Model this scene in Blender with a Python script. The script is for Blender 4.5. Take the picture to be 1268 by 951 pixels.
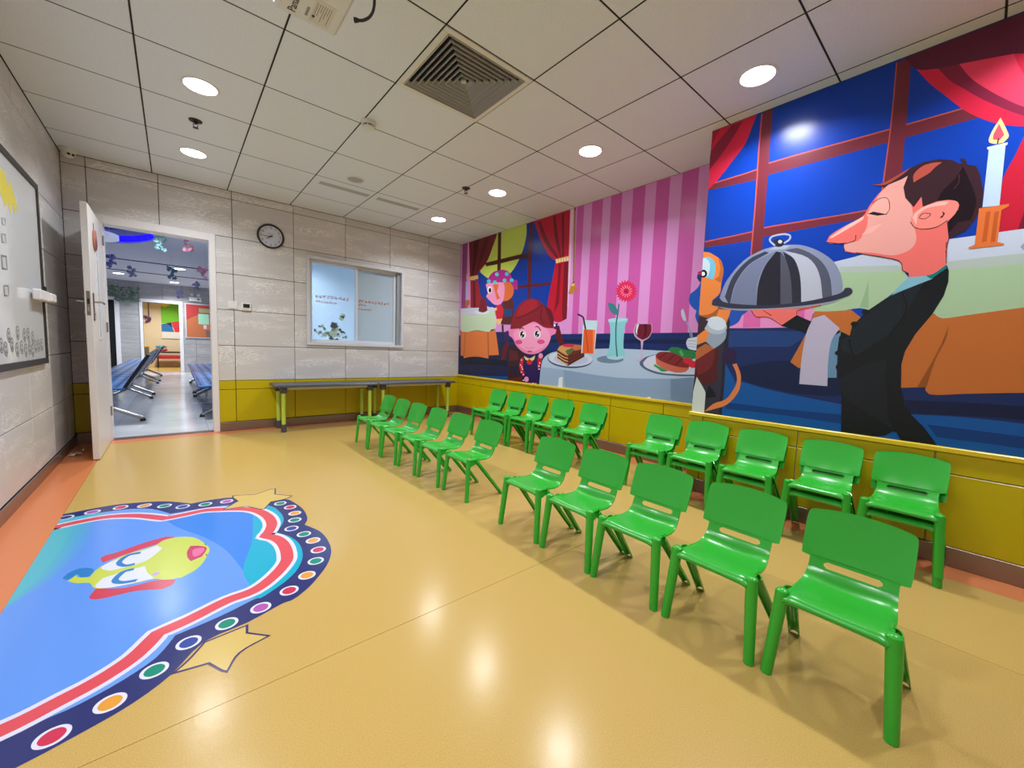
import bpy, bmesh, math, random
from mathutils import Vector, Matrix
random.seed(7)
for o in list(bpy.data.objects): bpy.data.objects.remove(o, do_unlink=True)
SC = bpy.context.scene
COL = SC.collection

# ------------------------------------------------------------------ camera
W, YB, H, PX, PY = 4.175, 3.5255, 2.6163, 3.699, -0.483      # room width, back wall, ceiling, pier face, pier end
YN = -3.4
cam_d = bpy.data.cameras.new('camera'); cam = bpy.data.objects.new('camera', cam_d); COL.objects.link(cam)
cam_d.sensor_fit = 'HORIZONTAL'; cam_d.sensor_width = 36.0; cam_d.lens = 492.858 / 1268 * 36.0; cam_d.clip_start = 0.02
yaw, pitch, roll = 0.7042, 0.0844, 0.0351
_r = Vector((math.cos(yaw), -math.sin(yaw), 0)); _f = Vector((math.sin(yaw) * math.cos(pitch), math.cos(yaw) * math.cos(pitch), -math.sin(pitch)))
_u = _r.cross(_f)
_R = _r * math.cos(roll) + _u * math.sin(roll); _U = _u * math.cos(roll) - _r * math.sin(roll)
cam.matrix_world = Matrix(((_R.x, _U.x, -_f.x, 0.7269), (_R.y, _U.y, -_f.y, -1.8723), (_R.z, _U.z, -_f.z, 1.0112), (0, 0, 0, 1)))
SC.camera = cam

# ------------------------------------------------------------------ world and exposure
wd = bpy.data.worlds.new('world'); SC.world = wd; wd.use_nodes = True
wd.node_tree.nodes['Background'].inputs[0].default_value = (0.75, 0.82, 0.95, 1)
wd.node_tree.nodes['Background'].inputs[1].default_value = 0.05
SC.view_settings.view_transform = 'Standard'; SC.view_settings.look = 'None'
SC.view_settings.exposure = 0.0; SC.view_settings.gamma = 1.0; SC.view_settings.use_curve_mapping = False
LAMP_W = 13.0            # watts of each ceiling downlight
HALL_W = 34.0

# ------------------------------------------------------------------ helpers
def lin(c): return tuple((x / 255 / 12.92 if x / 255 <= 0.04045 else ((x / 255 + 0.055) / 1.055) ** 2.4) for x in c)
MATS = {}
def mat(name, c=(200, 200, 200), rough=0.5, metal=0.0, spec=0.5, emit=0.0, coat=0.0, trans=0.0, alpha=1.0):
    if name in MATS: return MATS[name]
    m = bpy.data.materials.new(name); m.use_nodes = True; MATS[name] = m
    b = m.node_tree.nodes['Principled BSDF']; i = b.inputs
    i['Base Color'].default_value = (*lin(c), 1); i['Roughness'].default_value = rough; i['Metallic'].default_value = metal
    i['Specular IOR Level'].default_value = spec; i['Coat Weight'].default_value = coat; i['Coat Roughness'].default_value = 0.08
    i['Transmission Weight'].default_value = trans; i['Alpha'].default_value = alpha
    if emit: i['Emission Color'].default_value = (*lin(c), 1); i['Emission Strength'].default_value = emit
    return m
def nodes(m): return m.node_tree.nodes, m.node_tree.links, m.node_tree.nodes['Principled BSDF']
def ramp(ns, stops):
    r = ns.new('ShaderNodeValToRGB'); e = r.color_ramp.elements
    while len(e) < len(stops): e.new(0.5)
    for k, (p, c) in enumerate(stops): e[k].position = p; e[k].color = (*lin(c), 1)
    return r

class MB:
    """collects shapes of one mesh, in the coordinates of its parent"""
    def __init__(s): s.v = []; s.f = []; s.m = []
    def add(s, vs, fs, mi=0):
        o = len(s.v); s.v += [tuple(v) for v in vs]; s.f += [tuple(i + o for i in f) for f in fs]; s.m += [mi] * len(fs); return s
    def box(s, a, b, mi=0):
        x0, y0, z0 = a; x1, y1, z1 = b
        return s.add([(x0, y0, z0), (x1, y0, z0), (x1, y1, z0), (x0, y1, z0), (x0, y0, z1), (x1, y0, z1), (x1, y1, z1), (x0, y1, z1)],
                     [(0, 3, 2, 1), (4, 5, 6, 7), (0, 1, 5, 4), (1, 2, 6, 5), (2, 3, 7, 6), (3, 0, 4, 7)], mi)
    def cbox(s, a, b, c=0.003, mi=0):
        lo = Vector(a); hi = Vector(b); vs = []; idx = {}
        for sx in (0, 1):
            for sy in (0, 1):
                for sz in (0, 1):
                    p = [hi[k] if (sx, sy, sz)[k] else lo[k] for k in range(3)]; sg = [-1 if q else 1 for q in (sx, sy, sz)]
                    for ax in range(3):
                        q = [p[k] + (0 if k == ax else sg[k] * c) for k in range(3)]
                        idx[(sx, sy, sz, ax)] = len(vs); vs.append(q)
        fs = []
        for ax in range(3):
            for e in (0, 1):
                o = [k for k in range(3) if k != ax]; ring = []
                for (p, q) in ((0, 0), (1, 0), (1, 1), (0, 1)):
                    t = [0, 0, 0]; t[ax] = e; t[o[0]] = p; t[o[1]] = q; ring.append(idx[(*t, ax)])
                fs.append(ring)
        for ax in range(3):
            o = [k for k in range(3) if k != ax]
            for p in (0, 1):
                for q in (0, 1):
                    r = []
                    for e, face in ((0, o[0]), (1, o[0]), (1, o[1]), (0, o[1])):
                        t = [0, 0, 0]; t[ax] = e; t[o[0]] = p; t[o[1]] = q; r.append(idx[(*t, face)])
                    fs.append(r)
        for sx in (0, 1):
            for sy in (0, 1):
                for sz in (0, 1): fs.append([idx[(sx, sy, sz, k)] for k in range(3)])
        return s.add(vs, fs, mi)
    def tube(s, pts, rad, n=10, mi=0, cap=True):
        pts = [Vector(p) for p in pts]; R = rad if isinstance(rad, (list, tuple)) else [rad] * len(pts); vs = []; fs = []
        prev = None
        for i, p in enumerate(pts):
            d = (pts[min(i + 1, len(pts) - 1)] - pts[max(i - 1, 0)]).normalized()
            if prev is None:
                a = Vector((0, 0, 1)) if abs(d.z) < 0.9 else Vector((1, 0, 0)); x = d.cross(a).normalized()
            else: x = (prev - d * prev.dot(d)).normalized()
            prev = x; y = d.cross(x)
            for k in range(n):
                t = 2 * math.pi * k / n; vs.append(p + (x * math.cos(t) + y * math.sin(t)) * R[i])
        for i in range(len(pts) - 1):
            for k in range(n): fs.append((i * n + k, i * n + (k + 1) % n, (i + 1) * n + (k + 1) % n, (i + 1) * n + k))
        if cap: fs += [tuple(range(n))[::-1], tuple(range((len(pts) - 1) * n, len(pts) * n))]
        return s.add(vs, fs, mi)
    def lathe(s, prof, c=(0, 0, 0), n=24, axis='z', mi=0, cap=True):
        vs = []; fs = []; c = Vector(c)
        for r, h in prof:
            for k in range(n):
                t = 2 * math.pi * k / n; a, b = r * math.cos(t), r * math.sin(t)
                vs.append(c + (Vector((a, b, h)) if axis == 'z' else Vector((h, a, b)) if axis == 'x' else Vector((a, h, b))))
        for i in range(len(prof) - 1):
            for k in range(n): fs.append((i * n + k, i * n + (k + 1) % n, (i + 1) * n + (k + 1) % n, (i + 1) * n + k))
        if cap: fs += [tuple(range(n))[::-1], tuple(range((len(prof) - 1) * n, len(prof) * n))]
        return s.add(vs, fs, mi)
    def poly(s, pts, mi=0): return s.add(pts, [tuple(range(len(pts)))], mi)
    def prism(s, pts, d, mi=0):
        n = len(pts); d = Vector(d); vs = [Vector(p) for p in pts]; vs += [p + d for p in vs]
        return s.add(vs, [tuple(range(n))[::-1], tuple(range(n, 2 * n))] + [(i, (i + 1) % n, n + (i + 1) % n, n + i) for i in range(n)], mi)
    def mesh(s, name, ms, smooth=False, fix=True):
        me = bpy.data.meshes.new(name); me.from_pydata(s.v, [], s.f)
        for m in (ms if isinstance(ms, (list, tuple)) else [ms]): me.materials.append(m)
        me.polygons.foreach_set('material_index', s.m)
        if fix:
            bm = bmesh.new(); bm.from_mesh(me); bmesh.ops.recalc_face_normals(bm, faces=bm.faces); bm.to_mesh(me); bm.free()
        if smooth:
            me.polygons.foreach_set('use_smooth', [True] * len(me.polygons)); me.set_sharp_from_angle(angle=math.radians(38))
        me.update(); return me
    def build(s, name, ms, parent=None, smooth=False, loc=None, fix=True):
        o = bpy.data.objects.new(name, s.mesh(name, ms, smooth, fix)); COL.objects.link(o)
        if parent: o.parent = parent
        if loc: o.location = loc
        return o
def tag(o, label=None, cat=None, group=None, kind=None):
    if label: o['label'] = label
    if cat: o['category'] = cat
    if group: o['group'] = group
    if kind: o['kind'] = kind
    return o
def thing(name, label, cat, loc=(0, 0, 0), group=None, kind=None, rz=0):
    o = bpy.data.objects.new(name, None); COL.objects.link(o); o.location = loc; o.rotation_euler.z = rz; o.empty_display_size = 0.05
    return tag(o, label, cat, group, kind)
def struct(name, mb, m, parent=None, label=None):
    o = mb.build(name, m, parent)
    if not parent: tag(o, label, None, None, 'structure')
    return o
def copy_tree(o, parent=None):
    c = o.copy(); COL.objects.link(c); c.parent = parent
    for ch in [k for k in bpy.data.objects if k.parent == o]: copy_tree(ch, c)
    return c
def text(name, body, size, m, parent, mw, extrude=0.0004, align='LEFT'):
    cu = bpy.data.curves.new(name, 'FONT'); cu.body = body; cu.size = size; cu.extrude = extrude; cu.align_x = align; cu.align_y = 'CENTER'
    t = bpy.data.objects.new(name, cu); COL.objects.link(t)
    dg = bpy.context.evaluated_depsgraph_get(); me = bpy.data.meshes.new_from_object(t.evaluated_get(dg))
    bpy.data.objects.remove(t); me.name = name; me.materials.clear(); me.materials.append(m); me.transform(mw)
    o = bpy.data.objects.new(name, me); COL.objects.link(o); o.parent = parent; return o

# ------------------------------------------------------------------ materials
def wood_mat(name, c0, c1, c2, rough):
    m = mat(name, c0, rough, spec=0.45); ns, ln, b = nodes(m)
    tc = ns.new('ShaderNodeTexCoord'); oi = ns.new('ShaderNodeObjectInfo'); mul = ns.new('ShaderNodeVectorMath'); mul.operation = 'MULTIPLY_ADD'
    cx = ns.new('ShaderNodeCombineXYZ')
    for k in range(3):
        q = ns.new('ShaderNodeMath'); q.operation = 'MULTIPLY'; q.inputs[1].default_value = (37.0, 11.0, 53.0)[k]; ln.new(oi.outputs['Random'], q.inputs[0]); ln.new(q.outputs[0], cx.inputs[k])
    mul.inputs[1].default_value = (1, 1, 1); ln.new(tc.outputs['Object'], mul.inputs[0]); ln.new(cx.outputs[0], mul.inputs[2])
    mp = ns.new('ShaderNodeMapping'); mp.inputs['Scale'].default_value = (1.6, 1, 7.5); ln.new(mul.outputs[0], mp.inputs[0])
    n1 = ns.new('ShaderNodeTexNoise'); n1.inputs['Scale'].default_value = 1.5; n1.inputs['Detail'].default_value = 2; n1.inputs['Distortion'].default_value = 0.6; ln.new(mp.outputs[0], n1.inputs[0])
    k = ns.new('ShaderNodeMath'); k.operation = 'MULTIPLY'; k.inputs[1].default_value = 22; ln.new(n1.outputs[0], k.inputs[0])
    fr = ns.new('ShaderNodeMath'); fr.operation = 'PINGPONG'; fr.inputs[1].default_value = 0.5; ln.new(k.outputs[0], fr.inputs[0])
    mp2 = ns.new('ShaderNodeMapping'); mp2.inputs['Scale'].default_value = (6, 1, 160); ln.new(mul.outputs[0], mp2.inputs[0])
    n2 = ns.new('ShaderNodeTexNoise'); n2.inputs['Scale'].default_value = 1.0; n2.inputs['Detail'].default_value = 4; ln.new(mp2.outputs[0], n2.inputs[0])
    n3 = ns.new('ShaderNodeTexNoise'); n3.inputs['Scale'].default_value = 1.3; n3.inputs['Detail'].default_value = 1; ln.new(mp.outputs[0], n3.inputs[0])
    a = ns.new('ShaderNodeMath'); a.operation = 'MULTIPLY_ADD'; a.inputs[1].default_value = 1.1; ln.new(fr.outputs[0], a.inputs[0])
    s2 = ns.new('ShaderNodeMath'); s2.operation = 'MULTIPLY'; s2.inputs[1].default_value = 0.75; ln.new(n2.outputs[0], s2.inputs[0]); ln.new(s2.outputs[0], a.inputs[2])
    a2 = ns.new('ShaderNodeMath'); a2.operation = 'MULTIPLY'; ln.new(a.outputs[0], a2.inputs[0]); ln.new(n3.outputs[0], a2.inputs[1])
    r = ramp(ns, [(0.3, c0), (0.42, c1), (0.5, c2)]); ln.new(a2.outputs[0], r.inputs[0]); ln.new(r.outputs[0], b.inputs['Base Color'])
    bp = ns.new('ShaderNodeBump'); bp.inputs['Strength'].default_value = 0.06; bp.inputs['Distance'].default_value = 0.002; ln.new(a.outputs[0], bp.inputs['Height']); ln.new(bp.outputs[0], b.inputs['Normal'])
    return m
WOOD = wood_mat('ash_laminate', (210, 208, 209), (217, 215, 216), (236, 234, 234), 0.3)
def vinyl(name, c, rough=0.2):
    m = mat(name, c, rough, spec=0.28); ns, ln, b = nodes(m); tc = ns.new('ShaderNodeTexCoord')
    n = ns.new('ShaderNodeTexNoise'); n.inputs['Scale'].default_value = 420; n.inputs['Detail'].default_value = 3; ln.new(tc.outputs['Object'], n.inputs[0])
    d = lambda k: tuple(max(0, min(255, v * k)) for v in c)
    r = ramp(ns, [(0.36, d(0.92)), (0.5, c), (0.64, d(1.06))]); ln.new(n.outputs[0], r.inputs[0]); ln.new(r.outputs[0], b.inputs['Base Color'])
    n2 = ns.new('ShaderNodeTexNoise'); n2.inputs['Scale'].default_value = 38; n2.inputs['Detail'].default_value = 2; ln.new(tc.outputs['Object'], n2.inputs[0])
    bp = ns.new('ShaderNodeBump'); bp.inputs['Strength'].default_value = 0.1; bp.inputs['Distance'].default_value = 0.002; ln.new(n2.outputs[0], bp.inputs['Height']); ln.new(bp.outputs[0], b.inputs['Normal'])
    return m
OCHRE = vinyl('ochre_vinyl', (192, 160, 92), 0.2); ORANGE = vinyl('orange_vinyl', (210, 126, 80), 0.22)
TILE = mat('ceiling_tile_paint', (226, 233, 243), 0.42, spec=0.5)
def tile_perf():
    ns, ln, b = nodes(TILE); tc = ns.new('ShaderNodeTexCoord'); n = ns.new('ShaderNodeTexNoise'); n.inputs['Scale'].default_value = 120; ln.new(tc.outputs['Object'], n.inputs[0])
    r = ramp(ns, [(0.35, (224, 232, 242)), (0.65, (232, 239, 248))]); ln.new(n.outputs[0], r.inputs[0]); ln.new(r.outputs[0], b.inputs['Base Color'])
tile_perf()
GAP = mat('dark_joint', (34, 30, 28), 0.9); YELLOW = mat('yellow_laminate', (196, 178, 0), 0.3); YLIP = mat('yellow_edge', (224, 194, 40), 0.3)
STEEL = mat('brushed_steel', (150, 132, 122), 0.34, 0.75); WHITE = mat('white_paint', (232, 230, 232), 0.35); ALU = mat('white_aluminium', (214, 218, 226), 0.35)
CHROME = mat('chrome', (190, 190, 192), 0.15, 1.0); BLACK = mat('black_plastic', (22, 22, 24), 0.4); GREY = mat('grey_plastic', (82, 82, 90), 0.5)
PLASTIC = mat('green_plastic', (46, 170, 50), 0.24, spec=0.55); PLASTIC2 = mat('light_plastic', (226, 226, 222), 0.4)
GLOW = mat('lamp_diffuser', (250, 252, 255), 0.4, emit=14.0)
PALETTE = [(10,62,176),(112,44,58),(190,84,70),(214,38,72),(140,32,62),(170,34,66),(96,34,62),(132,34,66),(232,62,96),(196,30,58),(120,26,50),(6,84,166),(22,42,98),(30,64,130),(14,30,72),(14,28,66),(4,58,128),(196,208,232),(200,212,236),(182,198,196),(172,204,168),(150,186,150),(196,112,52),(196,110,50),(146,80,32),(232,146,206),(222,104,178),(30,84,190),(50,46,62),(34,34,48),(84,26,28),(112,34,36),(22,22,32),(206,214,216),(222,128,70),(46,26,66),(176,96,46),(238,138,70),(196,110,58),(120,200,236),(206,228,246),(26,24,36),(236,240,248),(180,100,52),(150,166,190),(176,192,214),(212,226,244),(60,40,50),(140,150,182),(60,66,88),(118,128,162),(40,40,54),(84,86,104),(46,48,64),(188,194,216),(84,90,112),(52,54,76),(150,156,176),(174,184,206),(40,44,60),(200,206,224),(176,182,206),(240,116,112),(120,40,60),(150,30,50),(16,22,28),(104,146,184),(190,184,216),(24,34,42),(22,30,38),(8,12,18),(130,190,216),(0,124,130),(238,168,162),(250,196,190),(60,24,40),(248,180,172),(246,176,168),(44,22,36),(58,34,44),(186,84,72),(168,76,66),(30,18,28),(36,20,32),(84,50,58),(246,140,132),(248,186,178),(190,214,242),(206,228,250),(252,206,150),(236,84,106),(60,30,40),(226,118,60),(196,92,44),(150,164,190),(222,150,218),(204,92,176),(150,70,130),(18,42,104),(12,28,76),(16,32,84),(10,54,158),(196,214,92),(74,30,26),(92,30,44),(112,22,36),(70,14,28),(84,18,30),(158,22,38),(96,16,28),(224,176,96),(186,24,58),(118,18,44),(186,20,46),(120,16,36),(130,16,36),(230,180,104),(252,230,190),(238,196,230),(110,74,60),(206,160,96),(186,128,50),(230,190,110),(176,180,222),(240,160,120),(196,100,60),(90,30,30),(30,62,120),(206,30,50),(240,200,130),(240,206,150),(222,110,48),(240,150,196),(176,40,140),(70,200,220),(252,252,252),(20,20,30),(20,30,74),(10,18,44),(16,70,150),(60,20,40),(14,36,92),(206,214,236),(198,222,190),(226,124,62),(176,90,44),(224,230,242),(120,20,40),(52,26,38),(34,22,52),(96,30,26),(96,16,30),(60,26,86),(60,26,110),(240,240,250),(240,132,186),(136,24,36),(164,28,40),(246,158,200),(250,250,254),(16,16,28),(200,210,240),(90,20,34),(222,76,140),(206,64,110),(206,90,140),(40,24,86),(200,24,60),(214,50,50),(250,230,240),(236,206,130),(210,30,40),(176,198,226),(140,164,198),(156,180,212),(118,142,178),(226,232,238),(46,58,84),(66,84,116),(186,196,226),(104,44,30),(206,156,96),(196,110,70),(230,186,120),(70,26,20),(214,40,70),(84,110,60),(196,226,240),(232,96,44),(250,140,90),(46,36,66),(190,70,36),(110,134,164),(136,206,220),(166,222,232),(170,214,228),(50,110,122),(62,128,140),(226,44,98),(248,150,180),(180,30,80),(206,170,210),(110,20,44),(66,10,28),(236,226,240),(80,100,134),(206,212,236),(40,130,70),(86,176,96),(60,150,80),(206,104,84),(132,40,44),(96,26,34),(214,40,60),(214,44,64),(28,92,200),(40,54,130),(200,50,90),(150,166,200),(196,206,226),(216,226,246),(140,160,200),(42,50,112),(112,160,236),(0,172,206),(84,184,214),(98,152,240),(54,132,230),(0,172,208),(94,160,232),(90,168,222),(86,176,212),(82,184,204),(222,222,244),(222,80,92),(226,226,246),(176,90,180),(206,50,84),(232,160,60),(10,140,116),(44,72,160),(60,44,104),(214,184,104),(40,126,200),(208,64,84),(206,64,84),(200,212,84),(222,226,246),(196,50,96),(226,110,160),(196,160,220),(40,60,40)]
MURAL_NEAR = [
 ('night_sky',1,0,[-498,2612,-483,2611,-483,2301,-582,1080,-1765,1101,-2128,1335,-2014,2612]),
 ('window_bars',2,1,[-483,2252,-796,2260,-864,2279,-1436,2269,-1716,2266,-1756,2198,-1442,2198,-863,2201,-801,2191,-483,2209]),
 ('window_bars',3,2,[-483,2252,-796,2260,-864,2279,-1436,2269,-1716,2266,-1717,2260,-1436,2262,-865,2271,-796,2252,-483,2243]),
 ('window_bars',2,1,[-486,1851,-795,1860,-865,1872,-1235,1862,-1388,1861,-1392,1814,-1239,1816,-863,1809,-791,1800,-489,1805]),
 ('window_bars',3,2,[-486,1851,-795,1860,-865,1872,-1235,1862,-1388,1861,-1389,1854,-1236,1855,-866,1863,-795,1852,-487,1842]),
 ('window_bars',4,1,[-838,2612,-795,2608,-794,2383,-800,2041,-800,1693,-807,1444,-876,1439,-869,1682,-866,2024,-862,2359,-860,2612]),
 ('window_bars',5,2,[-795,2608,-794,2383,-800,2041,-800,1693,-807,1444,-815,1444,-808,1692,-808,2039,-802,2380,-803,2605]),
 ('window_bars',4,1,[-1434,2605,-1438,2285,-1431,1940,-1507,1919,-1501,2260,-1492,2602]),
 ('window_bars',5,2,[-1434,2605,-1438,2285,-1431,1940,-1437,1938,-1443,2283,-1439,2602]),
 ('curtain0',4,3,[-483,2612,-759,2612,-768,2611,-742,2537,-708,2447,-638,2366,-557,2275,-483,2214]),
 ('curtain0',5,4,[-483,2472,-611,2604,-679,2604,-642,2540,-579,2457,-483,2350]),
 ('curtain0',6,5,[-483,2612,-538,2612,-483,2516]),
 ('curtain1',5,3,[-1798,2612,-1472,2600,-1516,2533,-1571,2438,-1642,2339,-1700,2259,-1751,2203,-1807,2154,-1852,2125,-1909,2099,-2048,2062,-2104,2133,-2060,2612]),
 ('curtain1',6,6,[-1466,2612,-2060,2612,-2080,2397,-1868,2429,-1839,2442,-1668,2482,-1597,2496,-1518,2531]),
 ('curtain1',7,7,[-1597,2496,-1644,2417,-1692,2359,-1765,2274,-1893,2150,-2016,2065,-2048,2062,-1889,2192,-1821,2261,-1759,2334,-1713,2397,-1668,2482]),
 ('curtain1',8,8,[-1668,2482,-1839,2442,-1859,2379,-1890,2314,-1968,2224,-2047,2073,-1889,2192,-1821,2261,-1759,2334,-1713,2397]),
 ('curtain1',9,9,[-1919,2106,-1901,2057,-1883,1984,-1857,1894,-1854,1837,-1856,1765,-1864,1640,-1938,1639,-2294,1605,-2248,2103]),
 ('curtain1',10,10,[-1931,1719,-1919,1638,-1961,1632,-1975,1753]),
 ('painted_floor',2,11,[-483,602,-483,1215,-1993,1015,-2900,930,-2900,602]),
 ('painted_floor',3,12,[-483,1229,-698,1221,-1052,1218,-1159,1160,-1665,956,-2002,922,-2851,947,-2876,694,-2016,757,-1824,759,-1644,747,-1615,785,-1358,761,-1355,765,-1169,786,-952,818,-815,850,-774,842,-695,974,-483,976]),
 ('painted_floor',4,13,[-699,1203,-1123,1192,-1153,1160,-1076,1095,-708,1089]),
 ('painted_floor',4,14,[-799,952,-852,971,-927,990,-1008,1003,-1083,1008,-1157,1005,-1233,995,-1300,979,-1345,959,-1368,928,-1376,889,-1372,851,-1356,823,-1324,809,-1276,803,-1220,802,-1168,803,-1121,805,-1074,810,-1027,818,-982,825,-935,833,-888,840,-845,850,-814,863,-791,883,-776,906,-776,930]),
 ('painted_floor',4,15,[-1612,821,-2009,836,-2634,801,-2642,719,-2015,774,-1643,752]),
 ('painted_floor',4,16,[-717,685,-768,697,-1036,695,-1360,704,-1364,651,-1039,657,-720,652]),
 ('painted_floor',4,16,[-1711,703,-2022,697,-2648,650,-2653,602,-2519,602,-2026,642,-1752,644]),
 ('rear_table',2,17,[-1250,1593,-1383,1618,-1489,1664,-1711,1632,-1724,1483,-1425,1504,-1256,1524]),
 ('rear_table',11,18,[-1702,1640,-1771,1641,-1938,1644,-2439,1637,-2462,1386,-1956,1437,-1725,1381]),
 ('rear_table',12,19,[-1709,1530,-1948,1533,-2755,1508,-2760,1460,-1952,1484,-1719,1486]),
 ('rear_table',3,19,[-1282,1562,-1537,1536,-1565,1487,-1293,1524]),
 ('rear_table',4,20,[-1288,1531,-1458,1508,-1552,1505,-1583,1460,-1502,1368,-1435,1305,-1390,1318,-1303,1305,-1183,1298,-1069,1303,-1267,1386]),
 ('rear_table',5,21,[-1418,1470,-1431,1317,-1393,1325,-1405,1384]),
 ('rear_table',5,22,[-1174,1262,-1183,1311,-1256,1307,-1356,1310,-1437,1231,-1371,1129,-1319,1122,-1176,1033,-1135,961,-1084,999,-1149,1168]),
 ('rear_table',13,20,[-1702,1490,-1721,1488,-1952,1486,-2760,1456,-2766,1394,-1969,1288,-1796,1260,-1723,1248,-1701,1258,-1682,1274,-1647,1357]),
 ('rear_table',14,23,[-1687,1276,-1701,1258,-1723,1248,-1796,1260,-1969,1288,-2766,1394,-2806,984,-2004,899,-1829,876,-1734,860,-1705,861,-1691,878,-1689,896,-1598,884,-1574,1027,-1614,1195]),
 ('rear_table',15,24,[-1743,1213,-1740,1146,-1713,1041,-1692,896,-1658,891,-1698,1020,-1726,1122]),
 ('pink_stripes',6,25,[-665,1362,-801,1341,-1181,1328,-1171,1255,-1066,1216,-694,1219]),
 ('pink_stripes',7,26,[-789,1337,-893,1332,-895,1221,-790,1221]),
 ('pink_stripes',7,26,[-1099,1321,-1134,1323,-1135,1256,-1100,1265]),
 ('monkey',8,27,[-692,1352,-719,1358,-755,1354,-789,1346,-810,1338,-812,1331,-803,1322,-790,1313,-780,1303,-774,1292,-770,1280,-765,1269,-758,1259,-750,1251,-740,1244,-729,1238,-718,1234,-706,1229,-693,1225,-682,1226,-675,1235,-673,1259,-673,1294,-679,1329]),
 ('monkey',9,28,[-483,602,-483,1348,-687,1307,-704,1252,-698,1144,-695,979,-695,974,-698,845,-697,602]),
 ('monkey',10,29,[-690,1271,-705,1270,-699,979,-697,974,-700,845,-699,602,-680,602,-679,843,-673,1028]),
 ('monkey',10,30,[-483,1066,-571,1068,-612,1075,-644,1070,-645,986,-642,971,-649,850,-572,804,-483,865]),
 ('monkey',11,31,[-483,968,-483,994,-554,1049,-612,1075,-616,1013,-591,927,-510,874]),
 ('monkey',11,32,[-595,808,-635,764,-652,728,-579,711,-577,739]),
 ('monkey',11,33,[-501,863,-565,769,-575,739,-575,602,-483,602,-483,742,-484,759]),
 ('monkey',12,34,[-743,967,-770,975,-800,907,-806,854,-799,790,-766,727,-718,675,-640,637,-577,612,-637,677,-715,717,-761,786,-781,852,-770,914]),
 ('monkey',13,35,[-765,1027,-764,1011,-758,996,-748,984,-736,976,-721,973,-706,975,-692,982,-680,993,-672,1008,-668,1024,-670,1041,-675,1056,-685,1068,-698,1075,-713,1078,-728,1076,-742,1069,-753,1058,-761,1043]),
 ('monkey',11,36,[-483,1358,-483,1373,-705,1355,-683,1253,-582,1283,-486,1315]),
 ('monkey',12,37,[-483,1776,-521,1766,-571,1734,-609,1699,-626,1661,-635,1625,-630,1567,-625,1526,-621,1467,-569,1417,-616,1372,-614,1357,-572,1327,-518,1316,-484,1324,-483,1356]),
 ('monkey',13,38,[-590,1717,-609,1699,-626,1661,-635,1625,-630,1567,-621,1538,-578,1567,-606,1587,-610,1646]),
 ('monkey',13,37,[-622,1351,-705,1349,-696,1306,-678,1253,-608,1301]),
 ('monkey',13,39,[-483,1734,-530,1730,-569,1687,-577,1632,-569,1568,-523,1585,-483,1597]),
 ('monkey',14,40,[-483,1729,-500,1728,-533,1692,-538,1637,-528,1596,-483,1604]),
 ('monkey',15,41,[-521,1615,-520,1607,-517,1599,-511,1594,-504,1591,-495,1590,-486,1593,-483,1595,-483,1647,-491,1647,-500,1645,-508,1640,-514,1633,-519,1624]),
 ('monkey',16,42,[-506,1616,-506,1611,-504,1608,-501,1605,-497,1603,-493,1603,-488,1604,-484,1607,-483,1608,-483,1631,-486,1632,-490,1632,-495,1631,-499,1629,-503,1625,-505,1621]),
 ('monkey',10,37,[-483,1168,-541,1214,-589,1190,-548,1125,-483,1098]),
 ('monkey',12,43,[-483,1014,-483,1066,-549,1110,-612,1076,-487,987]),
 ('monkey',14,44,[-548,1125,-571,1190,-688,1198,-682,1144,-654,1107,-609,1073]),
 ('monkey',15,45,[-687,1218,-681,1202,-668,1189,-649,1180,-625,1177,-599,1180,-573,1188,-551,1202,-533,1218,-523,1237,-521,1256,-528,1272,-542,1285,-562,1293,-587,1296,-613,1292,-638,1283,-659,1270,-676,1254,-685,1236]),
 ('monkey',16,46,[-680,1240,-675,1226,-664,1215,-649,1208,-631,1205,-610,1208,-591,1214,-573,1225,-560,1239,-552,1254,-551,1270,-556,1284,-567,1295,-583,1302,-602,1304,-622,1301,-641,1294,-658,1283,-671,1270,-678,1255]),
 ('monkey',17,47,[-483,1172,-483,1313,-491,1310,-556,1270,-531,1219,-483,1172]),
 ('cloche',14,48,[-619,1403,-628,1459,-665,1557,-760,1672,-861,1723,-945,1736,-1062,1726,-1146,1689,-1230,1622,-1279,1551,-1305,1464,-1308,1398,-1119,1361,-866,1356]),
 ('cloche',15,49,[-886,1714,-793,1676,-699,1572,-657,1438,-693,1374,-720,1524,-795,1640,-910,1701]),
 ('cloche',16,50,[-906,1688,-811,1647,-728,1532,-697,1370,-862,1364,-857,1510,-890,1619,-947,1704]),
 ('cloche',17,51,[-950,1703,-893,1618,-863,1500,-863,1360,-1005,1355,-981,1693]),
 ('cloche',18,52,[-981,1693,-1025,1617,-1054,1498,-1069,1354,-1002,1355,-975,1694]),
 ('cloche',19,53,[-987,1697,-1055,1637,-1094,1526,-1114,1361,-1066,1358,-1043,1532,-1012,1635]),
 ('cloche',20,54,[-995,1701,-1116,1649,-1184,1547,-1220,1378,-1113,1361,-1094,1526,-1055,1637]),
 ('cloche',21,55,[-1063,1706,-1178,1624,-1237,1525,-1264,1386,-1219,1377,-1187,1539,-1124,1638,-995,1701]),
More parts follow.
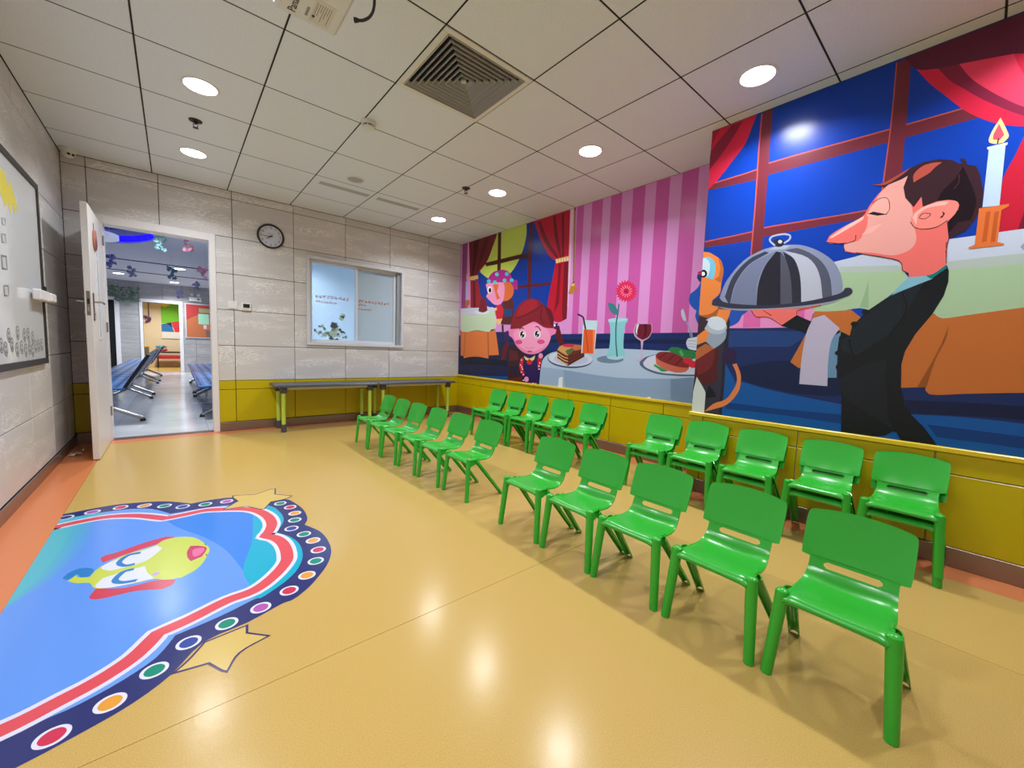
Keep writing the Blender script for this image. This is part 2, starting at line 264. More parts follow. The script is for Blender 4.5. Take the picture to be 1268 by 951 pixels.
 ('cloche',22,56,[-571,1401,-573,1407,-577,1413,-582,1419,-588,1424,-595,1428,-602,1431,-611,1433,-621,1431,-629,1425,-635,1416,-649,1405,-678,1395,-726,1386,-787,1376,-852,1369,-913,1364,-971,1363,-1029,1365,-1083,1369,-1131,1373,-1174,1379,-1214,1387,-1247,1394,-1273,1401,-1289,1405,-1298,1410,-1304,1413,-1308,1418,-1312,1423,-1314,1428,-1316,1433,-1319,1436,-1324,1438,-1331,1438,-1338,1437,-1343,1434,-1348,1430,-1351,1424,-1354,1418,-1354,1412,-1353,1406,-1350,1401,-1345,1395,-1335,1389,-1320,1383,-1301,1376,-1278,1369,-1251,1363,-1217,1358,-1178,1353,-1135,1349,-1092,1346,-1050,1344,-1006,1343,-961,1343,-915,1343,-865,1344,-813,1347,-762,1350,-716,1354,-676,1360,-640,1367,-610,1374,-588,1381,-575,1386,-570,1391,-570,1395]),
 ('cloche',23,57,[-588,1381,-716,1354,-915,1343,-1092,1346,-1251,1363,-1323,1384,-1252,1352,-1093,1335,-916,1331,-717,1343]),
 ('cloche',16,58,[-905,1719,-962,1742,-1027,1725,-1000,1711]),
 ('cloche',17,59,[-993,1750,-992,1742,-988,1736,-982,1731,-973,1729,-963,1729,-953,1732,-944,1738,-936,1745,-931,1753,-929,1762,-930,1769,-934,1776,-940,1781,-949,1783,-959,1782,-969,1779,-978,1774,-986,1767,-991,1758]),
 ('cloche',18,60,[-980,1759,-979,1756,-978,1753,-975,1751,-972,1749,-969,1750,-965,1751,-962,1753,-959,1756,-957,1759,-956,1763,-957,1767,-958,1769,-960,1772,-963,1773,-967,1773,-971,1771,-974,1769,-977,1766,-979,1763]),
 ('cloche',19,61,[-944,1745,-938,1751,-932,1758,-926,1764,-920,1770,-916,1775,-914,1779,-914,1782,-914,1786,-915,1789,-916,1792,-919,1794,-924,1797,-930,1799,-939,1800,-950,1801,-960,1801,-971,1801,-979,1800,-987,1799,-995,1797,-1002,1794,-1008,1792,-1013,1789,-1016,1787,-1017,1785,-1017,1783,-1017,1780,-1016,1776,-1015,1772,-1013,1769,-1011,1766,-1007,1764,-1002,1761,-997,1758,-992,1755,-987,1752,-993,1742,-998,1745,-1003,1748,-1008,1751,-1013,1754,-1018,1757,-1021,1761,-1024,1765,-1026,1770,-1027,1776,-1027,1781,-1025,1788,-1021,1794,-1016,1798,-1010,1802,-1003,1805,-995,1808,-986,1810,-978,1811,-969,1812,-958,1812,-947,1812,-936,1811,-926,1810,-918,1808,-913,1805,-908,1801,-905,1796,-903,1790,-903,1784,-905,1777,-908,1770,-914,1763,-919,1757,-926,1750,-932,1744,-937,1738]),
 ('butler',24,62,[-834,1335,-986,1337,-1098,1333,-1212,1349,-1212,1341,-1103,1318,-1096,1292,-1019,1228,-946,1281,-869,1289]),
 ('butler',25,63,[-832,1334,-838,1326,-842,1318,-847,1309,-853,1301,-860,1294,-868,1288,-879,1285,-890,1285,-903,1285,-916,1285,-929,1284,-942,1280,-954,1274,-967,1266,-980,1257,-993,1248,-1006,1238,-1018,1229,-1020,1232,-1007,1241,-994,1251,-981,1261,-968,1270,-955,1278,-942,1284,-929,1288,-916,1289,-903,1289,-890,1289,-879,1290,-869,1292,-862,1297,-856,1304,-850,1311,-846,1320,-841,1328,-835,1336]),
 ('butler',26,63,[-903,1330,-912,1324,-921,1317,-929,1311,-938,1305,-946,1299,-955,1293,-957,1297,-948,1303,-940,1309,-931,1315,-922,1321,-914,1327,-905,1333]),
 ('butler',25,64,[-1096,1295,-1097,1300,-1096,1305,-1095,1309,-1095,1313,-1098,1316,-1105,1320,-1118,1324,-1134,1328,-1154,1332,-1174,1335,-1194,1339,-1213,1342,-1212,1347,-1193,1343,-1173,1340,-1153,1336,-1133,1332,-1117,1329,-1104,1325,-1096,1320,-1092,1315,-1091,1309,-1092,1304,-1093,1300,-1093,1296]),
 ('butler',26,65,[-1095,1292,-1182,1246,-1314,1190,-1368,1159,-1378,1040,-1274,1083,-1158,1172,-1095,1201,-1014,1228]),
 ('butler',27,66,[-1321,1186,-1315,1069,-1322,917,-1279,914,-1262,1068,-1275,1147]),
 ('butler',28,67,[-1154,1180,-1180,1269,-1234,1287,-1314,1206,-1282,1139,-1275,1020,-1283,864,-1142,865,-1142,1032]),
 ('butler',29,65,[-1711,1512,-1720,1484,-1723,1429,-1713,1360,-1682,1274,-1628,1170,-1597,1079,-1589,1011,-1599,876,-1598,884,-1620,795,-1651,744,-1700,688,-1742,624,-1755,602,-1692,602,-1686,622,-1689,602,-1621,602,-1600,643,-1586,645,-1555,615,-1517,604,-1517,602,-1368,602,-1354,811,-1333,919,-1312,982,-1327,1016,-1312,1062,-1315,1159,-1362,1163,-1368,1217,-1392,1252,-1435,1308,-1502,1368,-1561,1401,-1662,1448]),
 ('butler',30,68,[-1561,1401,-1640,1438,-1572,1263,-1508,1145,-1410,1047,-1330,1072,-1324,1145,-1365,1159,-1375,1217,-1442,1303,-1502,1364]),
 ('butler',30,69,[-1330,909,-1430,995,-1526,1037,-1557,749,-1585,659,-1512,704,-1366,812]),
 ('butler',31,70,[-1559,1388,-1564,1372,-1569,1357,-1574,1343,-1578,1328,-1580,1313,-1579,1297,-1576,1278,-1570,1258,-1563,1237,-1554,1216,-1542,1194,-1529,1174,-1513,1153,-1493,1133,-1471,1113,-1448,1092,-1424,1071,-1401,1050,-1404,1044,-1427,1065,-1451,1086,-1474,1107,-1496,1127,-1516,1148,-1533,1168,-1546,1190,-1558,1212,-1567,1233,-1575,1255,-1581,1275,-1584,1295,-1585,1312,-1583,1329,-1578,1345,-1573,1359,-1568,1374,-1564,1389]),
 ('butler',32,70,[-1357,1144,-1360,1132,-1363,1119,-1367,1107,-1370,1094,-1373,1082,-1377,1072,-1381,1062,-1385,1054,-1389,1047,-1394,1040,-1398,1034,-1402,1027,-1406,1031,-1402,1038,-1398,1045,-1394,1051,-1390,1058,-1386,1066,-1382,1075,-1379,1085,-1375,1096,-1372,1108,-1369,1121,-1366,1134,-1362,1146]),
 ('butler',32,65,[-1436,1295,-1435,1288,-1429,1283,-1421,1281,-1413,1284,-1407,1289,-1404,1296,-1405,1303,-1411,1308,-1419,1310,-1427,1307,-1434,1302]),
 ('butler',31,65,[-1394,1228,-1393,1221,-1387,1216,-1379,1214,-1371,1217,-1364,1222,-1361,1229,-1363,1236,-1368,1242,-1377,1243,-1385,1241,-1392,1236]),
 ('butler',31,65,[-1337,1063,-1335,1056,-1329,1050,-1321,1048,-1312,1049,-1305,1055,-1302,1062,-1304,1069,-1310,1075,-1318,1077,-1327,1075,-1334,1070]),
 ('butler',32,71,[-1519,1379,-1546,1427,-1579,1469,-1642,1474,-1667,1451,-1561,1401]),
 ('butler',33,72,[-1637,1472,-1708,1517,-1712,1499,-1662,1450]),
 ('butler',34,62,[-1209,1716,-1225,1752,-1290,1792,-1363,1828,-1389,1882,-1431,1947,-1490,1995,-1554,2014,-1696,1894,-1707,1763,-1705,1634,-1707,1555,-1709,1515,-1659,1472,-1579,1468,-1574,1492,-1552,1508,-1542,1545,-1511,1570,-1351,1628,-1302,1645,-1293,1676,-1333,1693,-1229,1703]),
 ('butler',35,73,[-1391,1836,-1398,1861,-1408,1890,-1419,1919,-1431,1943,-1445,1960,-1460,1975,-1475,1986,-1490,1995,-1506,2005,-1522,2012,-1536,2016,-1545,2010,-1547,1993,-1543,1967,-1539,1938,-1538,1911,-1542,1888,-1548,1867,-1555,1846,-1561,1824,-1566,1799,-1571,1773,-1575,1748,-1579,1725,-1583,1704,-1587,1686,-1590,1670,-1590,1655,-1588,1641,-1584,1629,-1577,1619,-1569,1610,-1557,1603,-1543,1597,-1527,1593,-1509,1592,-1489,1596,-1467,1603,-1444,1612,-1420,1620,-1393,1626,-1363,1631,-1335,1637,-1314,1645,-1301,1656,-1295,1670,-1294,1683,-1298,1693,-1308,1695,-1325,1693,-1342,1692,-1357,1697,-1366,1709,-1374,1727,-1380,1746,-1385,1765,-1387,1781,-1387,1798,-1387,1815]),
 ('butler',36,74,[-1220,1737,-1290,1787,-1369,1829,-1364,1810,-1292,1766,-1233,1735]),
 ('butler',36,75,[-1299,1687,-1306,1689,-1314,1690,-1322,1692,-1329,1693,-1335,1695,-1340,1698,-1343,1703,-1344,1708,-1344,1713,-1344,1718,-1344,1724,-1344,1729,-1341,1730,-1340,1725,-1341,1719,-1341,1714,-1341,1709,-1340,1705,-1338,1702,-1333,1699,-1327,1697,-1320,1696,-1313,1694,-1305,1693,-1297,1692]),
 ('butler',35,75,[-1209,1713,-1222,1708,-1235,1704,-1248,1700,-1261,1696,-1273,1692,-1286,1688,-1286,1692,-1273,1696,-1261,1700,-1248,1704,-1235,1708,-1222,1712,-1209,1716]),
 ('butler',36,75,[-1350,1629,-1380,1618,-1410,1607,-1440,1596,-1468,1586,-1492,1577,-1510,1570,-1523,1563,-1531,1559,-1535,1555,-1538,1552,-1540,1548,-1543,1543,-1545,1538,-1546,1532,-1547,1526,-1548,1520,-1549,1513,-1551,1507,-1554,1503,-1558,1499,-1562,1495,-1566,1492,-1571,1489,-1575,1486,-1576,1489,-1572,1492,-1567,1496,-1563,1499,-1559,1502,-1556,1505,-1553,1509,-1552,1514,-1551,1520,-1550,1526,-1549,1532,-1548,1539,-1545,1545,-1542,1550,-1540,1554,-1537,1558,-1532,1563,-1523,1567,-1511,1574,-1492,1581,-1468,1591,-1440,1601,-1410,1611,-1380,1622,-1350,1633]),
 ('butler',35,75,[-1698,1628,-1699,1610,-1701,1593,-1702,1575,-1703,1557,-1705,1539,-1706,1522,-1709,1521,-1707,1539,-1706,1557,-1705,1574,-1703,1592,-1702,1610,-1701,1627]),
 ('butler',36,75,[-1705,1643,-1704,1632,-1703,1621,-1703,1610,-1702,1599,-1701,1588,-1700,1577,-1702,1576,-1703,1587,-1704,1598,-1705,1608,-1706,1619,-1707,1630,-1708,1641]),
 ('butler',37,76,[-1366,1725,-1397,1762,-1451,1772,-1411,1731]),
 ('butler',36,77,[-1380,1824,-1398,1877,-1434,1908,-1462,1897,-1473,1845,-1461,1811,-1403,1821]),
 ('butler',37,75,[-1398,1890,-1404,1893,-1411,1897,-1417,1901,-1423,1904,-1429,1906,-1434,1908,-1440,1908,-1445,1907,-1450,1906,-1454,1903,-1458,1900,-1461,1896,-1464,1890,-1466,1881,-1468,1872,-1470,1862,-1471,1853,-1471,1845,-1471,1839,-1469,1834,-1467,1829,-1464,1825,-1461,1820,-1459,1815,-1461,1813,-1464,1818,-1466,1822,-1469,1827,-1471,1832,-1473,1838,-1474,1844,-1474,1852,-1473,1862,-1471,1872,-1469,1882,-1466,1890,-1463,1897,-1459,1902,-1455,1906,-1450,1909,-1444,1910,-1439,1911,-1433,1911,-1428,1910,-1422,1907,-1415,1904,-1409,1900,-1403,1897,-1396,1893]),
 ('butler',38,78,[-1384,1837,-1407,1844,-1467,1815,-1425,1818]),
 ('butler',39,79,[-1389,1992,-1427,1987,-1477,2007,-1539,2037,-1585,2050,-1641,2045,-1686,2025,-1710,2000,-1723,2000,-1710,2027,-1728,2017,-1737,1988,-1767,1972,-1783,1928,-1800,1845,-1802,1773,-1785,1716,-1760,1672,-1706,1642,-1693,1724,-1724,1785,-1723,1811,-1694,1833,-1649,1838,-1600,1820,-1591,1876,-1566,1829,-1530,1885,-1518,1942,-1530,1997,-1509,1987,-1439,1967]),
 ('butler',40,80,[-1651,2027,-1630,2012,-1609,1987,-1578,1970,-1555,1956,-1552,1997,-1578,2028,-1614,2035]),
 ('butler',40,81,[-1389,1992,-1427,1987,-1477,2007,-1539,2037,-1507,2008,-1444,1976]),
 ('butler',41,82,[-1724,1982,-1757,1893,-1782,1802,-1772,1719,-1730,1716,-1704,1671,-1700,1722,-1725,1792,-1723,1817,-1694,1833,-1649,1840,-1664,1882,-1703,1934]),
 ('butler',42,83,[-1701,1877,-1704,1883,-1707,1890,-1711,1896,-1714,1903,-1717,1909,-1719,1916,-1720,1922,-1720,1929,-1720,1935,-1719,1942,-1718,1948,-1718,1954,-1715,1955,-1715,1949,-1716,1942,-1716,1936,-1717,1930,-1717,1924,-1716,1918,-1714,1912,-1711,1906,-1708,1900,-1704,1894,-1701,1887,-1698,1881]),
 ('butler',43,84,[-1704,1883,-1706,1887,-1709,1892,-1711,1896,-1713,1900,-1715,1905,-1717,1911,-1717,1916,-1717,1923,-1717,1929,-1717,1936,-1716,1942,-1716,1948,-1713,1949,-1714,1943,-1714,1936,-1715,1930,-1715,1924,-1715,1918,-1715,1912,-1713,1907,-1711,1903,-1709,1898,-1707,1894,-1704,1890,-1702,1885]),
 ('butler',42,85,[-1561,1772,-1562,1781,-1565,1788,-1568,1795,-1573,1802,-1579,1808,-1586,1814,-1595,1819,-1605,1824,-1617,1828,-1631,1832,-1645,1835,-1659,1836,-1671,1836,-1683,1835,-1694,1832,-1703,1829,-1711,1825,-1717,1820,-1722,1814,-1725,1807,-1727,1799,-1726,1790,-1725,1780,-1721,1771,-1717,1760,-1710,1749,-1702,1738,-1695,1728,-1687,1721,-1679,1716,-1670,1711,-1661,1708,-1650,1706,-1638,1705,-1626,1705,-1615,1707,-1604,1709,-1593,1712,-1583,1717,-1575,1724,-1569,1734,-1565,1747,-1562,1760]),
 ('butler',43,86,[-1566,1777,-1578,1801,-1605,1821,-1659,1832,-1691,1825,-1679,1812,-1615,1812,-1584,1786,-1584,1734]),
 ('butler',44,75,[-1559,1755,-1562,1749,-1565,1743,-1568,1737,-1571,1731,-1575,1726,-1580,1721,-1585,1717,-1592,1714,-1598,1711,-1605,1708,-1613,1706,-1620,1705,-1626,1704,-1634,1704,-1641,1704,-1648,1705,-1655,1706,-1661,1708,-1667,1711,-1673,1715,-1679,1719,-1684,1723,-1690,1727,-1695,1731,-1693,1735,-1688,1731,-1682,1726,-1677,1722,-1671,1718,-1666,1715,-1660,1712,-1653,1710,-1647,1709,-1640,1708,-1633,1708,-1626,1708,-1619,1709,-1612,1710,-1605,1712,-1598,1714,-1592,1717,-1586,1721,-1581,1724,-1576,1729,-1573,1733,-1570,1739,-1567,1745,-1565,1750,-1561,1756]),
 ('butler',44,75,[-1592,1767,-1593,1771,-1595,1775,-1597,1779,-1599,1783,-1601,1785,-1603,1787,-1608,1787,-1613,1786,-1619,1784,-1625,1782,-1629,1780,-1631,1778,-1630,1777,-1629,1774,-1626,1770,-1622,1766,-1618,1763,-1614,1762,-1611,1761,-1608,1762,-1604,1763,-1601,1765,-1597,1766,-1593,1768,-1593,1764,-1597,1763,-1600,1761,-1604,1760,-1608,1758,-1612,1758,-1615,1758,-1619,1760,-1623,1763,-1627,1767,-1631,1771,-1633,1775,-1633,1779,-1630,1783,-1625,1785,-1619,1788,-1613,1789,-1607,1790,-1602,1790,-1599,1788,-1597,1785,-1595,1782,-1593,1777,-1591,1773,-1589,1770]),
 ('butler',45,75,[-1672,1784,-1683,1770,-1675,1752,-1664,1752,-1676,1765]),
 ('candle',40,87,[-1800,2047,-1850,2048,-1856,1766,-1804,1771]),
 ('candle',41,88,[-1794,2049,-1856,2049,-1855,2038,-1795,2038]),
 ('candle',10,89,[-1824,2171,-1850,2100,-1856,2074,-1843,2053,-1819,2055,-1799,2068,-1796,2084,-1804,2122]),
 ('candle',11,90,[-1822,2144,-1842,2088,-1830,2069,-1809,2079,-1809,2102]),
 ('candle',12,91,[-1824,2079,-1828,2078,-1827,2054,-1823,2055]),
 ('candle',42,92,[-1793,1768,-1885,1767,-1884,1756,-1864,1743,-1865,1598,-1886,1587,-1885,1581,-1778,1581,-1775,1589,-1795,1598,-1794,1750]),
 ('candle',43,93,[-1817,1745,-1831,1747,-1831,1607,-1817,1605]),
 ('candle',43,93,[-1843,1739,-1857,1741,-1857,1602,-1844,1600]),
 ('candle',12,94,[-1934,1565,-1944,1581,-1966,1580,-1970,1539,-1943,1549]),
]
MURAL_FAR = [
 ('pink_stripes',1,95,[3520,602,3520,2612,-440,2612,-440,602]),
 ('pink_stripes',2,96,[1173,602,1173,2612,1078,2612,1078,602]),
 ('pink_stripes',2,96,[966,602,966,2612,826,2612,826,602]),
 ('pink_stripes',2,96,[724,602,724,2612,592,2612,592,602]),
 ('pink_stripes',2,96,[467,602,467,2612,334,2612,334,602]),
 ('pink_stripes',2,96,[221,602,221,2612,87,2612,87,602]),
 ('pink_stripes',2,96,[-26,602,-26,2612,-172,2612,-172,602]),
 ('pink_stripes',2,97,[3476,602,3476,2612,3340,2612,3340,602]),
 ('dado',3,98,[3520,602,3520,1220,-440,1220,-440,602]),
 ('dado',4,99,[3520,1160,-440,1160,-440,1120,3520,1120]),
 ('dado',4,100,[3520,602,3520,1020,-440,1020,-440,602]),
 ('night_sky',2,101,[3171,2320,2690,2612,1820,2612,1434,2092,1564,1487,1585,1244,2198,1278,2207,1453,3063,1712]),
 ('moon',3,102,[2856,2612,2011,2612,2004,2480,2044,2336,2125,2195,2271,2051,2495,1976,2776,2016,2993,2134]),
 ('window_bars',4,103,[2592,2612,2522,2612,2507,2033,2584,2042]),
 ('window_bars',5,103,[2886,2250,2049,2250,1932,2216,1930,2178,2125,2195,2834,2197]),
 ('window_bars',6,104,[1951,2612,1895,2612,1883,1858,1894,1631,1937,1634,1958,2170]),
 ('window_bars',7,104,[2147,1857,1534,1839,1541,1801,2120,1815]),
 ('curtain0',6,105,[3302,2612,2619,2612,2628,2573,2703,2448,2837,2258,3057,2120,3040,2037,3253,2045]),
 ('curtain0',7,106,[3167,2612,3044,2612,3093,2338,3161,2110,3202,2115]),
 ('curtain0',8,107,[2897,2612,2799,2612,2916,2355,3083,2130,3110,2134]),
 ('curtain0',7,108,[3239,2044,3039,2022,2978,1824,2844,1653,2842,1610,3220,1631]),
 ('curtain0',8,109,[3171,2036,3118,2030,3072,1623,3152,1627]),
 ('curtain0',8,110,[3264,2099,3045,2096,3037,2042,3250,2045]),
 ('curtain1',3,111,[1869,2612,1267,2612,1264,2095,1474,2084,1606,2177,1738,2356]),
 ('curtain1',4,112,[1805,2588,1752,2588,1616,2346,1418,2102,1459,2102,1666,2319]),
 ('curtain1',5,112,[1547,2602,1506,2604,1450,2362,1378,2101,1402,2101,1498,2336]),
 ('curtain1',6,112,[1409,2605,1370,2601,1339,2101,1371,2106]),
 ('curtain1',8,113,[1472,2051,1264,2044,1256,1530,1256,1395,1389,1356,1578,1425,1565,1643,1531,1786]),
 ('curtain1',9,114,[1334,2032,1263,2039,1255,1552,1256,1395,1317,1374,1337,1556]),
 ('curtain1',9,115,[1422,2032,1382,2033,1387,1596,1401,1560,1478,1457,1444,1586]),
 ('curtain1',9,116,[1480,2094,1267,2101,1265,2058,1464,2043]),
 ('curtain1',10,117,[1433,2072,1436,2066,1445,2065,1455,2069,1459,2076,1456,2082,1446,2084,1437,2079]),
 ('curtain1',10,117,[1431,2052,1435,2046,1444,2045,1454,2049,1458,2056,1454,2062,1445,2064,1436,2059]),
 ('curtain1',10,117,[1392,2073,1396,2067,1405,2066,1414,2070,1418,2077,1415,2083,1406,2085,1397,2081]),
 ('curtain1',10,117,[1391,2054,1395,2047,1404,2046,1413,2050,1417,2057,1414,2063,1405,2065,1395,2061]),
 ('curtain1',10,117,[1353,2074,1356,2068,1365,2067,1374,2071,1378,2078,1375,2084,1366,2086,1357,2082]),
 ('curtain1',10,117,[1352,2055,1355,2049,1364,2047,1373,2051,1377,2058,1374,2064,1365,2066,1356,2062]),
 ('curtain1',10,117,[1314,2076,1317,2070,1326,2068,1335,2072,1339,2079,1336,2085,1327,2087,1318,2083]),
 ('curtain1',10,117,[1312,2056,1316,2050,1324,2049,1334,2053,1338,2060,1334,2066,1326,2067,1316,2063]),
 ('curtain1',10,117,[1275,2077,1278,2071,1287,2069,1296,2073,1300,2080,1297,2086,1288,2088,1279,2084]),
 ('curtain1',10,117,[1274,2057,1277,2051,1286,2050,1295,2054,1299,2061,1295,2067,1287,2068,1278,2064]),
 ('cord',11,118,[1276,2612,1226,2612,1241,1529,1253,1529,1267,2101]),
 ('cord',3,119,[1219,2612,1195,2612,1166,1790,1192,1792]),
 ('cord',4,120,[1216,2582,1192,2585,1192,2576,1215,2573]),
 ('cord',4,120,[1215,2563,1192,2566,1191,2557,1215,2554]),
 ('cord',4,120,[1215,2543,1191,2547,1191,2538,1214,2534]),
 ('cord',4,120,[1214,2524,1190,2527,1190,2518,1213,2515]),
 ('cord',4,120,[1213,2504,1190,2508,1189,2499,1213,2495]),
 ('cord',4,120,[1213,2485,1189,2489,1189,2480,1212,2476]),
 ('cord',4,120,[1212,2466,1189,2469,1188,2460,1212,2457]),
 ('cord',4,120,[1211,2446,1188,2450,1187,2441,1211,2437]),
 ('cord',4,120,[1211,2427,1187,2430,1187,2422,1210,2418]),
 ('cord',4,120,[1210,2407,1187,2411,1186,2402,1210,2398]),
 ('cord',4,120,[1210,2388,1186,2392,1185,2383,1209,2379]),
 ('cord',4,120,[1209,2368,1185,2372,1185,2363,1208,2359]),
 ('cord',4,120,[1208,2349,1185,2353,1184,2344,1208,2340]),
 ('cord',4,120,[1208,2329,1184,2333,1184,2324,1207,2320]),
 ('cord',4,120,[1207,2309,1183,2314,1183,2305,1206,2300]),
 ('cord',4,120,[1206,2290,1183,2294,1182,2285,1206,2281]),
 ('cord',4,120,[1206,2270,1182,2275,1182,2266,1205,2261]),
 ('cord',4,120,[1205,2251,1182,2255,1181,2246,1205,2242]),
 ('cord',4,120,[1204,2231,1181,2236,1180,2227,1204,2222]),
 ('cord',4,120,[1204,2212,1180,2216,1180,2207,1203,2203]),
 ('cord',4,120,[1203,2192,1180,2197,1179,2188,1203,2183]),
 ('cord',4,120,[1203,2172,1179,2177,1178,2168,1202,2163]),
 ('cord',4,120,[1202,2153,1178,2158,1178,2149,1201,2144]),
 ('cord',4,120,[1201,2133,1178,2138,1177,2129,1201,2124]),
 ('cord',4,120,[1201,2114,1177,2119,1176,2110,1200,2104]),
 ('cord',4,120,[1200,2094,1176,2099,1176,2090,1199,2085]),
 ('cord',4,120,[1199,2074,1176,2080,1175,2071,1199,2065]),
 ('cord',4,120,[1199,2055,1175,2060,1175,2051,1198,2045]),
 ('cord',4,120,[1198,2035,1174,2040,1174,2031,1198,2026]),
 ('cord',4,120,[1197,2015,1174,2021,1173,2012,1197,2006]),
 ('cord',4,120,[1197,1995,1173,2001,1173,1992,1196,1986]),
 ('cord',4,120,[1196,1976,1173,1981,1172,1972,1196,1967]),
 ('cord',4,120,[1196,1956,1172,1962,1171,1953,1195,1947]),
 ('cord',4,120,[1195,1936,1171,1942,1171,1933,1194,1927]),
 ('cord',4,120,[1194,1917,1171,1923,1170,1913,1194,1907]),
 ('cord',4,120,[1194,1897,1170,1903,1169,1894,1193,1888]),
 ('cord',4,120,[1193,1877,1169,1883,1169,1874,1192,1868]),
 ('cord',4,120,[1192,1857,1169,1863,1168,1854,1192,1848]),
 ('cord',4,120,[1192,1837,1168,1844,1167,1835,1191,1828]),
 ('cord',4,120,[1191,1818,1167,1824,1167,1815,1190,1809]),
 ('cord',12,121,[1211,1794,1159,1792,1115,1689,1160,1705,1188,1662,1250,1678,1223,1745]),
 ('cord',13,122,[1208,1783,1162,1781,1164,1756,1209,1757]),
 ('tall_candle',3,123,[3364,2042,3316,2044,3309,1760,3359,1756]),
 ('tall_candle',3,124,[3354,2148,3303,2127,3317,2067,3351,2071]),
 ('tall_candle',8,125,[3364,1748,3253,1756,3237,1694,3290,1651,3295,1571,3362,1575]),
 ('back_girl',3,126,[2414,1706,2220,1691,2208,1464,2265,1344,2463,1363,2451,1571]),
 ('back_girl',4,127,[2407,1568,2234,1559,2239,1465,2390,1458]),
 ('back_girl',4,128,[2568,1633,2477,1641,2417,1555,2433,1432,2558,1436,2598,1537]),
 ('back_girl',5,129,[2592,1437,2433,1439,2485,1364,2542,1365]),
 ('back_girl',5,130,[2695,1599,2566,1594,2569,1560,2657,1557]),
 ('back_girl',4,131,[2216,1800,2223,1757,2249,1720,2292,1693,2348,1676,2412,1674,2478,1686,2539,1711,2590,1747,2623,1791,2636,1838,2628,1882,2598,1920,2552,1948,2493,1962,2428,1962,2363,1948,2305,1922,2258,1886,2228,1844]),
 ('back_girl',5,132,[2809,1954,2733,1958,2626,1958,2521,1950,2448,1930,2416,1891,2406,1837,2410,1781,2416,1736,2423,1704,2436,1678,2455,1658,2477,1644,2507,1635,2542,1632,2579,1633,2614,1639,2647,1650,2678,1667,2708,1686,2736,1704,2764,1720,2790,1737,2812,1754,2825,1768,2823,1779,2811,1788,2797,1796,2790,1808,2793,1825,2802,1844,2812,1864,2818,1883,2827,1903,2839,1924,2839,1943]),
 ('back_girl',6,131,[2676,1926,2537,1912,2577,1818,2504,1715,2572,1706,2624,1822]),
 ('back_girl',7,132,[2434,1833,2440,1805,2458,1785,2485,1780,2512,1790,2533,1813,2542,1843,2536,1872,2517,1891,2491,1896,2463,1886,2443,1863]),
 ('back_girl',8,133,[2809,1954,2777,2036,2661,2100,2479,2104,2324,2051,2245,1949,2151,1925,2134,1805,2206,1812,2253,1910,2515,1937]),
 ('back_girl',9,134,[2546,2048,2553,2034,2575,2027,2602,2030,2624,2042,2634,2059,2626,2073,2604,2080,2577,2077,2555,2065]),
 ('back_girl',9,134,[2329,2028,2336,2013,2356,2007,2382,2010,2403,2021,2412,2038,2405,2052,2384,2059,2359,2055,2338,2044]),
 ('back_girl',9,134,[2374,1947,2381,1932,2402,1925,2428,1928,2449,1940,2458,1956,2451,1970,2430,1977,2404,1974,2383,1963]),
 ('back_girl',9,134,[2586,1945,2594,1930,2615,1922,2643,1925,2666,1937,2675,1954,2667,1969,2645,1976,2618,1973,2595,1961]),
 ('back_girl',9,134,[2728,1974,2736,1959,2759,1951,2787,1954,2811,1967,2821,1984,2813,1999,2790,2006,2761,2003,2738,1991]),
 ('back_girl',9,134,[2225,1933,2232,1919,2251,1912,2276,1915,2297,1926,2305,1942,2298,1956,2279,1963,2254,1960,2233,1949]),
 ('back_girl',9,135,[2691,1850,2697,1826,2715,1810,2741,1806,2768,1815,2789,1834,2797,1859,2791,1883,2773,1899,2746,1903,2720,1894,2699,1874]),
 ('back_girl',10,136,[2705,1847,2711,1827,2727,1816,2748,1818,2765,1832,2773,1853,2767,1872,2751,1883,2730,1881,2713,1867]),
 ('back_table',5,137,[3489,1311,2283,1290,2268,604,3458,605]),
 ('back_table',6,138,[3471,895,2304,878,2300,796,3465,766]),
 ('back_table',6,139,[3350,602,2658,634,2271,659,2268,602]),
 ('back_table',6,95,[2589,1367,2265,1351,2271,1256,2583,1260]),
 ('back_table',7,140,[2451,1356,2406,1355,2383,1126,2417,1126]),
 ('back_table',8,141,[2595,1260,2259,1249,2252,1113,2564,1111]),
 ('back_table',9,142,[3489,1636,2660,1608,2609,1537,2631,1496,3485,1549]),
 ('back_table',10,143,[3485,1557,3054,1517,2645,1556,2588,1480,2570,1316,2668,1297,2738,1262,3043,1291,3371,1259,3473,1287]),
 ('back_table',11,144,[3473,1276,3258,1268,3043,1285,2763,1262,2585,1293,2543,1153,2486,942,2721,926,2729,880,2972,899,3186,889,3367,863,3378,898,3456,899]),
 ('back_table',12,145,[2772,1262,2748,1262,2717,926,2740,897]),
 ('back_table',12,145,[3348,1262,3331,1261,3355,899,3372,898]),
 ('back_table',11,146,[2748,1547,2756,1536,2780,1526,2819,1520,2869,1517,2925,1517,2982,1522,3034,1530,3077,1540,3105,1553,3114,1565,3106,1577,3079,1586,3037,1593,2986,1596,2929,1594,2872,1589,2822,1581,2782,1571,2757,1559]),
 ('back_table',12,147,[2961,1747,2835,1737,2806,1648,2783,1567,2888,1544,3009,1569]),
 ('wood_chair',7,148,[2278,602,2296,1058,2188,1100,1939,998,1973,602]),
 ('wood_chair',8,126,[2268,1017,2099,994,2053,889,2260,867]),
 ('wood_chair',8,149,[2257,798,2089,807,2083,699,2251,688]),
 ('wood_chair',8,150,[2272,602,2273,617,1981,680,1977,602]),
 ('girl',9,151,[2360,1112,2274,1127,2310,989,2348,877,2437,873,2420,986]),
 ('girl',10,152,[2390,1251,2304,1277,2235,1195,2317,1113,2385,1154]),
 ('girl',5,151,[1452,1300,1371,1322,1313,1180,1277,1109,1339,1073,1411,1180]),
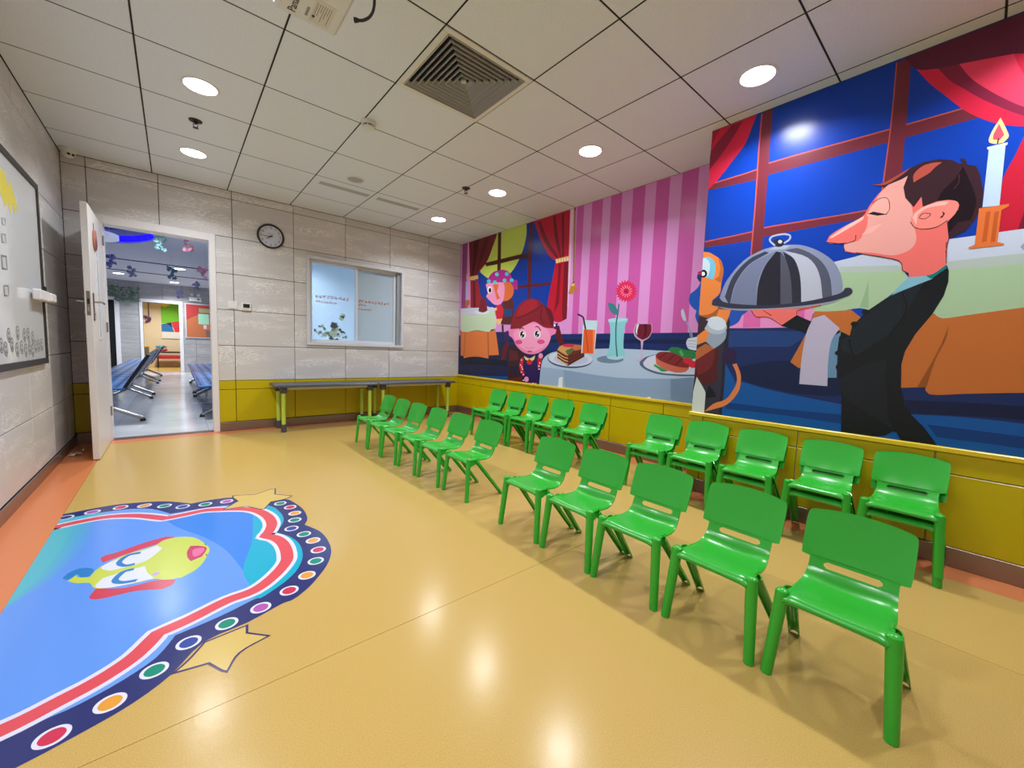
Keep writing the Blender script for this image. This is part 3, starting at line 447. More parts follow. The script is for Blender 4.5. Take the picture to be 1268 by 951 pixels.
 ('girl',6,153,[1470,1337,1389,1352,1401,1287,1460,1300]),
 ('girl',7,154,[1425,1323,1430,1313,1444,1310,1458,1314,1465,1324,1459,1334,1446,1338,1431,1334]),
 ('girl',11,155,[2231,1303,1809,1384,1476,1283,1409,1275,1422,1228,1496,1198,1502,1156,1557,1070,1676,999,1822,969,1978,991,2124,1074,2202,1168,2279,1209,2293,1277]),
 ('girl',12,156,[2262,1293,2246,1384,2170,1529,2054,1627,1900,1668,1750,1644,1639,1575,1514,1507,1457,1396,1459,1288,1623,1304,1790,1377,1920,1349,2036,1306]),
 ('girl',13,157,[2129,1526,2014,1624,1881,1656,1750,1632,1746,1569,1929,1490,2124,1447]),
 ('girl',14,151,[2139,1426,2102,1434,2065,1441,2028,1447,1992,1455,1957,1462,1923,1470,1889,1478,1855,1488,1822,1497,1791,1507,1762,1516,1737,1524,1717,1533,1701,1540,1687,1548,1674,1555,1662,1562,1649,1569,1664,1582,1678,1575,1690,1568,1702,1561,1715,1554,1731,1546,1750,1539,1774,1530,1802,1521,1833,1512,1866,1503,1900,1494,1933,1485,1967,1478,2002,1470,2037,1463,2074,1457,2111,1450,2149,1443]),
 ('girl',15,151,[1683,1529,1686,1513,1690,1497,1693,1480,1696,1463,1697,1446,1695,1429,1689,1412,1680,1396,1669,1381,1657,1366,1646,1352,1635,1338,1615,1344,1626,1358,1638,1373,1649,1387,1659,1402,1667,1416,1673,1430,1675,1444,1674,1460,1671,1476,1667,1492,1663,1509,1661,1526]),
 ('girl',16,151,[1639,1575,1514,1507,1461,1396,1486,1313,1562,1449]),
 ('girl',17,158,[2195,1222,2195,1244,2184,1259,2157,1272,2115,1287,2052,1309,1971,1334,1885,1353,1807,1358,1734,1346,1662,1322,1598,1292,1551,1266,1524,1241,1512,1216,1509,1192,1511,1168,1516,1145,1525,1124,1544,1102,1575,1082,1623,1058,1687,1032,1758,1011,1824,1001,1887,1007,1951,1023,2011,1047,2063,1075,2109,1108,2149,1148,2179,1189]),
 ('girl',18,159,[1944,1217,1949,1196,1965,1178,1990,1169,2018,1169,2045,1179,2063,1196,2071,1218,2066,1240,2049,1257,2024,1266,1996,1266,1970,1256,1951,1239]),
 ('girl',19,160,[1968,1220,1972,1199,1987,1184,2009,1178,2031,1184,2048,1199,2055,1221,2050,1242,2035,1257,2013,1262,1991,1256,1975,1241]),
 ('girl',20,159,[1974,1233,1979,1223,1991,1219,2004,1223,2010,1233,2005,1243,1993,1247,1980,1243]),
 ('girl',20,161,[2010,1197,2013,1189,2021,1186,2030,1189,2034,1197,2030,1204,2022,1207,2014,1204]),
 ('girl',18,159,[1673,1220,1678,1200,1693,1183,1715,1174,1741,1174,1766,1183,1783,1200,1790,1221,1785,1242,1770,1258,1747,1267,1721,1267,1697,1257,1680,1241]),
 ('girl',19,160,[1695,1223,1699,1203,1713,1188,1733,1183,1753,1188,1769,1203,1775,1223,1771,1244,1757,1258,1737,1263,1717,1258,1702,1243]),
 ('girl',20,159,[1701,1235,1705,1226,1717,1222,1729,1226,1734,1236,1730,1245,1718,1249,1707,1245]),
 ('girl',20,161,[1734,1200,1736,1193,1744,1190,1752,1193,1756,1201,1753,1208,1745,1211,1737,1208]),
 ('girl',18,162,[2068,1282,2061,1286,2055,1290,2049,1294,2043,1298,2038,1300,2034,1301,2029,1301,2023,1300,2016,1298,2008,1295,1999,1292,1991,1290,1984,1301,1992,1304,2000,1306,2009,1309,2018,1312,2028,1313,2038,1313,2047,1311,2056,1308,2063,1304,2069,1299,2075,1295,2081,1292]),
 ('girl',20,162,[1767,1304,1760,1306,1754,1309,1748,1311,1744,1312,1740,1312,1736,1311,1728,1307,1719,1300,1709,1291,1698,1281,1688,1271,1677,1261,1664,1268,1674,1277,1685,1287,1695,1297,1706,1307,1716,1315,1727,1321,1738,1324,1749,1324,1757,1322,1764,1319,1769,1317,1775,1315]),
 ('girl',18,163,[2005,1122,2014,1107,2040,1096,2076,1092,2113,1095,2141,1106,2152,1121,2142,1135,2116,1146,2079,1150,2043,1147,2016,1136]),
 ('girl',18,163,[1595,1128,1603,1115,1627,1104,1661,1100,1695,1104,1721,1114,1731,1127,1723,1141,1698,1152,1664,1155,1630,1152,1605,1142]),
 ('girl',18,164,[1813,1005,1821,998,1844,993,1872,993,1895,996,1905,1003,1896,1010,1873,1015,1845,1015,1822,1012]),
 ('girl',18,165,[1943,1050,1930,1049,1917,1048,1904,1046,1891,1045,1878,1044,1865,1044,1851,1045,1838,1046,1825,1048,1811,1050,1798,1052,1785,1053,1787,1058,1800,1057,1813,1055,1826,1053,1839,1051,1852,1050,1865,1049,1878,1049,1890,1050,1903,1051,1916,1053,1929,1054,1942,1056]),
 ('girl',9,166,[1966,945,1747,952,1655,943,1655,779,1686,602,1992,602,1985,759]),
 ('girl',10,167,[2014,917,1965,925,1977,786,1933,710,1981,686,2036,769,2050,836]),
 ('girl',10,167,[1709,928,1637,943,1637,881,1673,778,1701,789]),
 ('girl',10,168,[1876,602,1709,616,1708,602]),
 ('girl',11,169,[1999,891,2005,883,2019,882,2027,890,2020,898,2006,899]),
 ('girl',11,169,[2011,824,2017,816,2031,815,2039,823,2032,831,2018,832]),
 ('girl',11,169,[1972,773,1979,765,1992,764,2000,772,1993,780,1979,781]),
 ('girl',11,169,[1990,732,1996,724,2010,723,2018,731,2011,739,1997,740]),
 ('girl',11,169,[1948,702,1955,694,1969,693,1976,700,1969,709,1956,709]),
 ('girl',11,169,[1983,799,1990,791,2004,790,2011,798,2005,806,1991,807]),
 ('girl',11,169,[1656,867,1662,859,1675,859,1681,866,1675,874,1663,875]),
 ('girl',11,169,[1668,829,1674,821,1687,820,1694,828,1688,836,1675,836]),
 ('girl',11,169,[1661,791,1667,783,1679,783,1686,790,1680,798,1667,799]),
 ('girl',10,169,[1944,630,1951,621,1964,620,1972,627,1965,636,1951,637]),
 ('girl',11,169,[1760,606,1763,602,1785,602,1786,603,1780,612,1767,613]),
 ('girl',11,169,[1714,603,1715,602,1738,602,1733,609,1720,610]),
 ('girl',11,170,[1966,945,1857,916,1756,958,1772,907,1808,886,1861,910,1894,889,1934,900]),
 ('girl',12,171,[1913,875,1861,903,1798,874,1825,840,1882,837]),
 ('girl',12,132,[1617,957,1623,937,1642,925,1666,924,1687,935,1696,954,1689,973,1670,986,1646,987,1625,975]),
 ('girl',11,132,[1858,650,1864,629,1885,615,1911,613,1934,623,1943,643,1936,664,1915,678,1889,680,1867,669]),
 ('front_table',18,172,[1662,602,1629,882,1563,959,1413,1013,789,1059,461,1065,56,1056,-346,1048,-379,602]),
 ('front_table',19,173,[1661,602,1628,819,1238,805,880,783,501,772,38,797,-362,833,-379,602]),
 ('front_table',20,174,[1228,602,1270,806,1628,819,1661,602]),
 ('front_table',20,175,[-46,799,-250,833,-263,602,-177,602,-60,614]),
 ('front_table',21,176,[1344,602,1336,709,1278,726,1273,602]),
 ('front_table',20,176,[189,602,143,619,142,602]),
 ('front_table',21,177,[-259,834,-277,835,-268,647,-255,646]),
 ('cake_plate',20,178,[856,932,866,908,896,884,946,864,1011,848,1090,836,1176,831,1265,833,1350,842,1426,857,1484,878,1522,903,1534,931,1521,958,1483,983,1424,1004,1349,1020,1264,1029,1175,1031,1089,1027,1011,1016,946,1000,897,980,866,957]),
 ('cake_plate',21,142,[857,940,868,918,898,898,946,880,1010,865,1087,856,1172,851,1259,853,1343,861,1416,875,1474,893,1510,915,1523,939,1510,964,1473,986,1415,1004,1342,1018,1258,1026,1171,1028,1087,1024,1010,1014,946,1000,898,982,868,962]),
 ('cake_plate',22,179,[915,932,924,916,948,901,986,888,1038,877,1099,870,1165,867,1234,868,1299,874,1355,884,1400,898,1428,914,1437,931,1428,949,1399,965,1355,979,1298,989,1233,995,1165,997,1098,994,1038,987,986,977,948,964,924,948]),
 ('cake',23,180,[1381,1037,1335,1080,1194,1105,969,1068,970,968,1202,854,1375,930]),
 ('cake',24,181,[1381,1037,1335,1080,1194,1105,1088,1095,1130,1054,1217,971,1281,992]),
 ('cake',25,182,[1194,1105,1029,1096,969,1063,1099,1032,1160,1042]),
 ('cake',25,183,[1379,997,1363,990,1346,981,1329,973,1313,965,1297,958,1282,953,1268,948,1255,945,1243,943,1232,941,1220,939,1209,937,1206,946,1218,949,1229,950,1240,952,1252,954,1264,957,1276,961,1291,967,1306,973,1322,981,1339,989,1356,998,1372,1005]),
 ('cake',26,183,[1377,964,1361,956,1344,948,1327,940,1311,932,1295,925,1280,920,1266,915,1253,912,1241,909,1230,907,1218,905,1207,902,1203,911,1215,914,1227,916,1238,918,1249,921,1261,924,1274,928,1289,934,1304,940,1320,948,1337,956,1354,964,1370,972]),
 ('cake',27,183,[1375,930,1359,923,1342,915,1325,907,1309,899,1293,893,1278,887,1264,882,1251,878,1239,875,1228,873,1217,870,1205,867,1201,876,1213,879,1224,882,1236,884,1247,887,1259,891,1272,895,1286,901,1302,907,1318,915,1335,923,1352,931,1368,938]),
 ('cake',26,184,[1197,944,1177,951,1157,959,1137,966,1117,974,1098,981,1079,988,1060,996,1042,1003,1024,1010,1007,1017,989,1024,972,1031,977,1039,994,1032,1012,1025,1030,1018,1047,1011,1065,1004,1084,996,1103,989,1122,982,1142,975,1162,967,1182,960,1203,952]),
 ('cake',27,184,[1195,911,1175,919,1155,927,1135,935,1115,943,1096,951,1077,959,1058,966,1040,974,1022,982,1005,989,987,997,970,1004,975,1012,993,1004,1010,997,1028,990,1046,982,1064,974,1082,967,1101,959,1121,951,1140,943,1160,935,1181,927,1201,919]),
 ('cake',28,184,[1193,879,1173,887,1153,896,1133,904,1113,913,1094,921,1075,929,1056,937,1038,945,1020,953,1003,961,985,969,968,977,974,985,991,977,1009,969,1026,961,1044,953,1062,945,1080,937,1099,929,1119,921,1138,912,1158,904,1179,895,1199,887]),
 ('cake',26,185,[1120,1089,1131,1079,1163,1072,1208,1069,1253,1071,1287,1077,1300,1086,1288,1096,1255,1103,1210,1106,1165,1104,1133,1098]),
 ('cake',29,186,[1252,1028,1161,1059,1114,1043,1172,995,1218,982]),
 ('juice_glass',28,187,[989,1369,815,1358,833,1005,1016,1006,1012,1292]),
 ('juice_glass',29,188,[997,1269,836,1261,839,1005,1001,1006]),
 ('juice_glass',30,189,[870,1262,836,1261,839,1005,853,1005]),
 ('juice_glass',30,190,[1102,1433,1069,1418,1040,1405,1028,1400,1021,1390,1008,1353,996,1312,988,1287,982,1267,960,1270,966,1290,974,1315,986,1355,999,1394,1012,1411,1029,1420,1059,1434,1093,1448]),
 ('juice_glass',30,191,[978,1263,974,1243,970,1224,966,1205,962,1186,958,1166,954,1146,949,1125,944,1103,939,1080,934,1058,929,1035,924,1013,909,1015,914,1037,919,1060,924,1082,929,1104,934,1126,938,1147,943,1168,947,1187,951,1206,955,1225,959,1244,963,1264]),
 ('vase',19,192,[463,960,470,948,492,936,527,925,571,918,622,913,675,913,723,916,762,924,788,934,797,947,790,960,765,972,727,982,680,990,628,993,577,993,531,989,495,982,472,972]),
 ('vase',20,193,[684,1364,616,1375,446,1368,444,1340,471,1301,477,1209,474,1077,451,1006,466,970,550,951,651,960,676,989,646,1074,642,1200,655,1305]),
 ('vase',21,194,[684,1364,616,1375,446,1368,450,1345,564,1334,670,1339]),
 ('vase',21,195,[672,978,462,996,466,970,550,951,651,960]),
 ('flower',22,196,[565,1519,566,1504,567,1489,568,1474,569,1459,570,1444,571,1427,573,1410,576,1394,579,1376,582,1357,584,1337,585,1314,585,1289,585,1263,584,1234,582,1205,580,1176,577,1148,574,1120,570,1092,565,1065,560,1037,555,1009,550,982,534,984,539,1011,544,1039,549,1066,554,1094,558,1121,562,1148,564,1176,566,1205,568,1234,569,1262,569,1288,569,1313,568,1335,566,1354,563,1373,561,1390,558,1408,556,1425,555,1441,553,1457,553,1472,552,1487,551,1501,550,1516]),
 ('flower',23,197,[687,1535,674,1536,653,1531,631,1523,613,1513,598,1499,585,1480,574,1461,567,1445,564,1433,564,1421,568,1413,575,1408,587,1409,604,1414,623,1422,638,1432,651,1443,663,1457,672,1472,680,1486,686,1500,691,1515,692,1528]),
 ('flower',24,198,[353,1625,381,1615,356,1594,387,1592,369,1567,401,1572,391,1544,421,1558,420,1529,446,1549,454,1522,474,1548,491,1525,503,1553,528,1537,530,1566,561,1557,554,1584,588,1583,572,1607,606,1615,582,1633,613,1648,583,1658,610,1680,577,1682,596,1709,562,1702,573,1731,541,1717,542,1746,515,1724,507,1751,486,1725,470,1747,458,1718,434,1734,431,1705,402,1713,409,1687,377,1687,392,1665,361,1657,383,1640]),
 ('flower',25,199,[445,1630,410,1627,411,1634,445,1637]),
 ('flower',25,199,[449,1617,417,1602,414,1608,446,1624]),
 ('flower',26,199,[460,1609,436,1584,430,1588,454,1613]),
 ('flower',27,199,[474,1606,465,1576,456,1577,466,1607]),
 ('flower',25,199,[490,1609,496,1580,488,1578,482,1607]),
 ('flower',25,199,[504,1617,525,1595,518,1590,497,1612]),
 ('flower',26,199,[514,1629,545,1619,541,1612,509,1623]),
 ('flower',25,199,[516,1643,552,1646,552,1639,516,1636]),
 ('flower',25,199,[512,1655,545,1672,548,1665,515,1649]),
 ('flower',26,199,[501,1664,525,1690,531,1686,507,1660]),
 ('flower',27,199,[486,1667,496,1697,504,1696,494,1666]),
 ('flower',25,199,[470,1664,464,1692,473,1695,479,1666]),
 ('flower',25,199,[456,1655,436,1677,443,1682,463,1660]),
 ('flower',26,199,[447,1643,417,1653,421,1660,451,1650]),
 ('flower',26,200,[455,1634,459,1622,471,1615,487,1616,500,1625,506,1639,502,1651,490,1658,474,1656,461,1647]),
 ('wine_glass',19,201,[350,1312,181,1308,169,1245,198,1178,255,1144,260,1061,254,973,226,964,269,945,342,948,276,967,275,1061,283,1144,347,1184,370,1238]),
 ('wine_glass',20,202,[339,1309,186,1305,176,1245,204,1183,267,1154,331,1189,357,1243]),
 ('wine_glass',21,203,[261,1305,229,1304,228,1217,262,1159,245,1227]),
 ('wine_glass',21,204,[337,1307,314,1306,329,1248,329,1198,348,1238]),
 ('steak_plate',22,205,[283,942,272,908,195,864,56,834,-121,833,-320,847,-308,1004,-67,1050,215,994]),
 ('steak_plate',23,206,[244,939,230,906,163,875,37,851,-120,849,-319,861,-308,1004,-67,1050,183,995]),
 ('steak_plate',24,207,[2,1058,-35,1091,-102,1087,-160,1070,-251,1063,-273,1002,-203,982,-147,998,-88,1023]),
 ('steak_plate',25,208,[-105,1051,-123,1069,-154,1025,-137,1006]),
 ('steak_plate',24,209,[125,930,82,913,-21,872,48,863,80,885,129,911]),
 ('steak_plate',25,210,[118,1007,106,931,20,888,-90,863,-174,873,-207,902,-206,937]),
 ('steak_plate',26,211,[116,1007,114,1016,109,1024,101,1032,91,1038,79,1043,65,1045,49,1047,31,1047,11,1047,-12,1046,-35,1044,-58,1039,-81,1031,-104,1021,-127,1010,-147,998,-165,984,-182,969,-196,954,-206,942,-212,933,-214,925,-211,919,-203,915,-188,912,-167,911,-141,912,-115,915,-87,919,-56,925,-25,933,3,941,28,949,51,957,71,966,87,975,99,983,108,991,114,999]),
 ('steak_plate',27,212,[73,985,6,1034,14,1043,82,994]),
 ('steak_plate',28,212,[0,951,-73,1018,-65,1027,9,959]),
 ('steak_plate',27,212,[-90,927,-142,985,-133,992,-81,935]),
 ('steak_plate',27,213,[-239,966,-232,954,-214,946,-191,946,-169,953,-153,965,-149,980,-157,992,-175,999,-198,999,-220,992,-235,980]),
 ('steak_plate',28,214,[-282,946,-278,930,-264,918,-244,913,-224,916,-208,926,-201,942,-206,958,-220,970,-240,975,-260,971,-275,961]),
 ('monkey_hand',3,215,[-254,1668,-246,1626,-223,1593,-170,1554,-163,1503,-186,1451,-237,1404,-229,1361,-256,1295,-392,1291,-364,1656]),
 ('monkey_hand',4,216,[-221,1715,-276,1708,-281,1644,-244,1652,-220,1687]),
 ('monkey_hand',5,217,[-224,1736,-266,1745,-269,1706,-229,1714]),
 ('monkey_hand',4,218,[-135,1346,-140,1335,-145,1324,-151,1314,-156,1303,-161,1292,-167,1282,-172,1273,-178,1263,-184,1255,-189,1246,-194,1238,-198,1229,-201,1221,-204,1212,-206,1203,-208,1195,-210,1186,-212,1177,-223,1179,-220,1187,-218,1196,-216,1205,-214,1214,-211,1223,-208,1232,-203,1242,-198,1251,-193,1259,-187,1268,-182,1277,-176,1287,-171,1296,-166,1307,-160,1317,-155,1328,-150,1339,-144,1350]),
 ('monkey_hand',5,219,[-98,1412,-115,1434,-134,1392,-152,1329,-132,1321,-106,1367]),
 ('monkey_hand',5,218,[-179,1266,-182,1251,-185,1236,-189,1222,-192,1207,-195,1192,-199,1177,-206,1178,-202,1193,-199,1208,-196,1223,-192,1237,-189,1252,-186,1267]),
 ('monkey_hand',25,220,[-168,1142,-180,1169,-234,1178,-294,1195,-304,1065,-242,1068,-191,1080,-170,1115]),
 ('monkey_hand',26,221,[-175,1144,-218,1146,-254,1141,-254,1146,-218,1151,-174,1149]),
 ('monkey_hand',26,221,[-177,1118,-220,1120,-256,1115,-256,1119,-220,1124,-176,1122]),
 ('monkey_hand',26,221,[-178,1094,-222,1096,-257,1091,-258,1096,-222,1100,-178,1098]),
]
FLOOR_ART = [
 ('navy_border',1,222,[222,933,222,1407,229,1408,262,1413,299,1418,337,1424,378,1431,421,1431,466,1421,513,1406,555,1389,591,1374,622,1357,651,1339,677,1318,700,1296,722,1273,742,1250,761,1228,779,1205,813,1208,846,1211,880,1211,913,1208,947,1202,984,1185,1026,1150,1072,1105,1117,1063,1164,1032,1211,1004,1247,972,1267,934,1277,892,1285,848,1293,802,1298,754,1300,707,1298,659,1294,612,1287,572,1278,542,1266,519,1255,495,1271,454,1286,413,1298,372,1304,331,1306,291,1306,250,1303,207,1298,163,1290,122,1278,83,1263,47,1247,13,1229,-17,1210,-45,1190,-71,1168,-98,1146,-124,1123,-147,1100,-166,1078,-183,1058,-194,1046,-197,1037,-195,1019,-197,986,-209,945,-226,903,-241,860,-248,815,-253,775,-267,744,-298,718,-337,693,-372,667,-396,642,-415,616,-431,591,-444,566,-454,536,-464,498,-476,455,-489,416,-498,384,-501,356,-501,328,-501]),
 ('light_ring',2,223,[222,1056,222,1313,230,1315,252,1320,279,1323,311,1324,348,1324,386,1321,424,1317,463,1311,500,1300,534,1283,567,1261,598,1231,628,1188,656,1137,684,1085,725,1083,766,1081,807,1077,848,1073,889,1068,932,1057,981,1037,1033,1010,1077,981,1111,951,1137,919,1157,885,1170,847,1176,807,1180,767,1183,727,1183,686,1180,649,1174,616,1164,586,1153,558,1140,533,1126,510,1112,487,1128,457,1144,427,1158,395,1168,361,1176,326,1180,288,1180,246,1177,202,1171,161,1162,126,1151,94,1138,64,1124,37,1108,12,1090,-10,1070,-31,1049,-49,1028,-66,1005,-82,982,-97,964,-107,956,-107,953,-102,940,-102,910,-113,871,-129,830,-143,789,-153,745,-162,702,-171,688,-202,673,-232,656,-259,634,-280,609,-298,583,-314,556,-328,528,-340,501,-350,476,-356,453,-358,431,-362,410,-368,389,-374,369,-381]),
 ('light_ring',3,224,[1126,920,1157,885,1180,767,1180,649,1153,558,1112,487,1158,395,1180,288,1171,161,1138,64,1090,-10,1028,-66,964,-107,914,-79,1092,172,1061,484,1125,644,1101,848]),
 ('light_ring',3,225,[222,1312,279,1323,386,1321,405,1238,291,1232,222,1201]),
 ('inner_field',4,226,[222,1201,231,1204,249,1210,270,1216,292,1221,316,1225,342,1228,369,1229,395,1227,419,1222,441,1214,463,1204,485,1192,506,1179,526,1165,546,1149,567,1129,590,1105,613,1078,637,1049,661,1021,681,1022,702,1023,722,1025,744,1026,767,1029,791,1033,815,1035,838,1034,859,1029,878,1020,898,1009,920,996,946,981,975,963,1004,945,1028,925,1047,905,1062,885,1075,863,1086,839,1096,811,1105,779,1111,747,1116,717,1118,688,1118,660,1117,633,1114,608,1109,584,1103,562,1096,541,1089,523,1082,508,1075,496,1067,485,1060,473,1070,458,1081,444,1091,429,1099,411,1106,390,1111,368,1116,343,1118,316,1118,285,1117,252,1114,219,1110,190,1106,168,1102,151,1096,134,1087,116,1074,94,1059,71,1042,48,1024,27,1006,8,987,-10,967,-25,946,-37,925,-43,903,-44,880,-45,856,-50,829,-60,799,-73,770,-87,743,-98,719,-106,698,-112,677,-118,656,-124,643,-146,631,-169,618,-191,604,-211,588,-228,570,-243,552,-257,534,-269,516,-279,499,-287,480,-295,460,-303,438,-313,415,-323,389,-332,361,-339,329,-342,293,-342,256,-341,222,-340]),
 ('inner_field',5,227,[661,1004,744,1003,807,1044,919,977,1054,832,1005,469,934,146,888,418,819,624,713,845]),
 ('inner_field',6,228,[1054,832,1089,760,1095,622,1057,517,1009,473,1056,406,1087,305,1080,197,1033,86,941,-4,930,150,985,379,1005,469]),
 ('inner_field',5,229,[222,1232,369,1225,376,1070,367,840,343,670,310,537,266,440,224,360,222,358]),
 ('inner_field',6,230,[222,1231,346,1225,352,1070,344,840,324,670,295,537,257,440,222,362]),
 ('inner_field',7,231,[222,1231,320,1225,325,1070,319,840,301,670,278,537,247,440,222,373]),
 ('inner_field',8,232,[222,1230,292,1225,296,1070,291,840,278,670,260,537,236,440,222,391]),
 ('white_stripe',9,233,[222,1180,222,1191,249,1178,236,1163]),
 ('white_stripe',9,233,[222,1191,222,1182,237,1164,249,1178]),
 ('white_stripe',9,233,[222,1182,222,1168,226,1157,237,1164]),
 ('white_stripe',9,233,[222,1168,222,1188,231,1159,226,1157]),
 ('white_stripe',9,233,[222,1188,222,1232,245,1164,231,1159]),
 ('white_stripe',9,233,[222,1232,222,1247,236,1251,262,1169,245,1164]),
 ('white_stripe',9,233,[236,1251,260,1258,280,1175,262,1169]),
 ('white_stripe',9,233,[260,1258,285,1263,299,1179,280,1175]),
 ('white_stripe',9,233,[285,1263,311,1267,322,1182,299,1179]),
 ('white_stripe',9,233,[311,1267,339,1270,346,1185,322,1182]),
 ('white_stripe',9,233,[339,1270,370,1272,369,1186,346,1185]),
 ('white_stripe',6,233,[370,1272,401,1270,389,1184,369,1186]),
 ('white_stripe',6,233,[401,1270,430,1263,407,1180,389,1184]),
 ('white_stripe',6,233,[430,1263,457,1254,425,1174,407,1180]),
 ('white_stripe',6,233,[457,1254,483,1242,444,1165,425,1174]),
 ('white_stripe',6,233,[483,1242,506,1229,464,1155,444,1165]),
 ('white_stripe',6,233,[506,1229,529,1215,482,1143,464,1155]),
 ('white_stripe',6,233,[529,1215,552,1199,500,1131,482,1143]),
 ('white_stripe',6,233,[552,1199,574,1181,518,1116,500,1131]),
 ('white_stripe',6,233,[574,1181,597,1160,537,1098,518,1116]),
 ('white_stripe',6,233,[597,1160,622,1134,558,1076,537,1098]),
 ('white_stripe',6,233,[622,1134,646,1106,580,1050,558,1076]),
 ('white_stripe',6,233,[646,1106,670,1077,604,1021,580,1050]),
 ('white_stripe',6,233,[670,1077,683,1058,639,984,604,1021]),
 ('white_stripe',6,233,[683,1058,679,1065,684,979,639,984]),
 ('white_stripe',6,233,[679,1065,699,1066,704,980,684,979]),
 ('white_stripe',6,233,[699,1066,720,1067,725,982,704,980]),
 ('white_stripe',6,233,[720,1067,740,1069,748,983,725,982]),
 ('white_stripe',6,233,[740,1069,761,1071,773,986,748,983]),
 ('white_stripe',6,233,[761,1071,785,1075,797,990,773,986]),
 ('white_stripe',6,233,[785,1075,814,1078,816,992,797,990]),
 ('white_stripe',6,233,[814,1078,844,1077,832,991,816,992]),
 ('white_stripe',6,233,[844,1077,873,1069,845,988,832,991]),
 ('white_stripe',6,233,[873,1069,897,1058,859,981,845,988]),
 ('white_stripe',6,233,[897,1058,919,1046,877,972,859,981]),
 ('white_stripe',6,233,[919,1046,942,1033,898,959,877,972]),
 ('white_stripe',6,233,[942,1033,968,1018,925,944,898,959]),
 ('white_stripe',6,233,[968,1018,998,1000,953,927,925,944]),
 ('white_stripe',6,233,[998,1000,1029,979,978,910,953,927]),
 ('white_stripe',6,233,[1029,979,1057,957,999,893,978,910]),
 ('white_stripe',6,233,[1057,957,1079,933,1014,878,999,893]),
 ('white_stripe',6,233,[1079,933,1098,909,1026,861,1014,878]),
 ('white_stripe',6,233,[1098,909,1113,883,1037,843,1026,861]),
 ('white_stripe',7,233,[1113,883,1126,855,1046,823,1037,843]),
 ('white_stripe',7,233,[1126,855,1137,824,1055,798,1046,823]),
 ('white_stripe',7,233,[1137,824,1147,789,1063,769,1055,798]),
 ('white_stripe',7,233,[1147,789,1154,755,1069,740,1063,769]),
 ('white_stripe',7,233,[1154,755,1159,722,1073,712,1069,740]),
 ('white_stripe',7,233,[1159,722,1161,690,1075,686,1073,712]),
 ('white_stripe',7,233,[1161,690,1161,659,1075,661,1075,686]),
 ('white_stripe',7,233,[1161,659,1160,630,1074,637,1075,661]),
 ('white_stripe',7,233,[1160,630,1157,602,1071,614,1074,637]),
 ('white_stripe',7,233,[1157,602,1151,574,1068,594,1071,614]),
 ('white_stripe',7,233,[1151,574,1144,549,1062,575,1068,594]),
 ('white_stripe',7,233,[1144,549,1136,526,1056,556,1062,575]),
 ('white_stripe',7,233,[1136,526,1129,506,1049,540,1056,556]),
 ('white_stripe',7,233,[1129,506,1120,488,1044,528,1049,540]),
 ('white_stripe',7,233,[1120,488,1111,473,1038,519,1044,528]),
 ('white_stripe',7,233,[1111,473,1103,461,1031,508,1038,519]),
 ('white_stripe',7,233,[1103,461,1103,478,1017,468,1031,508]),
 ('white_stripe',7,233,[1103,478,1105,483,1035,433,1017,468]),
 ('white_stripe',7,233,[1105,483,1116,469,1045,420,1035,433]),
 ('white_stripe',7,233,[1116,469,1128,450,1053,408,1045,420]),
 ('white_stripe',7,233,[1128,450,1139,427,1059,395,1053,408]),
 ('white_stripe',7,233,[1139,427,1147,402,1064,378,1059,395]),
 ('white_stripe',7,233,[1147,402,1154,376,1069,359,1064,378]),
 ('white_stripe',7,233,[1154,376,1158,348,1073,337,1069,359]),
 ('white_stripe',7,233,[1158,348,1161,318,1075,314,1073,337]),
 ('white_stripe',7,233,[1161,318,1161,285,1075,286,1075,314]),
 ('white_stripe',7,233,[1161,285,1160,249,1074,255,1075,286]),
 ('white_stripe',7,233,[1160,249,1156,214,1071,223,1074,255]),
 ('white_stripe',7,233,[1156,214,1153,184,1067,196,1071,223]),
 ('white_stripe',7,233,[1153,184,1148,160,1064,177,1067,196]),
 ('white_stripe',7,233,[1148,160,1143,138,1061,163,1064,177]),
 ('white_stripe',7,233,[1143,138,1135,117,1056,151,1061,163]),
 ('white_stripe',7,233,[1135,117,1125,96,1049,136,1056,151]),
 ('white_stripe',7,233,[1125,96,1111,72,1038,117,1049,136]),
 ('white_stripe',7,233,[1111,72,1094,46,1024,96,1038,117]),
 ('white_stripe',7,233,[1094,46,1075,21,1008,75,1024,96]),
 ('white_stripe',7,233,[1075,21,1056,-2,992,56,1008,75]),
 ('white_stripe',7,233,[1056,-2,1036,-23,976,39,992,56]),
 ('white_stripe',7,233,[1036,-23,1015,-43,959,23,976,39]),
 ('white_stripe',7,233,[1015,-43,991,-61,943,11,959,23]),
 ('white_stripe',7,233,[991,-61,963,-77,929,3,943,11]),
 ('white_stripe',7,233,[963,-77,932,-85,917,-1,929,3]),
 ('white_stripe',7,233,[932,-85,906,-87,901,-2,917,-1]),
 ('white_stripe',7,233,[906,-87,885,-88,875,-3,901,-2]),
 ('white_stripe',7,233,[885,-88,868,-91,844,-9,875,-3]),
 ('white_stripe',7,233,[868,-91,845,-100,812,-20,844,-9]),
 ('white_stripe',7,233,[845,-100,817,-112,782,-34,812,-20]),
 ('white_stripe',7,233,[817,-112,787,-126,753,-47,782,-34]),
 ('white_stripe',7,233,[787,-126,758,-138,728,-58,753,-47]),
 ('white_stripe',7,233,[758,-138,732,-147,706,-65,728,-58]),
 ('white_stripe',7,233,[732,-147,710,-154,686,-71,706,-65]),
 ('white_stripe',7,233,[710,-154,689,-159,666,-77,686,-71]),
 ('white_stripe',7,233,[689,-159,684,-157,628,-91,666,-77]),
 ('white_stripe',7,233,[684,-157,681,-167,606,-126,628,-91]),
 ('white_stripe',7,233,[681,-167,669,-190,594,-148,606,-126]),
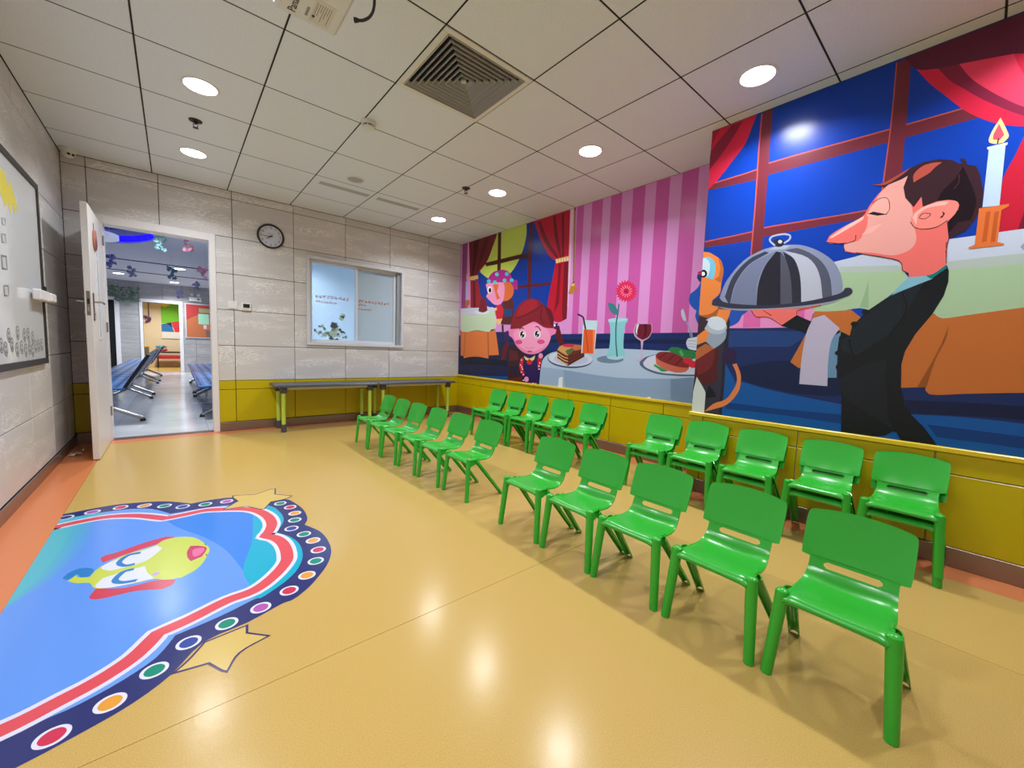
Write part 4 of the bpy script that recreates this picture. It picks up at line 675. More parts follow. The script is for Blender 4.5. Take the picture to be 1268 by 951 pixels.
 ('white_stripe',7,233,[669,-190,654,-215,582,-168,594,-148]),
 ('white_stripe',7,233,[654,-215,637,-238,571,-184,582,-168]),
 ('white_stripe',7,233,[637,-238,618,-259,558,-197,571,-184]),
 ('white_stripe',7,233,[618,-259,597,-277,543,-210,558,-197]),
 ('white_stripe',7,233,[597,-277,577,-292,527,-222,543,-210]),
 ('white_stripe',7,233,[577,-292,557,-306,511,-232,527,-222]),
 ('white_stripe',7,233,[557,-306,536,-317,496,-241,511,-232]),
 ('white_stripe',7,233,[536,-317,516,-327,482,-248,496,-241]),
 ('white_stripe',7,233,[516,-327,496,-335,464,-255,482,-248]),
 ('white_stripe',7,233,[496,-335,477,-343,443,-263,464,-255]),
 ('white_stripe',7,233,[477,-343,455,-352,421,-273,443,-263]),
 ('white_stripe',7,233,[455,-352,431,-363,399,-283,421,-273]),
 ('white_stripe',7,233,[431,-363,402,-374,377,-291,399,-283]),
 ('white_stripe',7,233,[402,-374,368,-382,354,-296,377,-291]),
 ('white_stripe',7,233,[368,-382,330,-385,327,-299,354,-296]),
 ('white_stripe',7,233,[330,-385,292,-385,294,-299,327,-299]),
 ('white_stripe',7,233,[292,-385,255,-384,257,-298,294,-299]),
 ('white_stripe',7,233,[255,-384,222,-383,222,-297,257,-298]),
 ('red_stripe',10,234,[222,1180,222,1191,233,1186,226,1176]),
 ('red_stripe',10,234,[222,1191,222,1182,226,1177,233,1186]),
 ('red_stripe',10,234,[222,1182,222,1175,226,1177]),
 ('red_stripe',10,234,[222,1188,226,1175,222,1174]),
 ('red_stripe',10,234,[222,1188,222,1229,223,1229,239,1180,226,1175]),
 ('red_stripe',10,234,[223,1229,241,1235,257,1186,239,1180]),
 ('red_stripe',10,234,[241,1235,264,1242,276,1191,257,1186]),
 ('red_stripe',10,234,[264,1242,287,1247,297,1195,276,1191]),
 ('red_stripe',10,234,[287,1247,313,1250,319,1199,297,1195]),
 ('red_stripe',10,234,[313,1250,340,1253,345,1202,319,1199]),
 ('red_stripe',10,234,[340,1253,370,1255,369,1203,345,1202]),
 ('red_stripe',7,234,[370,1255,399,1253,391,1201,369,1203]),
 ('red_stripe',7,234,[399,1253,426,1247,411,1197,391,1201]),
 ('red_stripe',7,234,[426,1247,451,1238,432,1190,411,1197]),
 ('red_stripe',7,234,[451,1238,475,1227,452,1180,432,1190]),
 ('red_stripe',7,234,[475,1227,498,1215,472,1169,452,1180]),
 ('red_stripe',7,234,[498,1215,520,1201,491,1158,472,1169]),
 ('red_stripe',7,234,[520,1201,542,1186,510,1144,491,1158]),
 ('red_stripe',7,234,[542,1186,563,1168,529,1129,510,1144]),
 ('red_stripe',7,234,[563,1168,585,1147,549,1111,529,1129]),
 ('red_stripe',7,234,[585,1147,609,1123,570,1088,549,1111]),
 ('red_stripe',7,234,[609,1123,633,1095,593,1061,570,1088]),
 ('red_stripe',7,234,[633,1095,657,1066,617,1032,593,1061]),
 ('red_stripe',7,234,[657,1066,674,1043,648,999,617,1032]),
 ('red_stripe',7,234,[674,1043,680,1048,683,996,648,999]),
 ('red_stripe',7,234,[680,1048,700,1049,703,997,683,996]),
 ('red_stripe',7,234,[700,1049,721,1050,724,999,703,997]),
 ('red_stripe',7,234,[721,1050,741,1052,747,1000,724,999]),
 ('red_stripe',7,234,[741,1052,763,1055,771,1003,747,1000]),
 ('red_stripe',7,234,[763,1055,788,1058,794,1007,771,1003]),
 ('red_stripe',7,234,[788,1058,814,1061,816,1009,794,1007]),
 ('red_stripe',7,234,[814,1061,842,1060,834,1008,816,1009]),
 ('red_stripe',7,234,[842,1060,867,1053,850,1004,834,1008]),
 ('red_stripe',7,234,[867,1053,890,1043,866,997,850,1004]),
 ('red_stripe',7,234,[890,1043,911,1031,885,986,866,997]),
 ('red_stripe',7,234,[911,1031,933,1019,907,973,885,986]),
 ('red_stripe',7,234,[933,1019,959,1003,933,958,907,973]),
 ('red_stripe',7,234,[959,1003,989,985,962,942,933,958]),
 ('red_stripe',7,234,[989,985,1019,966,989,924,962,942]),
 ('red_stripe',7,234,[1019,966,1046,944,1010,906,989,924]),
 ('red_stripe',7,234,[1046,944,1066,922,1027,889,1010,906]),
 ('red_stripe',8,234,[1066,922,1084,900,1040,871,1027,889]),
 ('red_stripe',8,234,[1084,900,1098,875,1052,851,1040,871]),
 ('red_stripe',8,234,[1098,875,1110,849,1062,829,1052,851]),
 ('red_stripe',8,234,[1110,849,1121,819,1071,803,1062,829]),
 ('red_stripe',8,234,[1121,819,1130,786,1079,773,1071,803]),
 ('red_stripe',8,234,[1130,786,1137,752,1086,743,1079,773]),
 ('red_stripe',8,234,[1137,752,1142,720,1090,714,1086,743]),
 ('red_stripe',8,234,[1142,720,1144,689,1092,687,1090,714]),
 ('red_stripe',8,234,[1144,689,1144,660,1092,661,1092,687]),
 ('red_stripe',8,234,[1144,660,1143,631,1091,635,1092,661]),
 ('red_stripe',8,234,[1143,631,1140,604,1088,612,1091,635]),
 ('red_stripe',8,234,[1140,604,1135,578,1084,590,1088,612]),
 ('red_stripe',8,234,[1135,578,1128,554,1078,570,1084,590]),
 ('red_stripe',8,234,[1128,554,1120,532,1072,550,1078,570]),
 ('red_stripe',8,234,[1120,532,1113,513,1065,533,1072,550]),
 ('red_stripe',8,234,[1113,513,1105,496,1059,520,1065,533]),
 ('red_stripe',8,234,[1105,496,1097,482,1053,510,1059,520]),
 ('red_stripe',8,234,[1097,482,1089,471,1046,499,1053,510]),
 ('red_stripe',8,234,[1089,471,1086,476,1034,470,1046,499]),
 ('red_stripe',8,234,[1086,476,1091,473,1049,443,1034,470]),
 ('red_stripe',8,234,[1091,473,1102,459,1059,429,1049,443]),
 ('red_stripe',8,234,[1102,459,1113,441,1068,416,1059,429]),
 ('red_stripe',8,234,[1113,441,1123,421,1075,401,1068,416]),
 ('red_stripe',8,234,[1123,421,1131,397,1081,383,1075,401]),
 ('red_stripe',8,234,[1131,397,1137,373,1086,362,1081,383]),
 ('red_stripe',8,234,[1137,373,1141,346,1090,339,1086,362]),
 ('red_stripe',8,234,[1141,346,1144,317,1092,315,1090,339]),
 ('red_stripe',8,234,[1144,317,1144,285,1092,286,1092,315]),
 ('red_stripe',8,234,[1144,285,1143,250,1091,253,1092,286]),
 ('red_stripe',8,234,[1143,250,1140,216,1088,221,1091,253]),
 ('red_stripe',8,234,[1140,216,1136,186,1084,194,1088,221]),
 ('red_stripe',8,234,[1136,186,1132,163,1081,173,1084,194]),
 ('red_stripe',8,234,[1132,163,1127,143,1077,158,1081,173]),
 ('red_stripe',8,234,[1127,143,1120,124,1072,145,1077,158]),
 ('red_stripe',8,234,[1120,124,1110,104,1064,128,1072,145]),
 ('red_stripe',8,234,[1110,104,1096,80,1052,108,1064,128]),
 ('red_stripe',8,234,[1096,80,1080,56,1038,86,1052,108]),
 ('red_stripe',8,234,[1080,56,1062,32,1021,64,1038,86]),
 ('red_stripe',8,234,[1062,32,1043,10,1005,44,1021,64]),
 ('red_stripe',8,234,[1043,10,1024,-10,988,27,1005,44]),
 ('red_stripe',8,234,[1024,-10,1004,-30,970,10,988,27]),
 ('red_stripe',8,234,[1004,-30,981,-47,952,-4,970,10]),
 ('red_stripe',8,234,[981,-47,956,-61,936,-13,952,-4]),
 ('red_stripe',8,234,[956,-61,929,-69,920,-17,936,-13]),
 ('red_stripe',8,234,[929,-69,905,-70,902,-19,920,-17]),
 ('red_stripe',8,234,[905,-70,883,-71,877,-20,902,-19]),
 ('red_stripe',8,234,[883,-71,863,-75,849,-25,877,-20]),
 ('red_stripe',8,234,[863,-75,839,-84,819,-36,849,-25]),
 ('red_stripe',8,234,[839,-84,810,-97,789,-50,819,-36]),
 ('red_stripe',8,234,[810,-97,780,-111,759,-63,789,-50]),
 ('red_stripe',8,234,[780,-111,752,-122,734,-74,759,-63]),
 ('red_stripe',8,234,[752,-122,727,-131,712,-81,734,-74]),
 ('red_stripe',8,234,[727,-131,705,-137,691,-87,712,-81]),
 ('red_stripe',8,234,[705,-137,684,-143,670,-93,691,-87]),
 ('red_stripe',8,234,[684,-143,673,-144,639,-104,670,-93]),
 ('red_stripe',8,234,[673,-144,666,-159,621,-134,639,-104]),
 ('red_stripe',8,234,[666,-159,654,-182,608,-157,621,-134]),
 ('red_stripe',8,234,[654,-182,640,-205,596,-177,608,-157]),
 ('red_stripe',8,234,[640,-205,624,-228,584,-194,596,-177]),
 ('red_stripe',8,234,[624,-228,606,-247,570,-209,584,-194]),
 ('red_stripe',8,234,[606,-247,587,-264,554,-223,570,-209]),
 ('red_stripe',8,234,[587,-264,567,-278,537,-236,554,-223]),
 ('red_stripe',8,234,[567,-278,548,-291,520,-247,537,-236]),
 ('red_stripe',8,234,[548,-291,528,-302,504,-256,520,-247]),
 ('red_stripe',8,234,[528,-302,509,-311,488,-264,504,-256]),
 ('red_stripe',8,234,[509,-311,490,-319,471,-271,488,-264]),
 ('red_stripe',8,234,[490,-319,470,-327,450,-279,471,-271]),
 ('red_stripe',8,234,[470,-327,449,-336,427,-289,450,-279]),
 ('red_stripe',8,234,[449,-336,424,-347,405,-299,427,-289]),
 ('red_stripe',8,234,[424,-347,397,-357,382,-307,405,-299]),
 ('red_stripe',8,234,[397,-357,365,-365,357,-313,382,-307]),
 ('red_stripe',8,234,[365,-365,330,-368,328,-316,357,-313]),
 ('red_stripe',8,234,[330,-368,293,-368,294,-316,328,-316]),
 ('red_stripe',8,234,[293,-368,256,-367,257,-315,294,-316]),
 ('red_stripe',8,234,[256,-367,222,-366,222,-314,257,-315]),
 ('bulb0',4,235,[273,1339,271,1351,265,1361,256,1368,245,1372,233,1372,222,1368,222,1310,233,1306,245,1306,256,1310,265,1317,271,1327]),
 ('bulb0',5,222,[264,1339,262,1348,258,1355,252,1361,243,1364,235,1364,226,1361,222,1357,222,1321,226,1317,235,1314,243,1314,251,1317,258,1323,262,1330]),
 ('bulb1',2,235,[375,1359,373,1371,367,1381,358,1388,347,1392,335,1392,324,1388,315,1381,309,1371,307,1359,309,1347,315,1337,324,1330,335,1326,347,1326,358,1330,367,1337,373,1347]),
 ('bulb1',3,236,[366,1359,364,1368,360,1375,354,1381,345,1384,337,1384,328,1381,322,1375,318,1368,316,1359,318,1350,322,1343,328,1337,337,1334,345,1334,354,1337,360,1343,364,1350]),
 ('bulb2',2,235,[491,1360,489,1372,483,1382,474,1389,463,1393,451,1393,440,1389,431,1382,425,1372,423,1360,425,1348,431,1338,440,1331,451,1327,463,1327,474,1331,483,1338,489,1348]),
 ('bulb2',3,237,[482,1360,480,1369,476,1376,470,1382,461,1385,453,1385,444,1382,438,1376,434,1369,432,1360,434,1351,438,1344,444,1338,453,1335,461,1335,470,1338,476,1344,480,1351]),
 ('bulb3',3,235,[597,1318,595,1330,589,1340,580,1347,569,1351,557,1351,546,1347,537,1340,531,1330,529,1318,531,1306,537,1296,546,1289,557,1285,569,1285,580,1289,589,1296,595,1306]),
 ('bulb3',4,238,[588,1318,586,1327,582,1334,575,1340,567,1343,559,1343,550,1340,544,1334,540,1327,538,1318,540,1309,544,1302,550,1296,559,1293,567,1293,575,1296,582,1302,586,1309]),
 ('bulb4',5,235,[689,1248,687,1260,681,1270,672,1277,661,1281,649,1281,638,1277,629,1270,623,1260,621,1248,623,1236,629,1226,638,1219,649,1215,661,1215,672,1219,681,1226,687,1236]),
 ('bulb4',6,239,[680,1248,678,1257,674,1264,668,1270,659,1273,651,1273,643,1270,636,1264,632,1257,630,1248,632,1239,636,1232,643,1226,651,1223,659,1223,668,1226,674,1232,678,1239]),
 ('bulb5',5,235,[773,1174,771,1186,765,1196,756,1203,745,1207,733,1207,722,1203,713,1196,707,1186,705,1174,707,1162,713,1152,722,1145,733,1141,745,1141,756,1145,765,1152,771,1162]),
 ('bulb5',6,240,[764,1174,762,1183,758,1190,752,1196,743,1199,735,1199,726,1196,720,1190,716,1183,714,1174,716,1165,720,1158,726,1152,735,1149,743,1149,752,1152,758,1158,762,1165]),
 ('bulb6',5,235,[880,1145,878,1157,872,1167,863,1174,852,1178,840,1178,829,1174,820,1167,814,1157,812,1145,814,1133,820,1123,829,1116,840,1112,852,1112,863,1116,872,1123,878,1133]),
 ('bulb6',6,239,[871,1145,869,1154,865,1161,858,1167,850,1170,842,1170,834,1167,827,1161,823,1154,821,1145,823,1136,827,1129,833,1123,842,1120,850,1120,858,1123,865,1129,869,1136]),
 ('bulb7',5,235,[986,1128,984,1140,978,1150,969,1157,958,1161,946,1161,935,1157,926,1150,920,1140,918,1128,920,1116,926,1106,935,1099,946,1095,958,1095,969,1099,978,1106,984,1116]),
 ('bulb7',6,236,[977,1128,975,1137,971,1144,964,1150,956,1153,948,1153,940,1150,933,1144,929,1137,927,1128,929,1119,933,1112,940,1106,948,1103,956,1103,964,1106,971,1112,975,1119]),
 ('bulb8',4,235,[1243,907,1241,919,1235,929,1226,936,1215,940,1203,940,1192,936,1183,929,1177,919,1175,907,1177,895,1183,885,1192,878,1203,874,1215,874,1226,878,1235,885,1241,895]),
 ('bulb8',5,239,[1234,907,1232,916,1228,923,1222,929,1213,932,1205,932,1197,929,1190,923,1186,916,1184,907,1186,898,1190,891,1197,885,1205,882,1213,882,1222,885,1228,891,1232,898]),
 ('bulb9',2,235,[1279,807,1277,819,1271,829,1262,836,1251,840,1239,840,1228,836,1219,829,1213,819,1211,807,1213,795,1219,785,1228,778,1239,774,1251,774,1262,778,1271,785,1277,795]),
 ('bulb9',3,237,[1270,807,1268,816,1264,823,1258,829,1249,832,1241,832,1233,829,1226,823,1222,816,1220,807,1222,798,1226,791,1233,785,1241,782,1249,782,1258,785,1264,791,1268,798]),
 ('bulb10',2,235,[1281,695,1279,707,1273,717,1264,724,1253,728,1241,728,1230,724,1221,717,1215,707,1213,695,1215,683,1221,673,1230,666,1241,662,1253,662,1264,666,1273,673,1279,683]),
 ('bulb10',3,238,[1272,695,1270,704,1266,711,1260,717,1251,720,1243,720,1235,717,1228,711,1224,704,1222,695,1224,686,1228,679,1235,673,1243,670,1251,670,1260,673,1266,679,1270,686]),
 ('bulb11',2,235,[1260,593,1258,605,1252,615,1243,622,1232,626,1220,626,1209,622,1200,615,1194,605,1192,593,1194,581,1200,571,1209,564,1220,560,1232,560,1243,564,1252,571,1258,581]),
 ('bulb11',3,239,[1251,593,1249,602,1245,609,1238,615,1230,618,1222,618,1214,615,1207,609,1203,602,1201,593,1203,584,1207,577,1214,571,1222,568,1230,568,1238,571,1245,577,1249,584]),
 ('bulb12',4,235,[1222,486,1220,498,1214,508,1205,515,1194,519,1182,519,1171,515,1162,508,1156,498,1154,486,1156,474,1162,464,1171,457,1182,453,1194,453,1205,457,1214,464,1220,474]),
 ('bulb12',5,240,[1213,486,1211,495,1207,502,1200,508,1192,511,1184,511,1176,508,1169,502,1165,495,1163,486,1165,477,1169,470,1176,464,1184,461,1192,461,1200,464,1207,470,1211,477]),
 ('bulb13',2,235,[1259,377,1257,389,1251,399,1242,406,1231,410,1219,410,1208,406,1199,399,1193,389,1191,377,1193,365,1199,355,1208,348,1219,344,1231,344,1242,348,1251,355,1257,365]),
 ('bulb13',3,239,[1250,377,1248,386,1244,393,1238,399,1229,402,1221,402,1213,399,1206,393,1202,386,1200,377,1202,368,1206,361,1213,355,1221,352,1229,352,1238,355,1244,361,1248,368]),
 ('bulb14',2,235,[1279,275,1277,287,1271,297,1262,304,1251,308,1239,308,1228,304,1219,297,1213,287,1211,275,1213,263,1219,253,1228,246,1239,242,1251,242,1262,246,1271,253,1277,263]),
 ('bulb14',3,238,[1270,275,1268,284,1264,291,1258,297,1249,300,1241,300,1233,297,1226,291,1222,284,1220,275,1222,266,1226,259,1233,253,1241,250,1249,250,1258,253,1264,259,1268,266]),
 ('bulb15',2,235,[1274,159,1272,171,1266,181,1257,188,1246,192,1234,192,1223,188,1214,181,1208,171,1206,159,1208,147,1214,137,1223,130,1234,126,1246,126,1257,130,1266,137,1272,147]),
 ('bulb15',3,237,[1265,159,1263,168,1259,175,1252,181,1244,184,1236,184,1228,181,1221,175,1217,168,1215,159,1217,150,1221,143,1228,137,1236,134,1244,134,1252,137,1259,143,1263,150]),
 ('bulb16',4,235,[1237,57,1235,69,1229,79,1220,86,1209,90,1197,90,1186,86,1177,79,1171,69,1169,57,1171,45,1177,35,1186,28,1197,24,1209,24,1220,28,1229,35,1235,45]),
 ('bulb16',5,239,[1228,57,1226,66,1222,73,1216,79,1207,82,1199,82,1190,79,1184,73,1180,66,1178,57,1180,48,1184,41,1190,35,1199,32,1207,32,1216,35,1222,41,1226,48]),
 ('bulb17',5,235,[1176,-45,1174,-33,1168,-23,1159,-16,1148,-12,1136,-12,1125,-16,1116,-23,1110,-33,1108,-45,1110,-57,1116,-67,1125,-74,1136,-78,1148,-78,1159,-74,1168,-67,1174,-57]),
 ('bulb17',6,238,[1167,-45,1165,-36,1161,-29,1154,-23,1146,-20,1138,-20,1130,-23,1123,-29,1119,-36,1117,-45,1119,-54,1123,-61,1130,-67,1138,-70,1146,-70,1154,-67,1161,-61,1165,-54]),
 ('bulb18',5,235,[1092,-121,1090,-109,1084,-99,1075,-92,1064,-88,1052,-88,1041,-92,1032,-99,1026,-109,1024,-121,1026,-133,1032,-143,1041,-150,1052,-154,1064,-154,1075,-150,1084,-143,1090,-133]),
 ('bulb18',6,237,[1083,-121,1081,-112,1077,-105,1070,-99,1062,-96,1054,-96,1046,-99,1039,-105,1035,-112,1033,-121,1035,-130,1039,-137,1046,-143,1054,-146,1062,-146,1070,-143,1077,-137,1081,-130]),
 ('bulb19',5,235,[985,-176,983,-164,977,-154,968,-147,957,-143,945,-143,934,-147,925,-154,919,-164,917,-176,919,-188,925,-198,934,-205,945,-209,957,-209,968,-205,977,-198,983,-188]),
 ('bulb19',6,236,[976,-176,974,-167,970,-160,963,-154,955,-151,947,-151,938,-154,932,-160,928,-167,926,-176,928,-185,932,-192,938,-198,947,-201,955,-201,963,-198,970,-192,974,-185]),
 ('bulb20',5,235,[877,-205,875,-193,869,-183,860,-176,849,-172,837,-172,826,-176,817,-183,811,-193,809,-205,811,-217,817,-227,826,-234,837,-238,849,-238,860,-234,869,-227,875,-217]),
 ('bulb20',6,239,[868,-205,866,-196,862,-189,855,-183,847,-180,839,-180,830,-183,824,-189,820,-196,818,-205,820,-214,824,-221,830,-227,839,-230,847,-230,855,-227,862,-221,866,-214]),
 ('bulb21',5,235,[770,-240,768,-228,762,-218,753,-211,742,-207,730,-207,719,-211,710,-218,704,-228,702,-240,704,-252,710,-262,719,-269,730,-273,742,-273,753,-269,762,-262,768,-252]),
 ('bulb21',6,240,[761,-240,759,-231,755,-224,748,-218,740,-215,732,-215,724,-218,717,-224,713,-231,711,-240,713,-249,717,-256,724,-262,732,-265,740,-265,748,-262,755,-256,759,-249]),
 ('bulb22',5,235,[687,-322,685,-310,679,-300,670,-293,659,-289,647,-289,636,-293,627,-300,621,-310,619,-322,621,-334,627,-344,636,-351,647,-355,659,-355,670,-351,679,-344,685,-334]),
 ('bulb22',6,239,[678,-322,676,-313,672,-306,666,-300,657,-297,649,-297,641,-300,634,-306,630,-313,628,-322,630,-331,634,-338,641,-344,649,-347,657,-347,666,-344,672,-338,676,-331]),
 ('bulb23',3,235,[598,-395,596,-383,590,-373,581,-366,570,-362,558,-362,547,-366,538,-373,532,-383,530,-395,532,-407,538,-417,547,-424,558,-428,570,-428,581,-424,590,-417,596,-407]),
 ('bulb23',4,238,[589,-395,587,-386,583,-379,576,-373,568,-370,560,-370,552,-373,545,-379,541,-386,539,-395,541,-404,545,-411,551,-417,560,-420,568,-420,576,-417,583,-411,587,-404]),
 ('bulb24',2,235,[498,-439,496,-427,490,-417,481,-410,470,-406,458,-406,447,-410,438,-417,432,-427,430,-439,432,-451,438,-461,447,-468,458,-472,470,-472,481,-468,490,-461,496,-451]),
 ('bulb24',3,237,[489,-439,487,-430,483,-423,477,-417,468,-414,460,-414,452,-417,445,-423,441,-430,439,-439,441,-448,445,-455,452,-461,460,-464,468,-464,477,-461,483,-455,487,-448]),
 ('star0',9,241,[916,989,1004,1095,985,1181,992,1224,1109,1167,1212,1227,1236,1211,1216,1098,1301,1003,1254,968,1171,964,1117,857,1091,875,1039,963]),
 ('star0',10,242,[930,994,1012,1093,993,1181,998,1213,1109,1159,1212,1218,1228,1207,1208,1096,1290,1004,1251,975,1166,971,1114,868,1097,880,1044,970]),
 ('star1',7,241,[690,-373,730,-332,775,-267,902,-254,896,-301,955,-365,864,-396,823,-466,809,-449,779,-390]),
 ('star1',8,242,[705,-368,736,-337,779,-274,893,-262,888,-304,942,-362,859,-390,822,-453,815,-445,784,-383]),
 ('bird',7,243,[345,523,345,533,348,544,352,555,356,565,362,572,370,579,377,584,386,585,394,583,404,578,413,571,421,563,426,555,431,546,434,536,435,526,435,514,433,501,430,489,426,481,421,477,415,475,408,476,402,480,398,490,395,505,391,519,387,527,382,523,377,512,371,500,366,495,360,497,354,504,348,513]),
 ('bird',6,244,[444,652,457,673,492,678,584,725,665,748,702,721,686,685,587,656,497,613,455,593]),
 ('bird',6,245,[448,285,460,348,546,288,645,280,705,240,693,201,663,188,581,233,496,243,462,257]),
 ('bird',8,246,[364,482,385,528,390,499,427,471,451,550,523,624,626,661,660,704,707,710,771,663,806,580,830,477,825,432,801,344,770,283,723,246,671,264,636,299,569,306,480,332,453,356,433,414,392,442]),
 ('bird',9,247,[454,546,474,575,542,610,636,653,656,605,602,506,550,488,490,485,462,519]),
 ('bird',9,247,[455,374,471,428,535,444,600,450,612,374,635,305,577,310,512,319,467,345]),
 ('bird',10,243,[577,600,566,602,556,605,548,606,544,605,537,597,529,584,523,569,520,556,521,545,526,531,532,519,538,511,542,509,548,508,556,508,565,508,565,488,556,488,547,488,535,490,524,497,515,509,507,523,502,540,500,558,504,575,511,593,521,609,532,621,546,626,560,625,571,622,581,620]),
 ('bird',10,243,[565,435,556,435,547,436,542,436,539,434,534,424,528,409,523,393,522,380,524,372,528,364,534,357,540,351,548,347,558,344,570,342,583,339,577,317,566,320,553,323,540,327,528,333,518,342,509,352,503,365,500,380,502,397,507,416,514,434,523,448,535,456,547,458,557,457,565,457]),
 ('bird',9,248,[745,492,760,559,798,531,820,485,798,405,757,384,747,428]),
 ('bird',10,249,[766,492,768,501,772,508,776,512,782,513,790,511,799,507,808,500,812,490,811,477,807,459,800,443,794,432,788,425,781,422,774,422,769,427,766,439,765,458,765,477]),
 ('bird',10,250,[651,344,649,352,643,357,635,357,629,352,627,344,629,336,635,331,643,331,649,336]),
 ('bird',10,251,[813,554,820,535,819,516]),
 ('bird',10,251,[811,411,819,424,816,400]),
]

# ------------------------------------------------------------------ floor
fl = struct('floor', MB().box((0, YN, -0.12), (W, YB, -0.004)), mat('floor_screed', (110, 80, 50), 0.8), label='shiny ochre vinyl floor with orange border strips')
def sheet(x0, y0, x1, y1, m, name='vinyl_sheet'):
    MB().box((x0 + .0008, y0 + .0008, -0.004), (x1 - .0008, y1 - .0008, 0)).build(name, m, fl)
BX, BY = 0.222, 3.37
for (x0, x1) in ((BX, 2.84), (2.84, 3.51)):
    for (y0, y1) in ((YN, -0.585), (-0.585, BY)): sheet(x0, y0, x1, y1, OCHRE)
sheet(3.51, -0.30, 3.95, BY, OCHRE)
sheet(0, YN, BX, YB, ORANGE, 'border_strip'); sheet(BX, BY, W, YB, ORANGE, 'border_strip')
sheet(3.51, YN, PX, -0.30, ORANGE, 'border_strip'); sheet(PX, PY, 3.95, -0.30, ORANGE, 'border_strip'); sheet(3.95, PY, W, BY, ORANGE, 'border_strip')

# ------------------------------------------------------------------ wall panels
PANEL_MESH = {}
def panel(parent, u0, u1, z0, z1, place, m, name='panel', gap=0.0027, t=0.01, cell=None):
    c = cell or (u0, u1, z0, z1); g = [gap if abs(p - q) < 1e-6 else 0.0002 for p, q in zip((u0, u1, z0, z1), c)]
    u0 += g[0]; u1 -= g[1]; z0 += g[2]; z1 -= g[3]
    if u1 - u0 < 0.012 or z1 - z0 < 0.012: return
    key = (round(u1 - u0, 3), round(z1 - z0, 3), m.name)
    if key not in PANEL_MESH: PANEL_MESH[key] = MB().cbox((-(u1 - u0) / 2, -t, -(z1 - z0) / 2), ((u1 - u0) / 2, 0, (z1 - z0) / 2), 0.0018).mesh(name, m)
    o = bpy.data.objects.new(name, PANEL_MESH[key]); COL.objects.link(o); o.parent = parent
    loc, rz = place((u0 + u1) / 2, (z0 + z1) / 2); o.location = loc; o.rotation_euler.z = rz
def cut(u0, u1, z0, z1, holes):
    rects = [(u0, u1, z0, z1)]
    for (a, b, c, d) in holes:
        out = []
        for (p, q, r, s) in rects:
            if b <= p or a >= q or d <= r or c >= s: out.append((p, q, r, s)); continue
            if a > p: out.append((p, a, r, s))
            if b < q: out.append((b, q, r, s))
            p2, q2 = max(p, a), min(q, b)
            if c > r: out.append((p2, q2, r, c))
            if d < s: out.append((p2, q2, d, s))
        rects = out
    return rects
T = 0.01
DOOR = (0.19, 1.09, 0.0, 2.125); DO = (0.245, 1.035, 0.0, 2.055)      # frame outline, opening
WIN = (1.975, 3.232, 0.99, 2.078)
wb = MB()
for (a, b, c, d) in cut(-T, W, 0, H, [DOOR, WIN]): wb.box((a, YB + T, c), (b, YB + 0.14, d))
wall_back = struct('wall_back', wb, GAP, label='back wall of pale wood grain panels above a yellow band')
cols = [0, .155, .647, 1.243, 1.84, 2.437, 3.03, 3.62, W]; rows = [.566, .955, 1.345, 1.735, 2.125, 2.53, H]
pb = lambda u, z: ((u, YB + T, z), 0)
for c0, c1 in zip(cols, cols[1:]):
    for r0, r1 in zip(rows, rows[1:]):
        for q in cut(c0, c1, r0, r1, [DOOR, WIN]): panel(wall_back, *q, pb, WOOD, cell=(c0, c1, r0, r1))
    for r0, r1 in ((.1, .465), (.465, .566)):
        for q in cut(c0, c1, r0, r1, [DOOR]): panel(wall_back, *q, pb, YELLOW, cell=(c0, c1, r0, r1))
wall_left = struct('wall_left', MB().box((-0.14, YN, 0), (-T, YB + .14, H)), GAP, label='left wall of pale wood grain panels behind the white board')
lc = [YB, 3.29, 2.71, 2.13, 1.55] + [1.55 - .58 * k for k in range(1, 9)] + [YN]; lr = [.078, .455, .85, 1.245, 1.64, 2.04, 2.44, H]
pl = lambda u, z: ((-T, u, z), math.pi / 2)
for c1, c0 in zip(lc, lc[1:]):
    for r0, r1 in zip(lr, lr[1:]): panel(wall_left, c0, c1, r0, r1, pl, WOOD)
wall_right = struct('wall_right', MB().box((W, PY, 0), (W + 0.14, YB + 0.14, H)), GAP, label='far part of the right wall under the pink striped mural')
wall_pier = struct('wall_pier', MB().box((PX, YN, 0), (W + 0.14, PY, H)), mat('pier_plaster', (200, 190, 190), 0.5), label='near part of the right wall that stands forward under the butler mural')
pr_ = lambda u, z: ((W, u, z), -math.pi / 2); pp_ = lambda u, z: ((PX, u, z), -math.pi / 2)
rc = [PY, 0.0, .586, 1.175, 1.76, 2.31, 2.90, YB]; pc = [YN, -2.93, -2.345, -1.753, -1.163, -.573, PY]
for (pw, cc, pf) in ((wall_right, rc, pr_), (wall_pier, pc, pp_)):
    for c0, c1 in zip(cc, cc[1:]):
        for r0, r1 in ((.1, .468), (.468, .575)): panel(pw, c0, c1, r0, r1, pf, YELLOW, t=0.012)
for (nm, x, y0, y1, pw) in (('ledge', W, PY + .012, YB, wall_right), ('ledge', PX, YN, PY + .012, wall_pier)):
    MB().cbox((x - 0.026, y0, .575), (x, y1, .602), 0.004).build(nm, YLIP, pw)
MB().cbox((PX, PY, 0.1), (W, PY + 0.012, .575), .002).build('panel', YELLOW, wall_pier)
struct('wall_near', MB().box((-0.14, YN - .14, 0), (W + .14, YN, H)), mat('near_wall_laminate', (196, 182, 170), 0.4), label='wall behind the camera')
for nm, a, b in (('baseboard_left', (0, YN, 0), (.012, YB, .075)), ('baseboard_back', (1.09, YB - .014, 0), (W, YB + T, .098)), ('baseboard_right', (W - .016, PY, 0), (W, YB - .014, .098)),
                 ('baseboard_pier', (PX - .016, YN, 0), (PX, PY + .016, .1))):
    struct(nm, MB().cbox(a, b, .002), STEEL, label='brushed metal ' + nm.replace('_', ' of the wall, ').replace('pier', 'near right'))
